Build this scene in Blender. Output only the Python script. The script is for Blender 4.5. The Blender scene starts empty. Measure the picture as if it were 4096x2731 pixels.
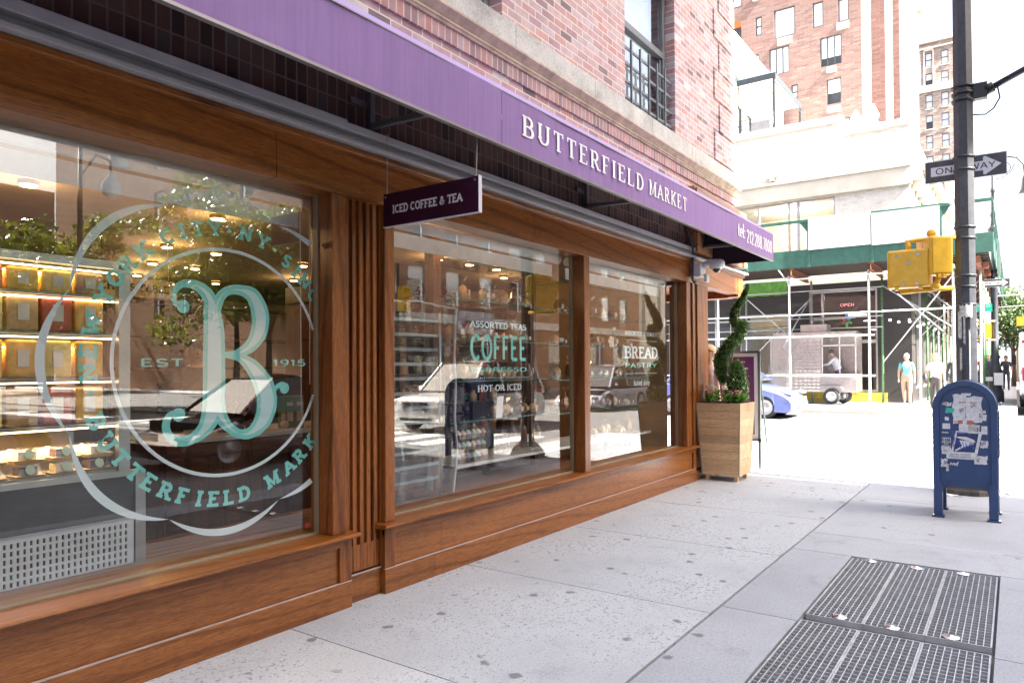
import bpy, math, random
from math import sin, cos, pi, radians, hypot, atan2, sqrt
from mathutils import Vector, Matrix
R = random.Random(7)
SC = bpy.context.scene
COL = SC.collection
# ------------------------------------------------------------------ camera
cd = bpy.data.cameras.new("camera"); cam = bpy.data.objects.new("camera", cd); COL.objects.link(cam)
cd.sensor_width = 36.0; cd.lens = 25.02; cd.shift_y = 0.0162; cd.clip_start = 0.05; cd.clip_end = 3000
CR = [[0.5776729659588188, -0.8162469079557703, -0.005910131384818424], [-0.00747870283536836, -0.01253266171687823, 0.9998934950254406], [-0.8162340432769524, -0.5775672407979306, -0.013344247930237065]]
cam.matrix_world = Matrix(((CR[0][0], CR[1][0], CR[2][0], 0), (CR[0][1], CR[1][1], CR[2][1], 0), (CR[0][2], CR[1][2], CR[2][2], 1.5), (0, 0, 0, 1)))
SC.camera = cam
# ------------------------------------------------------------------ world, sun, exposure
SUN_EL, SUN_AZ = radians(43), radians(4.5)
W = bpy.data.worlds.new("World"); SC.world = W; W.use_nodes = True
wn = W.node_tree; bg = wn.nodes["Background"]
sky = wn.nodes.new("ShaderNodeTexSky"); sky.sky_type = 'NISHITA'; sky.sun_disc = False
sky.sun_elevation = SUN_EL; sky.sun_rotation = pi + SUN_AZ; sky.air_density = 1.0; sky.dust_density = 9.0; sky.ozone_density = 1.0
hz = wn.nodes.new("ShaderNodeMix"); hz.data_type = 'RGBA'; hz.inputs[0].default_value = .55; hz.inputs[7].default_value = (2.45, 2.6, 2.9, 1)   # thin bright high cloud
wn.links.new(sky.outputs[0], hz.inputs[6]); wn.links.new(hz.outputs[2], bg.inputs[0]); bg.inputs[1].default_value = 0.075
sl = bpy.data.lights.new("sun", 'SUN'); sl.energy = 5.0; sl.angle = radians(0.6); sl.color = (1.0, 0.93, 0.82)
so = bpy.data.objects.new("sun", sl); COL.objects.link(so)
d = Vector((sin(SUN_AZ) * cos(SUN_EL), cos(SUN_AZ) * cos(SUN_EL), -sin(SUN_EL)))
so.rotation_euler = d.to_track_quat('-Z', 'Y').to_euler(); so.location = (0, -60, 60)
SC.view_settings.view_transform = 'Standard'; SC.view_settings.look = 'None'; SC.view_settings.gamma = 1.0
SC.view_settings.exposure = 3.55
SC.render.engine = 'CYCLES'
cy = SC.cycles; cy.use_denoising = True; cy.max_bounces = 8; cy.diffuse_bounces = 4; cy.glossy_bounces = 4; cy.transmission_bounces = 6
cy.transparent_max_bounces = 12; cy.sample_clamp_indirect = 6.0; cy.caustics_reflective = False; cy.caustics_refractive = False
# ------------------------------------------------------------------ materials
MATS = {}
def nodes(m):
    m.use_nodes = True; nt = m.node_tree
    return nt, nt.nodes["Principled BSDF"]
def mix(nt, a, b, f, bt='MIX'):
    n = nt.nodes.new("ShaderNodeMix"); n.data_type = 'RGBA'; n.blend_type = bt
    for i, v in ((0, f), (6, a), (7, b)):
        if hasattr(v, 'type') and hasattr(v, 'is_linked'): nt.links.new(v, n.inputs[i])
        else: n.inputs[i].default_value = v if i == 0 else (*v, 1)
    return n.outputs[2]
def ramp(nt, src, stops):
    n = nt.nodes.new("ShaderNodeValToRGB"); e = n.color_ramp.elements
    while len(e) < len(stops): e.new(0.5)
    for el, (p, c) in zip(e, stops):
        el.position = p; el.color = (*c, 1) if len(c) == 3 else c
    nt.links.new(src, n.inputs[0]); return n.outputs[0]
def coords(nt, scale=(1, 1, 1), kind="Object", rot=(0, 0, 0)):
    t = nt.nodes.new("ShaderNodeTexCoord"); m = nt.nodes.new("ShaderNodeMapping")
    m.inputs[3].default_value = scale; m.inputs[2].default_value = rot
    if kind == "World":
        g = nt.nodes.new("ShaderNodeNewGeometry"); nt.links.new(g.outputs[0], m.inputs[0])
    else: nt.links.new(t.outputs[kind], m.inputs[0])
    return m.outputs[0]
def noise(nt, vec, scale=5, detail=4, rough=.55, dist=0):
    n = nt.nodes.new("ShaderNodeTexNoise"); n.inputs["Scale"].default_value = scale; n.inputs["Detail"].default_value = detail
    n.inputs["Roughness"].default_value = rough; n.inputs["Distortion"].default_value = dist
    nt.links.new(vec, n.inputs[0]); return n.outputs[0]
def bump(nt, bs, h, strength=.3, dist=.01):
    n = nt.nodes.new("ShaderNodeBump"); n.inputs[0].default_value = strength; n.inputs[1].default_value = dist
    nt.links.new(h, n.inputs["Height"]); nt.links.new(n.outputs[0], bs.inputs["Normal"])
def M(name, col, rough=.6, metal=0.0, var=.12, vs=6.0, bmp=0.0, emit=None, es=1.0, spec=None, coat=0, alpha=None):
    if name in MATS: return MATS[name]
    m = bpy.data.materials.new(name); nt, bs = nodes(m); MATS[name] = m
    bs.inputs["Roughness"].default_value = rough; bs.inputs["Metallic"].default_value = metal
    if coat: bs.inputs["Coat Weight"].default_value = coat; bs.inputs["Coat Roughness"].default_value = .08
    if spec is not None: bs.inputs["Specular IOR Level"].default_value = spec
    if var:
        v = coords(nt, kind="World"); n = noise(nt, v, vs, 5, .6)
        c0 = tuple(max(0, x * (1 - var)) for x in col); c1 = tuple(min(1, x * (1 + var)) for x in col)
        o = ramp(nt, n, [(.3, c0), (.7, c1)]); nt.links.new(o, bs.inputs["Base Color"])
        if bmp: bump(nt, bs, noise(nt, v, vs * 8, 3), bmp, .003)
    else: bs.inputs["Base Color"].default_value = (*col, 1)
    if emit: bs.inputs["Emission Color"].default_value = (*emit, 1); bs.inputs["Emission Strength"].default_value = es
    if alpha is not None: bs.inputs["Alpha"].default_value = alpha
    return m
def wood(name, dark, mid, light, axis='x', rough=.28, gs=1.0, spec=.5, wvs=.85, bv=.12):
    if name in MATS: return MATS[name]
    m = bpy.data.materials.new(name); nt, bs = nodes(m); MATS[name] = m
    s = {'x': (1.0 * gs, 13 * gs, 13 * gs), 'z': (13 * gs, 13 * gs, 1.0 * gs), 'y': (13 * gs, 1.0 * gs, 13 * gs)}[axis]
    v = coords(nt, s, "World")
    big = noise(nt, coords(nt, tuple(x * .16 for x in s), "World"), 1.2, 3, .5, 1.5)
    fine = noise(nt, v, 9.0, 9, .72, .35)
    wv = nt.nodes.new("ShaderNodeTexWave"); wv.wave_type = 'BANDS'; wv.bands_direction = 'DIAGONAL'
    nt.links.new(coords(nt, tuple(x * .33 for x in s), "World"), wv.inputs[0]); wv.inputs["Scale"].default_value = 1.1
    wv.inputs["Distortion"].default_value = 9; wv.inputs["Detail"].default_value = 4; wv.inputs["Detail Scale"].default_value = .7
    c = ramp(nt, fine, [(.32, dark), (.52, mid), (.72, light)])
    g2 = ramp(nt, wv.outputs[0], [(.0, (.52, .46, .42)), (.22, (1, 1, 1)), (1, (1.0, 1.0, 1.0))])
    c = mix(nt, c, g2, wvs, 'MULTIPLY'); gi = nt.nodes.new('ShaderNodeNewGeometry'); c = mix(nt, c, ramp(nt, gi.outputs['Random Per Island'], [(0, (1 - bv,) * 3), (1, (1 + bv * .7,) * 3)]), 1, 'MULTIPLY')
    pore = noise(nt, coords(nt, tuple(x * (3.2 if x > 5 * gs else 2.0) for x in s), "World"), 9, 3, .6)
    c = mix(nt, c, ramp(nt, pore, [(.36, (.5, .42, .36)), (.47, (1, 1, 1))]), .8, 'MULTIPLY')
    b2 = ramp(nt, big, [(.3, (.72, .68, .64)), (.7, (1.15, 1.12, 1.1))])
    c = mix(nt, c, b2, .8, 'MULTIPLY')
    nt.links.new(c, bs.inputs["Base Color"])
    bs.inputs["Roughness"].default_value = rough; bs.inputs["Specular IOR Level"].default_value = spec
    bump(nt, bs, fine, .12, .002)
    return m
def brick(name, stops, mortar, swap=False, bw=.215, bh=.0738, ms=.006, plane='x', rough=.8, ox=0.0, oz=0.0, dirt=.25):
    if name in MATS: return MATS[name]
    m = bpy.data.materials.new(name); nt, bs = nodes(m); MATS[name] = m
    g = nt.nodes.new("ShaderNodeNewGeometry"); sp = nt.nodes.new("ShaderNodeSeparateXYZ"); nt.links.new(g.outputs[0], sp.inputs[0])
    cb = nt.nodes.new("ShaderNodeCombineXYZ")
    a = sp.outputs[0] if plane == 'x' else sp.outputs[1]
    ad = nt.nodes.new("ShaderNodeMath"); ad.inputs[1].default_value = ox; nt.links.new(a, ad.inputs[0])
    az = nt.nodes.new("ShaderNodeMath"); az.inputs[1].default_value = oz; nt.links.new(sp.outputs[2], az.inputs[0])
    nt.links.new(ad.outputs[0], cb.inputs[1 if swap else 0]); nt.links.new(az.outputs[0], cb.inputs[0 if swap else 1])
    b = nt.nodes.new("ShaderNodeTexBrick"); nt.links.new(cb.outputs[0], b.inputs[0])
    b.inputs["Color1"].default_value = (0, 0, 0, 1); b.inputs["Color2"].default_value = (1, 1, 1, 1); b.inputs["Mortar"].default_value = (.5, .5, .5, 1)
    b.inputs["Scale"].default_value = 1; b.inputs["Mortar Size"].default_value = ms; b.inputs["Mortar Smooth"].default_value = .15
    b.inputs["Brick Width"].default_value = bw; b.inputs["Row Height"].default_value = bh; b.offset = .5
    if swap: b.offset = 0
    c = ramp(nt, b.outputs[0], stops)
    n = noise(nt, g.outputs[0], 9, 6, .65); c = mix(nt, c, ramp(nt, n, [(.3, (1 - dirt,) * 3), (.7, (1.1,) * 3)]), 1.0, 'MULTIPLY')
    c = mix(nt, c, mortar, b.outputs[1])
    nt.links.new(c, bs.inputs["Base Color"]); bs.inputs["Roughness"].default_value = rough
    inv = nt.nodes.new("ShaderNodeMath"); inv.operation = 'SUBTRACT'; inv.inputs[0].default_value = 1; nt.links.new(b.outputs[1], inv.inputs[1])
    ad2 = nt.nodes.new("ShaderNodeMath"); ad2.operation = 'MULTIPLY_ADD'; ad2.inputs[1].default_value = .35
    nt.links.new(noise(nt, g.outputs[0], 60, 4), ad2.inputs[0]); nt.links.new(inv.outputs[0], ad2.inputs[2])
    bump(nt, bs, ad2.outputs[0], .7, .006)
    return m
def glass(name, tint=(.93, .97, .96), ior=1.5, refl=(1, 1, 1), rough=0.0):
    if name in MATS: return MATS[name]
    m = bpy.data.materials.new(name); m.use_nodes = True; nt = m.node_tree; MATS[name] = m
    nt.nodes.remove(nt.nodes["Principled BSDF"]); out = nt.nodes["Material Output"]
    tr = nt.nodes.new("ShaderNodeBsdfTransparent"); tr.inputs[0].default_value = (*tint, 1)
    gl = nt.nodes.new("ShaderNodeBsdfGlossy"); gl.inputs[0].default_value = (*refl, 1); gl.inputs["Roughness"].default_value = rough
    fr = nt.nodes.new("ShaderNodeFresnel"); fr.inputs[0].default_value = ior
    g = nt.nodes.new("ShaderNodeNewGeometry"); mx = nt.nodes.new("ShaderNodeMixShader")
    ma = nt.nodes.new("ShaderNodeMath"); ma.operation = 'MULTIPLY_ADD'; ma.inputs[1].default_value = 1 / ior - ior; ma.inputs[2].default_value = ior
    nt.links.new(g.outputs["Backfacing"], ma.inputs[0]); nt.links.new(ma.outputs[0], fr.inputs[0])
    nt.links.new(fr.outputs[0], mx.inputs[0]); nt.links.new(tr.outputs[0], mx.inputs[1]); nt.links.new(gl.outputs[0], mx.inputs[2])
    nt.links.new(mx.outputs[0], out.inputs[0])
    return m
# ------------------------------------------------------------------ mesh builder and object helpers
class B:
    def __init__(s): s.v = []; s.f = []; s.mi = []; s.cur = 0; s.sm = []; s.smooth = False
    def add(s, vs, fs):
        o = len(s.v); s.v += [tuple(x) for x in vs]
        for f in fs: s.f.append(tuple(i + o for i in f)); s.mi.append(s.cur); s.sm.append(s.smooth)
        return s
    def box(s, x0, x1, y0, y1, z0, z1):
        x0, x1 = sorted((x0, x1)); y0, y1 = sorted((y0, y1)); z0, z1 = sorted((z0, z1))
        return s.add([(x0, y0, z0), (x1, y0, z0), (x1, y1, z0), (x0, y1, z0), (x0, y0, z1), (x1, y0, z1), (x1, y1, z1), (x0, y1, z1)],
                     [(0, 3, 2, 1), (4, 5, 6, 7), (0, 1, 5, 4), (1, 2, 6, 5), (2, 3, 7, 6), (3, 0, 4, 7)])
    def quad(s, a, b, c, d): return s.add([a, b, c, d], [(0, 1, 2, 3)])
    def poly(s, ps): return s.add(ps, [tuple(range(len(ps)))])
    def tube(s, pts, r, n=8, cap=True):
        pts = [Vector(p) for p in pts]; rs = r if isinstance(r, (list, tuple)) else [r] * len(pts)
        vs = []; up = None
        for i, p in enumerate(pts):
            t = (pts[min(i + 1, len(pts) - 1)] - pts[max(i - 1, 0)]).normalized()
            if up is None: up = t.orthogonal().normalized()
            up = (up - t * up.dot(t)).normalized(); w = t.cross(up)
            vs += [p + (up * cos(2 * pi * k / n) + w * sin(2 * pi * k / n)) * rs[i] for k in range(n)]
        fs = [(i * n + k, i * n + (k + 1) % n, (i + 1) * n + (k + 1) % n, (i + 1) * n + k) for i in range(len(pts) - 1) for k in range(n)]
        sm = s.smooth; s.smooth = n > 6; s.add(vs, fs)
        if cap:
            o = len(s.v) - len(vs); s.smooth = False
            s.f.append(tuple(o + k for k in reversed(range(n)))); s.f.append(tuple(o + (len(pts) - 1) * n + k for k in range(n)))
            s.mi += [s.cur] * 2; s.sm += [False] * 2
        s.smooth = sm; return s
    def bar(s, a, b, w, h):   # rectangular bar from a to b
        a, b = Vector(a), Vector(b); t = (b - a).normalized(); u = Vector((0, 0, 1))
        if abs(t.z) > .95: u = Vector((1, 0, 0))
        x = t.cross(u).normalized(); y = x.cross(t).normalized()
        q = [x * w / 2 * i + y * h / 2 * j for i, j in ((-1, -1), (1, -1), (1, 1), (-1, 1))]
        return s.add([a + e for e in q] + [b + e for e in q], [(3, 2, 1, 0), (4, 5, 6, 7), (0, 1, 5, 4), (1, 2, 6, 5), (2, 3, 7, 6), (3, 0, 4, 7)])
    def lathe(s, prof, c=(0, 0, 0), n=16, a0=0, axis='z'):
        vs = []; sm = s.smooth; s.smooth = True
        for r, z in prof:
            for k in range(n):
                a = 2 * pi * (k + a0) / n; p = (r * cos(a), r * sin(a), z)
                if axis == 'y': p = (p[0], p[2], p[1])
                if axis == 'x': p = (p[2], p[0], p[1])
                vs.append((p[0] + c[0], p[1] + c[1], p[2] + c[2]))
        m = len(prof)
        s.add(vs, [(i * n + k, i * n + (k + 1) % n, (i + 1) * n + (k + 1) % n, (i + 1) * n + k) for i in range(m - 1) for k in range(n)])
        s.smooth = sm; return s
    def ball(s, c, r, n=10, sq=(1, 1, 1)):
        m = n // 2 + 1; vs = []
        for i in range(m + 1):
            t = pi * i / m
            for k in range(n): a = 2 * pi * k / n; vs.append((c[0] + r * sq[0] * sin(t) * cos(a), c[1] + r * sq[1] * sin(t) * sin(a), c[2] + r * sq[2] * cos(t)))
        sm = s.smooth; s.smooth = True
        s.add(vs, [(i * n + k, (i + 1) * n + k, (i + 1) * n + (k + 1) % n, i * n + (k + 1) % n) for i in range(m) for k in range(n)]); s.smooth = sm
        return s
    def prism(s, ps, vec):    # polygon swept by vec
        n = len(ps); q = [tuple(a + b for a, b in zip(p, vec)) for p in ps]
        return s.add(list(ps) + q, [tuple(range(n)), tuple(reversed(range(n, 2 * n)))] + [(i, i + n, (i + 1) % n + n, (i + 1) % n) for i in range(n)])
def obj(name, b, mat, parent=None, world=True, bevel=0, label=None):
    me = bpy.data.meshes.new(name); off = Vector((0, 0, 0))
    if parent is not None and world:
        p = parent
        while p is not None: off += Vector(p.location); p = p.parent
    me.from_pydata([(x - off.x, y - off.y, z - off.z) for x, y, z in b.v], [], b.f)
    ms = mat if isinstance(mat, (list, tuple)) else [mat]
    for m in ms: me.materials.append(m)
    me.polygons.foreach_set("material_index", b.mi); me.polygons.foreach_set("use_smooth", b.sm)
    me.update()
    o = bpy.data.objects.new(name, me); COL.objects.link(o)
    if parent is not None: o.parent = parent
    if bevel:
        md = o.modifiers.new("bevel", 'BEVEL'); md.width = bevel; md.segments = 2; md.limit_method = 'ANGLE'; md.angle_limit = radians(50)
    if label: o["label"] = label
    return o
def tag(o, label, cat, group=None, kind=None):
    if label: o["label"] = label
    if cat: o["category"] = cat
    if group: o["group"] = group
    if kind: o["kind"] = kind
    return o
def T(name, label, cat, loc=(0, 0, 0), rz=0, group=None):
    o = bpy.data.objects.new(name, None); COL.objects.link(o); o.location = loc; o.rotation_euler = (0, 0, rz); o.empty_display_size = .1
    return tag(o, label, cat, group)
def struct(name, b, mat): return tag(obj(name, b, mat), None, None, kind="structure")
def dup(root, loc, rz=0, label=None, parent=None):
    def rec(o, par):
        c = o.copy(); COL.objects.link(c); c.parent = par
        for ch in [x for x in KIDS.get(o.name, [])]: rec(ch, c)
        return c
    KIDS = {}
    for x in bpy.data.objects:
        if x.parent: KIDS.setdefault(x.parent.name, []).append(x)
    c = rec(root, parent); c.location = loc; c.rotation_euler = (0, 0, rz)
    if label: c["label"] = label
    return c
def holes(b, mp, u0, u1, v0, v1, hs, depth):
    """flat wall with rectangular openings; mp(u,v,d) -> point, d grows into the wall"""
    us = sorted({u0, u1, *[h[0] for h in hs], *[h[1] for h in hs]}); vs = sorted({v0, v1, *[h[2] for h in hs], *[h[3] for h in hs]})
    us = [u for u in us if u0 <= u <= u1]; vs = [v for v in vs if v0 <= v <= v1]
    for i in range(len(us) - 1):
        for j in range(len(vs) - 1):
            cu, cv = (us[i] + us[i + 1]) / 2, (vs[j] + vs[j + 1]) / 2
            if any(h[0] < cu < h[1] and h[2] < cv < h[3] for h in hs): continue
            b.quad(mp(us[i], vs[j], 0), mp(us[i + 1], vs[j], 0), mp(us[i + 1], vs[j + 1], 0), mp(us[i], vs[j + 1], 0))
    for a0, a1, c0, c1 in hs:
        for p, q in (((a0, c0), (a1, c0)), ((a1, c0), (a1, c1)), ((a1, c1), (a0, c1)), ((a0, c1), (a0, c0))):
            b.quad(mp(*p, 0), mp(*q, 0), mp(*q, depth), mp(*p, depth))
# ------------------------------------------------------------------ stroke lettering
def arc(cx, cy, rx, ry, a0, a1, n=9): return [(cx + rx * cos(radians(a0 + (a1 - a0) * i / n)), cy + ry * sin(radians(a0 + (a1 - a0) * i / n))) for i in range(n + 1)]
GL = {
 'A': (.86, [[(.04, 0), (.43, 1)], [(.43, 1), (.82, 0)], [(.18, .34), (.68, .34)]], [(.04, 0), (.82, 0)]),
 'B': (.78, [[(.14, 0), (.14, 1)], [(.14, 1), (.4, 1)] + arc(.4, .76, .24, .24, 90, -90) + [(.14, .52)], [(.14, .52), (.42, .52)] + arc(.42, .26, .28, .26, 90, -90) + [(.14, 0)]], [(.12, 0), (.12, 1)]),
 'C': (.82, [arc(.46, .5, .38, .5, 48, 312, 16)], []),
 'D': (.84, [[(.14, 0), (.14, 1)], [(.14, 1), (.36, 1)] + arc(.36, .5, .4, .5, 90, -90, 14) + [(.14, 0)]], [(.12, 0), (.12, 1)]),
 'E': (.72, [[(.14, 0), (.14, 1)], [(.14, 1), (.62, 1)], [(.14, .52), (.52, .52)], [(.14, 0), (.64, 0)]], [(.12, 0), (.12, 1), '|.62,.9', '|.64,.1']),
 'F': (.68, [[(.14, 0), (.14, 1)], [(.14, 1), (.6, 1)], [(.14, .5), (.5, .5)]], [(.14, 0), (.12, 1), '|.6,.9']),
 'G': (.86, [arc(.46, .5, .38, .5, 48, 330, 16), [(.8, .42), (.8, .1)]], [(.76, .46)]),
 'H': (.9, [[(.14, 0), (.14, 1)], [(.76, 0), (.76, 1)], [(.14, .5), (.76, .5)]], [(.14, 0), (.14, 1), (.76, 0), (.76, 1)]),
 'I': (.36, [[(.18, 0), (.18, 1)]], [(.18, 0), (.18, 1)]),
 'J': (.56, [[(.4, 1), (.4, .2)] + arc(.22, .2, .18, .2, 0, -160, 6)], [(.4, 1)]),
 'K': (.86, [[(.14, 0), (.14, 1)], [(.72, 1), (.16, .42)], [(.32, .56), (.76, 0)]], [(.14, 0), (.14, 1), (.72, 1), (.76, 0)]),
 'L': (.7, [[(.14, 0), (.14, 1)], [(.14, 0), (.62, 0)]], [(.14, 1), (.12, 0), '|.62,.1']),
 'M': (1.06, [[(.14, 0), (.14, 1)], [(.14, 1), (.53, .1), (.92, 1)], [(.92, 1), (.92, 0)]], [(.12, 0), (.08, 1), (.94, 0), (.98, 1)]),
 'N': (.92, [[(.14, 0), (.14, 1)], [(.14, 1), (.78, 0)], [(.78, 0), (.78, 1)]], [(.12, 0), (.08, 1), (.78, 1)]),
 'O': (.92, [arc(.46, .5, .38, .5, 0, 360, 22)], []),
 'P': (.74, [[(.14, 0), (.14, 1)], [(.14, 1), (.4, 1)] + arc(.4, .74, .26, .26, 90, -90) + [(.14, .48)]], [(.14, 0), (.12, 1)]),
 'R': (.84, [[(.14, 0), (.14, 1)], [(.14, 1), (.4, 1)] + arc(.4, .75, .24, .25, 90, -90) + [(.14, .5)], [(.4, .5), (.72, 0)]], [(.14, 0), (.12, 1), (.76, 0)]),
 'S': (.7, [arc(.36, .74, .25, .26, 30, 250, 10) + arc(.34, .26, .27, .26, 80, -150, 12)], []),
 'T': (.8, [[(.4, 0), (.4, 1)], [(.06, 1), (.74, 1)]], [(.4, 0), '|.06,.88', '|.74,.88']),
 'U': (.88, [[(.14, 1), (.14, .32)] + arc(.44, .32, .3, .32, 180, 360, 10) + [(.74, 1)]], [(.14, 1), (.74, 1)]),
 'V': (.84, [[(.04, 1), (.42, 0)], [(.42, 0), (.8, 1)]], [(.04, 1), (.8, 1)]),
 'W': (1.14, [[(.06, 1), (.32, 0)], [(.32, 0), (.57, .9)], [(.57, .9), (.82, 0)], [(.82, 0), (1.08, 1)]], [(.06, 1), (1.08, 1)]),
 'X': (.84, [[(.1, 0), (.74, 1)], [(.1, 1), (.74, 0)]], []),
 'Y': (.84, [[(.42, 0), (.42, .45)], [(.06, 1), (.42, .45)], [(.42, .45), (.78, 1)]], [(.42, 0), (.06, 1), (.78, 1)]),
 'Z': (.74, [[(.1, 1), (.64, 1)], [(.64, 1), (.1, 0)], [(.1, 0), (.66, 0)]], []),
 '&': (.9, [[(.8, .5), (.62, .16)] + arc(.36, .24, .28, .24, -20, -240, 10) + [(.5, .66)] + arc(.4, .8, .15, .18, -30, 220, 8) + [(.3, .62), (.78, 0)]], []),
 '0': (.72, [arc(.36, .5, .27, .5, 0, 360, 20)], []),
 '1': (.46, [[(.08, .8), (.26, 1)], [(.26, 1), (.26, 0)]], [(.26, 0)]),
 '2': (.68, [arc(.34, .72, .25, .28, 170, -30, 9) + [(.08, 0)], [(.08, 0), (.62, 0)]], []),
 '5': (.68, [[(.58, 1), (.16, 1)], [(.16, 1), (.13, .55)] + arc(.32, .32, .27, .32, 120, -150, 12)], []),
 '7': (.64, [[(.06, 1), (.6, 1)], [(.6, 1), (.26, 0)]], ['|.06,.9']),
 '8': (.68, [arc(.34, .75, .21, .25, 0, 360, 14), arc(.34, .26, .26, .26, 0, 360, 16)], []),
 '9': (.68, [arc(.34, .7, .25, .3, 0, 360, 16), [(.59, .7), (.52, .25), (.24, 0)]], []),
 '.': (.28, [[(.14, 0), (.14, .08)]], []), ',': (.28, [[(.16, .08), (.08, -.16)]], []), ':': (.3, [[(.14, .02), (.14, .1)], [(.14, .5), (.14, .58)]], []),
 "'": (.26, [[(.13, 1), (.1, .78)]], []), '-': (.5, [[(.06, .45), (.4, .45)]], []), '*': (.4, [[(.1, .45), (.3, .45)], [(.1, .52), (.3, .52)]], []),
 'a': (.62, [arc(.28, .28, .22, .28, 0, 360, 12), [(.5, .56), (.5, 0), (.6, .03)]], []), 'b': (.6, [[(.12, 1), (.12, .1)], arc(.32, .28, .2, .28, 0, 360, 12)], []),
 'c': (.52, [arc(.3, .28, .22, .28, 50, 310, 10)], []),
 'd': (.64, [arc(.28, .28, .22, .28, 0, 360, 12), [(.5, 1), (.5, 0), (.6, .03)]], []), 'e': (.54, [[(.08, .28), (.48, .3)] + arc(.28, .3, .2, .27, 0, 300, 12)], []),
 'f': (.42, [[(.42, .95), (.3, 1), (.22, .88), (.22, 0)], [(.06, .56), (.4, .56)]], []), 'g': (.6, [arc(.28, .28, .22, .28, 0, 360, 12), [(.5, .56), (.5, -.1)] + arc(.3, -.1, .2, .2, 0, -160, 6)], []),
 'h': (.6, [[(.12, 1), (.12, 0)], [(.12, .3)] + arc(.3, .34, .18, .22, 150, 0, 6) + [(.48, 0)]], []),
 'i': (.28, [[(.14, .56), (.14, 0)], [(.14, .78), (.14, .86)]], []), 'k': (.56, [[(.12, 1), (.12, 0)], [(.46, .56), (.14, .26)], [(.22, .34), (.5, 0)]], []),
 'l': (.28, [[(.12, 1), (.12, .1), (.24, 0)]], []), 'm': (.9, [[(.12, .56), (.12, 0)], [(.12, .34)] + arc(.28, .38, .16, .18, 150, 0, 5) + [(.44, 0)], [(.44, .34)] + arc(.6, .38, .16, .18, 150, 0, 5) + [(.76, 0)]], []),
 'n': (.6, [[(.12, .56), (.12, 0)], [(.12, .3)] + arc(.3, .34, .18, .22, 150, 0, 6) + [(.48, 0)]], []), 'o': (.6, [arc(.3, .28, .22, .28, 0, 360, 14)], []),
 'p': (.6, [[(.12, .56), (.12, -.3)], arc(.32, .28, .2, .28, 0, 360, 12)], []), 'r': (.42, [[(.12, .56), (.12, 0)], [(.12, .34)] + arc(.28, .36, .16, .2, 150, 60, 4)], []),
 's': (.48, [arc(.26, .42, .15, .14, 40, 250, 7) + arc(.24, .14, .16, .14, 80, -150, 8)], []), 't': (.4, [[(.2, .85), (.2, .12), (.34, 0)], [(.04, .56), (.36, .56)]], []),
 'u': (.6, [[(.1, .56), (.1, .2)] + arc(.29, .2, .19, .2, 180, 350, 6) + [(.48, .56)], [(.48, .3), (.48, 0)]], []), 'v': (.52, [[(.04, .56), (.26, 0), (.48, .56)]], []),
 'y': (.54, [[(.06, .56), (.28, 0)], [(.5, .56), (.16, -.32)]], []), 'z': (.5, [[(.06, .56), (.42, .56), (.06, 0), (.44, 0)]], []),
}
def strip(pts, ws):
    """outline of a stroke as left/right vertex pairs"""
    L = []; n = len(pts); closed = n > 4 and hypot(pts[0][0] - pts[-1][0], pts[0][1] - pts[-1][1]) < 1e-6
    for i in range(n):
        a = pts[i - 1] if i > 0 else (pts[-2] if closed else pts[0]); c = pts[i + 1] if i < n - 1 else (pts[1] if closed else pts[-1]); p = pts[i]
        t1 = (p[0] - a[0], p[1] - a[1]); t2 = (c[0] - p[0], c[1] - p[1])
        l1 = hypot(*t1) or 1; l2 = hypot(*t2) or 1; u1 = (t1[0] / l1, t1[1] / l1); u2 = (t2[0] / l2, t2[1] / l2)
        if not closed and i == 0: u1 = u2
        if not closed and i == n - 1: u2 = u1
        t = (u1[0] + u2[0], u1[1] + u2[1]); l = hypot(*t) or 1; t = (t[0] / l, t[1] / l)
        cs = max(.55, t[0] * u1[0] + t[1] * u1[1]); w = ws[i] / 2 / cs
        L.append(((p[0] - t[1] * w, p[1] + t[0] * w), (p[0] + t[1] * w, p[1] - t[0] * w)))
    return L
def text_width(s, sp=.1): return sum(GL[c][0] + sp if c in GL else .42 for c in s) - sp
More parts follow.
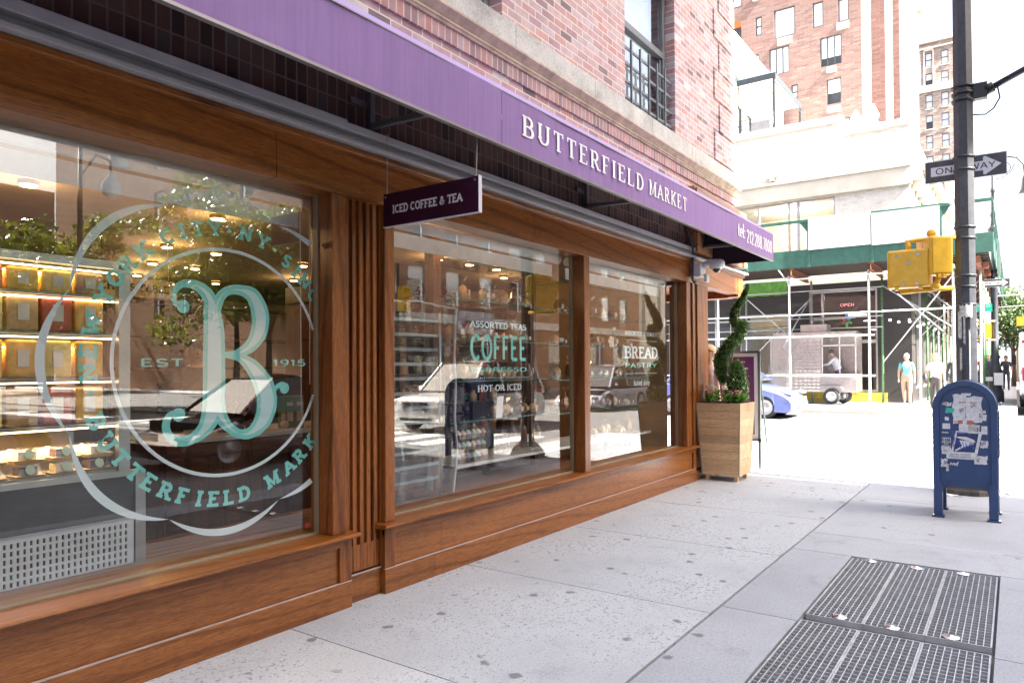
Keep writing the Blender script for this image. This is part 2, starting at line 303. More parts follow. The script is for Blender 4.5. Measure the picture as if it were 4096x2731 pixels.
def text(b, s, mp, h=1.0, wx=1.0, thick=.17, thin=.09, serif=.0, sp=.1, st=None, jit=.00012, slant=0.0, rounddot=True):
    """mp(u, v, d) maps letter space (metres) to the world; strokes get tiny steps in depth so none are coplanar"""
    u = 0.0; k = 0; st = st or thin
    for ch in s:
        if ch == ' ' or ch not in GL: u += .42 * h * wx; continue
        w, strokes, ser = GL[ch]
        for pl in strokes:
            q = [(x, thin / 2 + y * (1 - thin)) for x, y in pl]; ws = []
            for i in range(len(q)):
                a, c = q[max(i - 1, 0)], q[min(i + 1, len(q) - 1)]; l = hypot(c[0] - a[0], c[1] - a[1]) or 1
                ws.append(thin + (thick - thin) * abs(c[1] - a[1]) / l)
            if ch in '.:' : ws = [thick * 1.1] * len(q)
            if len(q) == 2:
                (x0, y0), (x1, y1) = q
            L = strip(q, ws); k += 1; dd = jit * (k % 7)
            P = [mp(u + (x + slant * y) * h * wx, y * h, dd) for pr in L for x, y in pr]
            b.add(P, [(2 * i, 2 * i + 1, 2 * i + 3, 2 * i + 2) for i in range(len(L) - 1)])
        if serif:
            for e in ser:
                k += 1; dd = jit * (7 + k % 5)
                if isinstance(e, str):
                    x, y = map(float, e[1:].split(',')); r = (x - st * .55, x + st * .55, y - .12, y + .12)
                    r = (r[0], r[1], max(0, r[2]), min(1, r[3]))
                else:
                    x, y = e; r = (x - serif / 2, x + serif / 2, 0, st) if y == 0 else ((x - serif / 2, x + serif / 2, 1 - st, 1) if y == 1 else (x - serif / 2, x + serif / 2, y, y + st))
                P = [mp(u + a * h * wx, c * h, dd) for a, c in ((r[0], r[2]), (r[1], r[2]), (r[1], r[3]), (r[0], r[3]))]
                b.add(P, [(0, 1, 2, 3)])
        u += (w + sp) * h * wx
    return u
def fit_text(b, s, mp, width, h, **kw):
    sp = kw.get('sp', .1); wx = width / (text_width(s, sp) * h); return text(b, s, mp, h=h, wx=wx, **kw)
# ================================================================== SETTING: ground
YF, YP, YG, YW = 3.44, 3.47, 3.60, 3.50      # base/fascia face, post face, glass, brick face
def concrete(name, base, fleck, amt, gt=.47):
    if name in MATS: return MATS[name]
    m = bpy.data.materials.new(name); nt, bs = nodes(m); MATS[name] = m
    v = coords(nt, kind="World")
    big = noise(nt, v, .9, 5, .6); c = ramp(nt, big, [(.3, tuple(x * .86 for x in base)), (.5, base), (.72, tuple(min(1, x * 1.08) for x in base))])
    fine = noise(nt, v, 70, 3, .6); c = mix(nt, c, ramp(nt, fine, [(.35, (.86,) * 3), (.65, (1.06,) * 3)]), 1, 'MULTIPLY')
    vo = nt.nodes.new("ShaderNodeTexVoronoi"); vo.inputs["Scale"].default_value = 42; nt.links.new(coords(nt, (1, 1.5, 1), "World", (0, 0, .5)), vo.inputs[0])
    msk = ramp(nt, noise(nt, v, .9, 3, .6), [(.38, (.25,) * 3), (.62, (.75,) * 3)])
    ad = nt.nodes.new("ShaderNodeMath"); ad.operation = 'MULTIPLY_ADD'; ad.inputs[1].default_value = -amt; nt.links.new(msk, ad.inputs[0]); nt.links.new(vo.outputs[0], ad.inputs[2])
    f = ramp(nt, ad.outputs[0], [(.0, (1,) * 3), (.05, (1,) * 3), (.1, (0,) * 3)])
    # irregular: a second noise breaks the flecks up
    f2 = ramp(nt, noise(nt, v, 26, 2, .5), [(.47, (0,) * 3), (.56, (1,) * 3)])
    f = mix(nt, f, f2, 1, 'MULTIPLY'); c = mix(nt, c, fleck, f)
    gi = nt.nodes.new("ShaderNodeNewGeometry"); c = mix(nt, c, ramp(nt, gi.outputs["Random Per Island"], [(0, (.86, .87, .88)), (.5, (.97, .97, .97)), (1, (1.06, 1.05, 1.03))]), 1, 'MULTIPLY')
    st = noise(nt, coords(nt, (1, 1, 1), "World"), 3.3, 6, .75, .6); c = mix(nt, c, ramp(nt, st, [(.30, (.78, .78, .79)), (.46, (1, 1, 1))]), .8, 'MULTIPLY')
    # gum spots
    vg = nt.nodes.new("ShaderNodeTexVoronoi"); vg.voronoi_dimensions = "2D"; vg.inputs["Scale"].default_value = 2.4; vg.inputs["Randomness"].default_value = 1
    wv = nt.nodes.new("ShaderNodeVectorMath"); wv.operation = 'ADD'; nt.links.new(v, wv.inputs[0])
    nn = nt.nodes.new("ShaderNodeTexNoise"); nn.inputs["Scale"].default_value = 20; nt.links.new(v, nn.inputs[0])
    sc = nt.nodes.new("ShaderNodeVectorMath"); sc.operation = 'SCALE'; sc.inputs[3].default_value = .05; nt.links.new(nn.outputs[1], sc.inputs[0]); nt.links.new(sc.outputs[0], wv.inputs[1])
    nt.links.new(wv.outputs[0], vg.inputs[0])
    gs = ramp(nt, vg.outputs[0], [(.0, (.8,) * 3), (.058, (.75,) * 3), (.08, (0,) * 3)]); gs = mix(nt, gs, ramp(nt, noise(nt, v, 1.7, 1, .5), [(gt, (0,) * 3), (gt + .03, (1,) * 3)]), 1, 'MULTIPLY'); c = mix(nt, c, (.11, .11, .125), gs)
    nt.links.new(c, bs.inputs["Base Color"]); bs.inputs["Roughness"].default_value = .82
    bump(nt, bs, mix(nt, fine, (0, 0, 0), f), .35, .003)
    return m
CONC_A = concrete("pale_concrete", (.455, .475, .505), (.25, .255, .27), .50)
CONC_B = concrete("grey_concrete", (.37, .39, .425), (.26, .27, .30), .26, .55)
CONC_C = concrete("kerb_concrete", (.40, .41, .43), (.2, .2, .2), .3)
JOINT = M("joint_dirt", (.17, .165, .16), .9)
asph = M("asphalt", (.15, .15, .152), .85, var=.25, vs=3, bmp=.4)
b = B(); b.add([(-400, -400, -.19), (600, -400, -.19), (600, 400, -.19), (-400, 400, -.19)], [(0, 1, 2, 3)]); struct("ground", b, M("far_ground", (.12, .12, .12), .9))
# roads: avenue (along X) and the cross street that climbs a little to the far side
zf = .12
b = B(); b.quad((-120, -16.2, -.14), (14.6, -16.2, -.14), (14.6, -.55, -.14), (-120, -.55, -.14)); struct("avenue_road", b, asph)
b = B(); b.quad((14.6, -90, -.14), (24.2, -90, -.01), (24.2, 90, -.01), (14.6, 90, -.14)); struct("cross_street_road", b, asph)
b = B(); b.quad((24.2, -16.2, -.01), (330, -16.2, 1.0), (330, -.55, 1.0), (24.2, -.55, -.01)); struct("avenue_road_beyond", b, asph)
paint = M("road_paint", (.75, .75, .73), .7, var=.15, vs=12)
b = B()
for k in range(13): b.box(11.3, 14.2, -1.9 - k * 1.15, -2.5 - k * 1.15, -.137, -.1365)
struct("crosswalk_stripes_near", b, paint)
b = B()
for k in range(8): b.quad((15.1 + k * 1.15, .2, -.127 + k * .0156), (15.7 + k * 1.15, .2, -.119 + k * .0156), (15.7 + k * 1.15, 3.2, -.119 + k * .0156), (15.1 + k * 1.15, 3.2, -.127 + k * .0156))
struct("crosswalk_stripes_side", b, paint)
b = B()
for k in range(20): b.box(-40 + k * 3, -38.6 + k * 3, -8.4, -8.28, -.137, -.1365)
struct("lane_line", b, paint)
# near pavement, cut into slabs around the grating pit
def slabs(name, rects, mat, z0=-.04, z1=0.0, gap=.0042):
    b = B()
    for x0, x1, y0, y1 in rects:
        b.box(x0 + gap, x1 - gap, y0 + gap, y1 - gap, z0, z1)
    return struct(name, b, mat)
XS = [-9, -7.1, -5.45, -3.8, -2.2, -.6, 1.02, 2.63, 4.25, 5.84, 7.42, 9.38, 10.81, 12.4, 14.3]
slabs("pavement_inner", [(XS[i], XS[i + 1], 1.535, 3.56) for i in range(len(XS) - 1)], CONC_A)
b = B(); b.box(-60, 14.55, -.5, 9, -.16, -.045); o = struct("pavement_bed", b, JOINT)
GX = [(4.57, 6.1), (2.97, 4.45), (1.4, 2.87)]; GY0, GY1 = .12, 1.06
out = []
XB = [-9, -6.5, -4.2, -1.9, .2, 1.4, 2.92, 4.41, 6.14, 6.84, 8.9, 10.4, 12.4, 14.3]
for i in range(len(XB) - 1):
    x0, x1 = XB[i], XB[i + 1]
    if 1.3 < x0 < 6.1: out += [(x0, x1, 1.07, 1.525), (x0, x1, -.3, .11)]
    else: out.append((x0, x1, -.3, 1.525))
slabs("pavement_outer", out, CONC_B)
# cross-street side pavement in front of the side wall
slabs("pavement_side", [(11.3 + 1.5 * i, 12.8 + 1.5 * i - .001, 3.57 + 1.6 * j, 5.16 + 1.6 * j) for i in range(2) for j in range(16)], CONC_A)
b = B(); b.box(-60, 14.3, -.5, -.31, -.15, .0); b.box(14.31, 14.6, -.5, 40, -.15, .0); struct("near_kerb", b, CONC_C)
# grating pit and gratings
b = B()
for x0, x1 in GX:
    b.quad((x0, GY0, -.11), (x1, GY0, -.11), (x1, GY1, -.11), (x0, GY1, -.11))
b2 = B()
struct("grating_pit_floor", b, M("pit_grey", (.25, .27, .31), .9))
STEEL = M("galvanised_steel", (.44, .45, .48), .45, .4, var=.2, vs=14)
def grating(x0, x1, y0, y1):
    bb = B(); n = 9; m = 30
    for k in range(n + 1):
        y = y0 + .004 + (y1 - y0 - .008) * k / n; bb.box(x0 + .004, x1 - .004, y - .0026, y + .0026, -.032, -.002)
    for k in range(m + 1):
        x = x0 + .004 + (x1 - x0 - .008) * k / m; bb.box(x - .0021, x + .0021, y0 + .004, y1 - .004, -.022, -.0035)
    return bb
n = 0
pos = [["left", "middle", "right"], ["farther", "nearer", "nearest"]]
for i, (x0, x1) in enumerate(GX[:2] + GX[2:]):
    w = (GY1 - GY0) / 3
    for j in range(3):
        y1 = GY1 - j * w; y0 = y1 - w
        t = T("pavement_grating", "steel bar grating panel, %s one of the %s row of three in the pavement" % (["left", "middle", "right"][j], ["farther", "nearer", "nearest"][i]), "grating", ((x0 + x1) / 2, (y0 + y1) / 2, 0), group="steel gratings set in the pavement")
        obj("grid", grating(x0, x1, y0 + .003, y1 - .003), STEEL, t)
        fr = B()
        for a in ((x0, x1, y0 + .001, y0 + .005), (x0, x1, y1 - .005, y1 - .001), (x0 - .001, x0 + .005, y0 + .0015, y1 - .0015), (x1 - .005, x1 + .001, y0 + .0015, y1 - .0015)): fr.box(*a[:2], a[2], a[3], -.034, -.001)
        obj("frame", fr, STEEL, t)
b = B(); b.box(6.838, 6.846, .1, .95, -.002, .0012); struct("joint_filler", b, M("white_filler", (.62, .62, .62), .8))
# pit walls
b = B()
for x0, x1 in GX:
    for p, q in (((x0, GY0), (x1, GY0)), ((x1, GY0), (x1, GY1)), ((x1, GY1), (x0, GY1)), ((x0, GY1), (x0, GY0))): b.quad((*p, -.5), (*q, -.5), (*q, -.01), (*p, -.01))
struct("grating_pit_walls", b, M("pit_wall", (.25, .26, .28), .9))
DISC = M("bright_steel", (.75, .76, .78), .25, 1.0, var=.05)
for i, (x, y, lab) in enumerate([(4.62, .88, "shiny steel washer holding the farther grating row at its near left corner"), (4.6, .6, "shiny steel washer at the near edge of the middle grating panel, farther row"), (4.62, .31, "shiny steel washer at the near edge of the right grating panel, farther row"), (6.07, .93, "dark clip washer at the far edge of the left grating panel"), (6.05, .62, "shiny steel washer at the far edge of the middle grating panel"), (6.07, .33, "shiny steel washer at the far edge of the right grating panel")]):
    bb = B(); bb.lathe([(.001, .012), (.011, .012), (.013, .006), (.042, .004), (.045, .001)], (x, y, 0), 14); tag(obj("washer", bb, DISC), lab, "washer", "steel washers on the gratings")
# ================================================================== THE CORNER BUILDING
WH = wood("oak_boards", (.17, .052, .009), (.30, .104, .021), (.39, .155, .038), 'x')
WV = wood("oak_uprights", (.17, .052, .010), (.295, .100, .021), (.39, .155, .040), 'z')
WB = wood("oak_base", (.15, .05, .012), (.29, .108, .027), (.39, .165, .05), 'x', gs=1.1, wvs=.7)
CAULK = M("caulk", (.42, .36, .36), .5)
BR = brick("pink_brick", [(0, (.17, .13, .15)), (.04, (.24, .17, .19)), (.08, (.34, .22, .25)), (.35, (.44, .31, .34)), (.5, (.46, .25, .25)), (.62, (.48, .34, .37)), (.8, (.45, .38, .43)), (.93, (.50, .26, .23)), (1, (.56, .52, .57))], (.62, .55, .50), ox=.03)
BRD = brick("dark_red_brick", [(0, (.03, .015, .013)), (.4, (.085, .035, .027)), (.8, (.13, .06, .045)), (1, (.09, .07, .06))], (.17, .12, .095), swap=True, bw=.2, bh=.078, ms=.006, oz=-.02)
SOL = brick("soldier_brick", [(0, (.22, .16, .18)), (.3, (.33, .21, .23)), (.6, (.38, .25, .27)), (.85, (.42, .20, .19)), (1, (.42, .34, .37))], (.50, .42, .36), swap=True, bw=.4, bh=.074, ms=.007, oz=.17)
def limestone():
    m = bpy.data.materials.new("limestone"); nt, bs = nodes(m); v = coords(nt, (1, 1, 1), "World")
    n = noise(nt, v, 2.2, 8, .7); f = noise(nt, v, 55, 4, .7)
    c = ramp(nt, n, [(.34, (.30, .30, .30)), (.46, (.44, .44, .43)), (.65, (.56, .56, .55))]); c = mix(nt, c, ramp(nt, f, [(.35, (.72,) * 3), (.6, (1.05,) * 3)]), .9, 'MULTIPLY')
    nt.links.new(c, bs.inputs["Base Color"]); bs.inputs["Roughness"].default_value = .85; bump(nt, bs, f, .3, .004); return m
LIM = limestone()
LIMT = M("tan_moulding", (.42, .34, .27), .8, var=.3, vs=7, bmp=.3)
DKM = M("dark_metal", (.03, .031, .035), .45, .6)
bd = T("corner_building", "purple-pink brick building with oak shopfront at street level, at the left", "building", (5, YW, 0))
XL, XR = -6.0, 10.86
mpF = lambda u, v, dd: (u, YW + dd, v)
b = B(); wins = [(3.4, 4.83, 4.425, 6.35), (7.15, 8.58, 4.425, 6.35), (-.4, 1.05, 4.425, 6.35)] + [(x, x + 1.43, z, z + 1.95) for z in (7.9, 11.3) for x in (-.4, 3.4, 7.15)]
b.smooth = False
holes(b, mpF, XL, XR, 4.08, 14.5, wins, .22)
obj("brick_wall", b, BR, bd)
b = B(); b.quad((XL, YW, 3.58), (XR, YW, 3.58), (XR, YW, 3.965), (XL, YW, 3.965)); obj("brick_course", b, BR, bd)
b = B(); b.quad((XL, YW + .004, 2.9), (XR, YW + .004, 2.9), (XR, YW + .004, 3.58), (XL, YW + .004, 3.58)); obj("lintel_brickwork", b, BRD, bd)
b = B(); b.box(XL, XR + .02, YW - .02, YW + .1, 3.965, 4.08); obj("soldier_course", b, SOL, bd)
b = B()   # limestone band in blocks, with moulding under it
xs = [XL, -3.6, -1.6, .4, 2.4, 4.95, 6.35, 7.75, 9.0, 10.0, XR + .17]
for i in range(len(xs) - 1): b.box(xs[i] + .0015, xs[i + 1] - .0015, YW - .06, YW + .2, 4.205, 4.42)
obj("stone_band", b, LIM, bd, bevel=.006)
b = B()
prof = [(YW + .05, 4.082), (YW - .035, 4.082), (YW - .04, 4.10), (YW - .05, 4.105), (YW - .05, 4.12), (YW - .035, 4.13), (YW - .06, 4.16), (YW - .09, 4.185), (YW - .09, 4.203), (YW + .05, 4.203)]
b.prism([(XL, y, z) for y, z in prof], (XR + .1 - XL, 0, 0)); obj("stone_moulding", b, LIMT, bd)
b = B()
for k in range(0, 15):    # raised corner bands of the brickwork
    z0 = 4.43 + k * .4435; x0 = 10.0 if k % 2 == 0 else 10.21
    b.box(x0, XR + .03, YW - .022, YW + .1, z0 + .045, z0 + .4435)
obj("corner_quoins", b, BR, bd)
b = B(); b.quad((XR + .02, YW + .0, 3.0), (XR + .02, 14, 3.0), (XR + .02, 14, 14.5), (XR + .02, YW, 14.5)); b.quad((XL, YW, 14.5), (XR + .02, YW, 14.5), (XR + .02, 14, 14.5), (XL, 14, 14.5))
b.quad((XL, 14, 0), (XR, 14, 0), (XR, 14, 14.5), (XL, 14, 14.5)); b.quad((XR + .02, 5.2, 0), (XR + .02, 14, 0), (XR + .02, 14, 3.0), (XR + .02, 5.2, 3.0)); b.quad((XL, YW, 0), (XL, 14, 0), (XL, 14, 14.5), (XL, YW, 14.5))
obj("rear_and_side_walls", b, brick("side_brick", [(0, (.25, .12, .12)), (.5, (.40, .22, .22)), (1, (.42, .28, .3))], (.5, .43, .4), plane='y'), bd)
# upper windows: frame, sashes, glass, grille
SKYG = glass("window_glass", (.85, .9, .93), 3.2, (.95, .97, 1))
WFR = M("grey_window_frame", (.16, .17, .185), .5, .2)
ROOMD = M("room_beyond", (.55, .6, .64), .9)
def upper_window(x0, x1, z0, z1, grille, lab=None):
    f = B(); y = YW + .13
    for a in ((x0, x0 + .07, z0, z1), (x1 - .07, x1, z0, z1), (x0 + .07, x1 - .07, z1 - .07, z1), (x0 + .07, x1 - .07, z0, z0 + .06), (x0 + .07, x1 - .07, z0 + 1.0, z0 + 1.08)): f.box(a[0], a[1], y, y + .08, a[2], a[3])
    f.box(x0 + .07, x0 + .11, y + .03, y + .09, z0 + .06, z0 + 1.0); f.box(x1 - .11, x1 - .07, y + .03, y + .09, z0 + .06, z0 + 1.0)
    w = obj("window", f, WFR, bd, bevel=.004)
    g = B(); g.quad((x0 + .07, y + .05, z0 + .06), (x1 - .07, y + .05, z0 + .06), (x1 - .07, y + .05, z0 + 1.0), (x0 + .07, y + .05, z0 + 1.0)); g.quad((x0 + .07, y + .03, z0 + 1.08), (x1 - .07, y + .03, z0 + 1.08), (x1 - .07, y + .03, z1 - .07), (x0 + .07, y + .03, z1 - .07))
    obj("pane", g, SKYG, w)
    c = B(); n = 26
    for i in range(n): 
        xa = x0 + .08 + (x1 - x0 - .16) * i / n; xb = x0 + .08 + (x1 - x0 - .16) * (i + 1) / n; ya = y + .16 + .02 * (i % 2); yb = y + .16 + .02 * ((i + 1) % 2)
        c.quad((xa, ya, z0), (xb, yb, z0), (xb, yb, z1), (xa, ya, z1))
    obj("blind", c, ROOMD, w)
    if grille:
        q = B(); yy = YW + .05
        for z in (z0 + .12, z0 + .3, z0 + .5, z0 + .68): q.bar((x0, yy, z), (x1, yy, z), .018, .03)
        for k in range(1, 6): q.bar((x0 + (x1 - x0) * k / 6, yy - .013, z0), (x0 + (x1 - x0) * k / 6, yy - .013, z0 + .78 + .02 * (k % 2)), .022, .022)
        obj("grille", q, M("grille_iron", (.15, .17, .19), .5, .3), w)
for k, (a, c, z0, z1) in enumerate(wins): upper_window(a, c, z0, z1, k == 1)
# ---- oak shopfront: fascia
mpW = [(1.0, 2.93), (3.49, 8.87)]
def fascia_board(x0, x1, z0, z1, y0, y1): b.box(x0, x1, y0, y1, z0, z1)
b = B()
edges = [-6, -1.2, 2.54, 5.2, 7.91, 10.83]
for i in range(len(edges) - 1): b.box(edges[i] + .0012, edges[i + 1] - .0012, YF, YF + .16, 2.595, 2.905)
b.box(10.83, 11.07, YF - .004, YF + .16, 2.56, 2.905)
b.box(10.85, 11.075, YF + .16, 5.6, 2.55, 2.90)          # return along the side street
obj("wood_fascia", b, WH, bd, bevel=.003)
b = B(); b.box(-6, 11.09, YF - .03, YF + .1, 2.865, 2.905 - .002); obj("fascia_cap_moulding", b, WH, bd, bevel=.008)
TRIM = M("white_aluminium_trim", (.44, .44, .46), .45, .2, var=.08)
b = B(); b.box(-6, 11.13, YF - .075, YF + .05, 2.907, 2.935); b.box(-6, 8.93, YF + .0, YF + .05, 2.935, 2.99); b.box(-6, 3.02, YF - .06, YF + .04, 2.99, 3.05); b.box(3.025, 8.93, YF - .05, YF + .05, 2.99, 3.04)
obj("light_trim", b, TRIM, bd, bevel=.004)
b = B(); b.box(8.93, 11.05, YF - .05, YF + .13, 3.0, 3.86); b.box(9.06, 11.0, YF - .075, YF - .05, 3.72, 3.84); b.box(8.96, 9.06, YF - .075, YF - .05, 3.0, 3.84); b.box(10.9, 11.05, YF - .077, YF - .05, 3.0, 3.84)
b.box(8.93, 11.05, YF + .13, YF + .3, 3.3, 3.86)
obj("upper_sign_panel", b, wood("bleached_oak", (.20, .09, .04), (.33, .17, .09), (.42, .24, .14), 'x'), bd, bevel=.003)
# soffit over the corner entrance
b = B(); b.poly([(9.62, YF + .16, 2.66), (10.85, YF + .16, 2.66), (10.85, 5.6, 2.66), (9.62, 5.6, 2.66)]); obj("entrance_soffit", b, wood("red_oak_soffit", (.22, .05, .01), (.34, .08, .015), (.45, .13, .03), 'x'), bd)
# posts and pilasters
def post(x0, x1, y0=YP, y1=YG + .06, z0=.467, z1=2.597):
    b = B(); b.box(x0, x1, y0, y1, z0, z1); return obj("window_post", b, WV, bd, bevel=.006)
post(2.955, 3.06, YF + .012); post(3.405, 3.495, YF + .012); post(6.115, 6.225, YF + .012, YG + .03); post(8.78, 8.87, YF + .012)
b = B(); b.box(-6, .9, YF + .012, YG + .06, .467, 2.597)
obj("window_post", b, WV, bd)
def fluted(x0, x1, z0, z1, n, y=YF + .05, plinth=True):
    b = B(); w = (x1 - x0) / (2 * n + 1); dpt = .022
    for k in range(2 * n + 1):
        xa = x0 + k * w; xb = xa + w
        if k % 2 == 0: b.box(xa, xb, y, y + .07, z0, z1)
        else: b.box(xa - .0005, xb + .0005, y + dpt, y + .07, z0 + .17, z1); b.box(xa - .0004, xb + .0004, y + .0012, y + .069, z0, z0 + .17)
    o = obj("fluted_pilaster", b, WV, bd, bevel=.004)
fluted(3.03, 3.425, .19, 2.597, 6); fluted(8.87, 9.29, .15, 2.597, 2, YF + .03)
fluted(9.27, 9.61, .1, 2.597, 6, YF + .035)
b = B(); b.box(3.075, 3.41, YF + .04, YF + .12, 0, .175); obj("pilaster_plinth", b, WB, bd, bevel=.004); b = B(); b.box(9.035, 9.62, YF + .02, YF + .1, 0, .12); obj("pilaster_plinth", b, WB, bd, bevel=.004)
b = B(); b.box(9.29, 9.62, YF + .036, 3.9, 0, 2.6); obj("corner_post", b, WV, bd)
b = B(); b.box(3.075, 3.41, YF + .034, YF + .045, .175, .182); b.box(-6, 3.094, YF - .0035, YF + .01, .163, .168); b.box(3.386, 9.03, YF - .0035, YF + .01, .163, .168); obj("caulk_line", b, CAULK, bd)
# stall risers (base panels) with sills
def riser(x0, x1, joints, jb):
    b = B(); n = [x0] + jb + [x1]
    for i in range(len(n) - 1): b.box(n[i] + .0008, n[i + 1] - .0008, YF - .004, YF + .16, 0.0, .163)
    o = obj("stall_riser", b, WB, bd, bevel=.003)
    c = B(); c.box(x0, x1, YF, YF + .03, .385, .436)
    obj("riser_rail", c, WH, o, bevel=.003)
    for xa in ([x0] if x0 > 0 else []) + [x1 - .095]: c = B(); c.box(xa, xa + .095, YF - .0015, YF + .05, .168, .436); obj("riser_stile", c, WV, o, bevel=.003)
    c = B(); n = [x0 + .09] + joints + [x1 - .09]
    for i in range(len(n) - 1): c.box(n[i] + .0007, n[i + 1] - .0007, YF + .02, YF + .06, .165, .39)
    obj("riser_panel", c, wood("oak_panel", (.17, .058, .015), (.29, .11, .029), (.37, .16, .05), 'x', gs=1.2, wvs=.4), o)
    # sill: rounded nose
    s = B(); pr = [(YG + .12, .467), (YF - .045, .467), (YF - .055, .463), (YF - .058, .454), (YF - .055, .446), (YF - .045, .441), (YF - .02, .438), (YF + .0, .436), (YG + .12, .436)]
    s.prism([(x0 - .04, y, z) for y, z in pr], (x1 - x0 + .07, 0, 0)); obj("window_sill", s, WH, o)
riser(-6, 3.095, [-2.2, .2, 2.58], [-3.0, -.6])
riser(3.385, 9.03, [3.98, 6.86], [3.88, 6.5, 8.0][:1])
# glazing beads and steel edge
b = B()
for x0, x1 in ((.9, 2.955), (3.495, 6.115), (6.225, 8.78)): b.box(x0, x1, YG - .02, YG + .02, .467, .476)
for x in (2.945, 3.497, 6.105, 8.772): b.box(x, x + .008, YG - .02, YG + .02, .476, 2.597)
obj("glazing_bead", b, M("bead", (.28, .24, .17), .5), bd)
GLS = glass("shop_glass", (.95, .97, .96), 2.1, (1, 1, 1))
panes = []
for x0, x1 in ((.9, 2.945), (3.505, 6.105), (6.225, 8.772)):
    b = B(); n = 8; 
    b.quad((x0, YG, .476), (x1, YG, .476), (x1, YG, 2.597), (x0, YG, 2.597)); panes.append(obj("window_pane", b, GLS, bd))
# ---- vinyl lettering on the inside of the glass
TEAL = M("teal_vinyl", (.17, .60, .56), .5, var=0); PALE = M("frosted_vinyl", (.62, .74, .80), .55, var=0)
def vy(y=YG + .004): return lambda u0, v0: (lambda u, v, dd: (u0 + u, y - dd, v0 + v))
CX, CZ = 2.335, 1.54
def ring(b, r0, r1, a0, a1, n=96, cx=CX, cz=CZ, y=YG + .004):
    vs = []
    for i in range(n + 1):
        a = radians(a0 + (a1 - a0) * i / n); vs += [(cx + r0 * cos(a), y, cz + r0 * sin(a)), (cx + r1 * cos(a), y, cz + r1 * sin(a))]
    vs2 = []; f = []
    for i in range(n):
        if vs[2 * i + 1][0] < 2.943 and vs[2 * i + 3][0] < 2.943: f.append((2 * i, 2 * i + 1, 2 * i + 3, 2 * i + 2))
    b.add(vs, f)
b = B(); ring(b, .618, .637, 0, 360)
for k in range(8):     # eight tapering crescents
    am = 22.5 + 45 * k + 22.5; n = 26; vs = []
    for i in range(n + 1):
        t = i / n; a = radians(am - 22.2 + 44.4 * t); w = .040 * sin(pi * t) ** .8; base = .885 + .05 * sin(pi * t)
        for r in (base - w * .35, base + w * .65 + .001): vs.append((CX + r * cos(a), YG + .004, CZ + r * sin(a)))
    b.add(vs, [(2 * i, 2 * i + 1, 2 * i + 3, 2 * i + 2) for i in range(n) if vs[2 * i + 1][0] < 2.943 and vs[2 * i + 3][0] < 2.943])
obj("vinyl_rings", b, PALE, panes[0])
def spl(p, ws, m=6):
    P = []; Wd = []
    for i in range(len(p) - 1):
        p0, p1, p2, p3 = p[max(i - 1, 0)], p[i], p[i + 1], p[min(i + 2, len(p) - 1)]
        for k in range(m):
            t = k / m
            P.append(tuple(.5 * (2 * p1[j] + (p2[j] - p0[j]) * t + (2 * p0[j] - 5 * p1[j] + 4 * p2[j] - p3[j]) * t * t + (3 * p1[j] - p0[j] - 3 * p2[j] + p3[j]) * t ** 3) for j in (0, 1)))
            Wd.append(ws[i] + (ws[i + 1] - ws[i]) * t)
    P.append(p[-1]); Wd.append(ws[-1]); return P, Wd
SS = [([(2.07, 1.837), (2.029, 1.854), (2.025, 1.904), (2.065, 1.951), (2.132, 1.957), (2.193, 1.93), (2.237, 1.868), (2.245, 1.79)], [30, 30, 34, 38, 50, 70, 85, 90]),
 ([(2.237, 1.868), (2.253, 1.721), (2.254, 1.557), (2.254, 1.393), (2.241, 1.27), (2.201, 1.183), (2.132, 1.132), (2.057, 1.119), (2.001, 1.151), (1.981, 1.207), (2.001, 1.26), (2.045, 1.269)], [90, 125, 135, 135, 125, 90, 60, 48, 46, 44, 36, 34]),
 ([(2.263, 1.837), (2.295, 1.906), (2.345, 1.943), (2.421, 1.95), (2.499, 1.922), (2.548, 1.821), (2.538, 1.716), (2.479, 1.632), (2.392, 1.587), (2.318, 1.582)], [70, 55, 50, 60, 95, 120, 110, 75, 45, 32]),
 ([(2.318, 1.582), (2.411, 1.566), (2.498, 1.507), (2.573, 1.401), (2.593, 1.295), (2.562, 1.201), (2.488, 1.137), (2.411, 1.134), (2.336, 1.182), (2.286, 1.26), (2.263, 1.351)], [30, 48, 95, 135, 140, 115, 70, 50, 60, 85, 110]),
 ([(2.61, 1.31), (2.65, 1.382), (2.692, 1.407), (2.719, 1.393)], [30, 26, 30, 45])]
bt, bp = B(), B()
for q, (p, ws) in enumerate(SS):
    P, Wd = spl(p, [w * .001 for w in ws]); L = strip(P, Wd)
    y = YG + .0065 - q * .0001; bt.add([(x, y, z) for pr in L for x, z in pr], [(2 * i, 2 * i + 1, 2 * i + 3, 2 * i + 2) for i in range(len(L) - 1)])
    L = strip(P, [max(0.0, w - .050) for w in Wd]); y = YG + .005 - q * .0001
    bp.add([(x, y, z) for pr in L for x, z in pr], [(2 * i, 2 * i + 1, 2 * i + 3, 2 * i + 2) for i in range(len(L) - 1)])
for q, (x, z, r) in enumerate([(2.075, 1.835, .036), (2.05, 1.262, .036), (2.715, 1.385, .034)]):
    y = YG + .0058 - q * .00005; n = 20; bt.poly([(x + r * cos(2 * pi * i / n), y, z + r * sin(2 * pi * i / n)) for i in range(n)])
obj("vinyl_monogram_outline", bt, TEAL, panes[0]); obj("vinyl_monogram_fill", bp, M("pale_mint_vinyl", (.50, .74, .78), .55, var=0), panes[0])
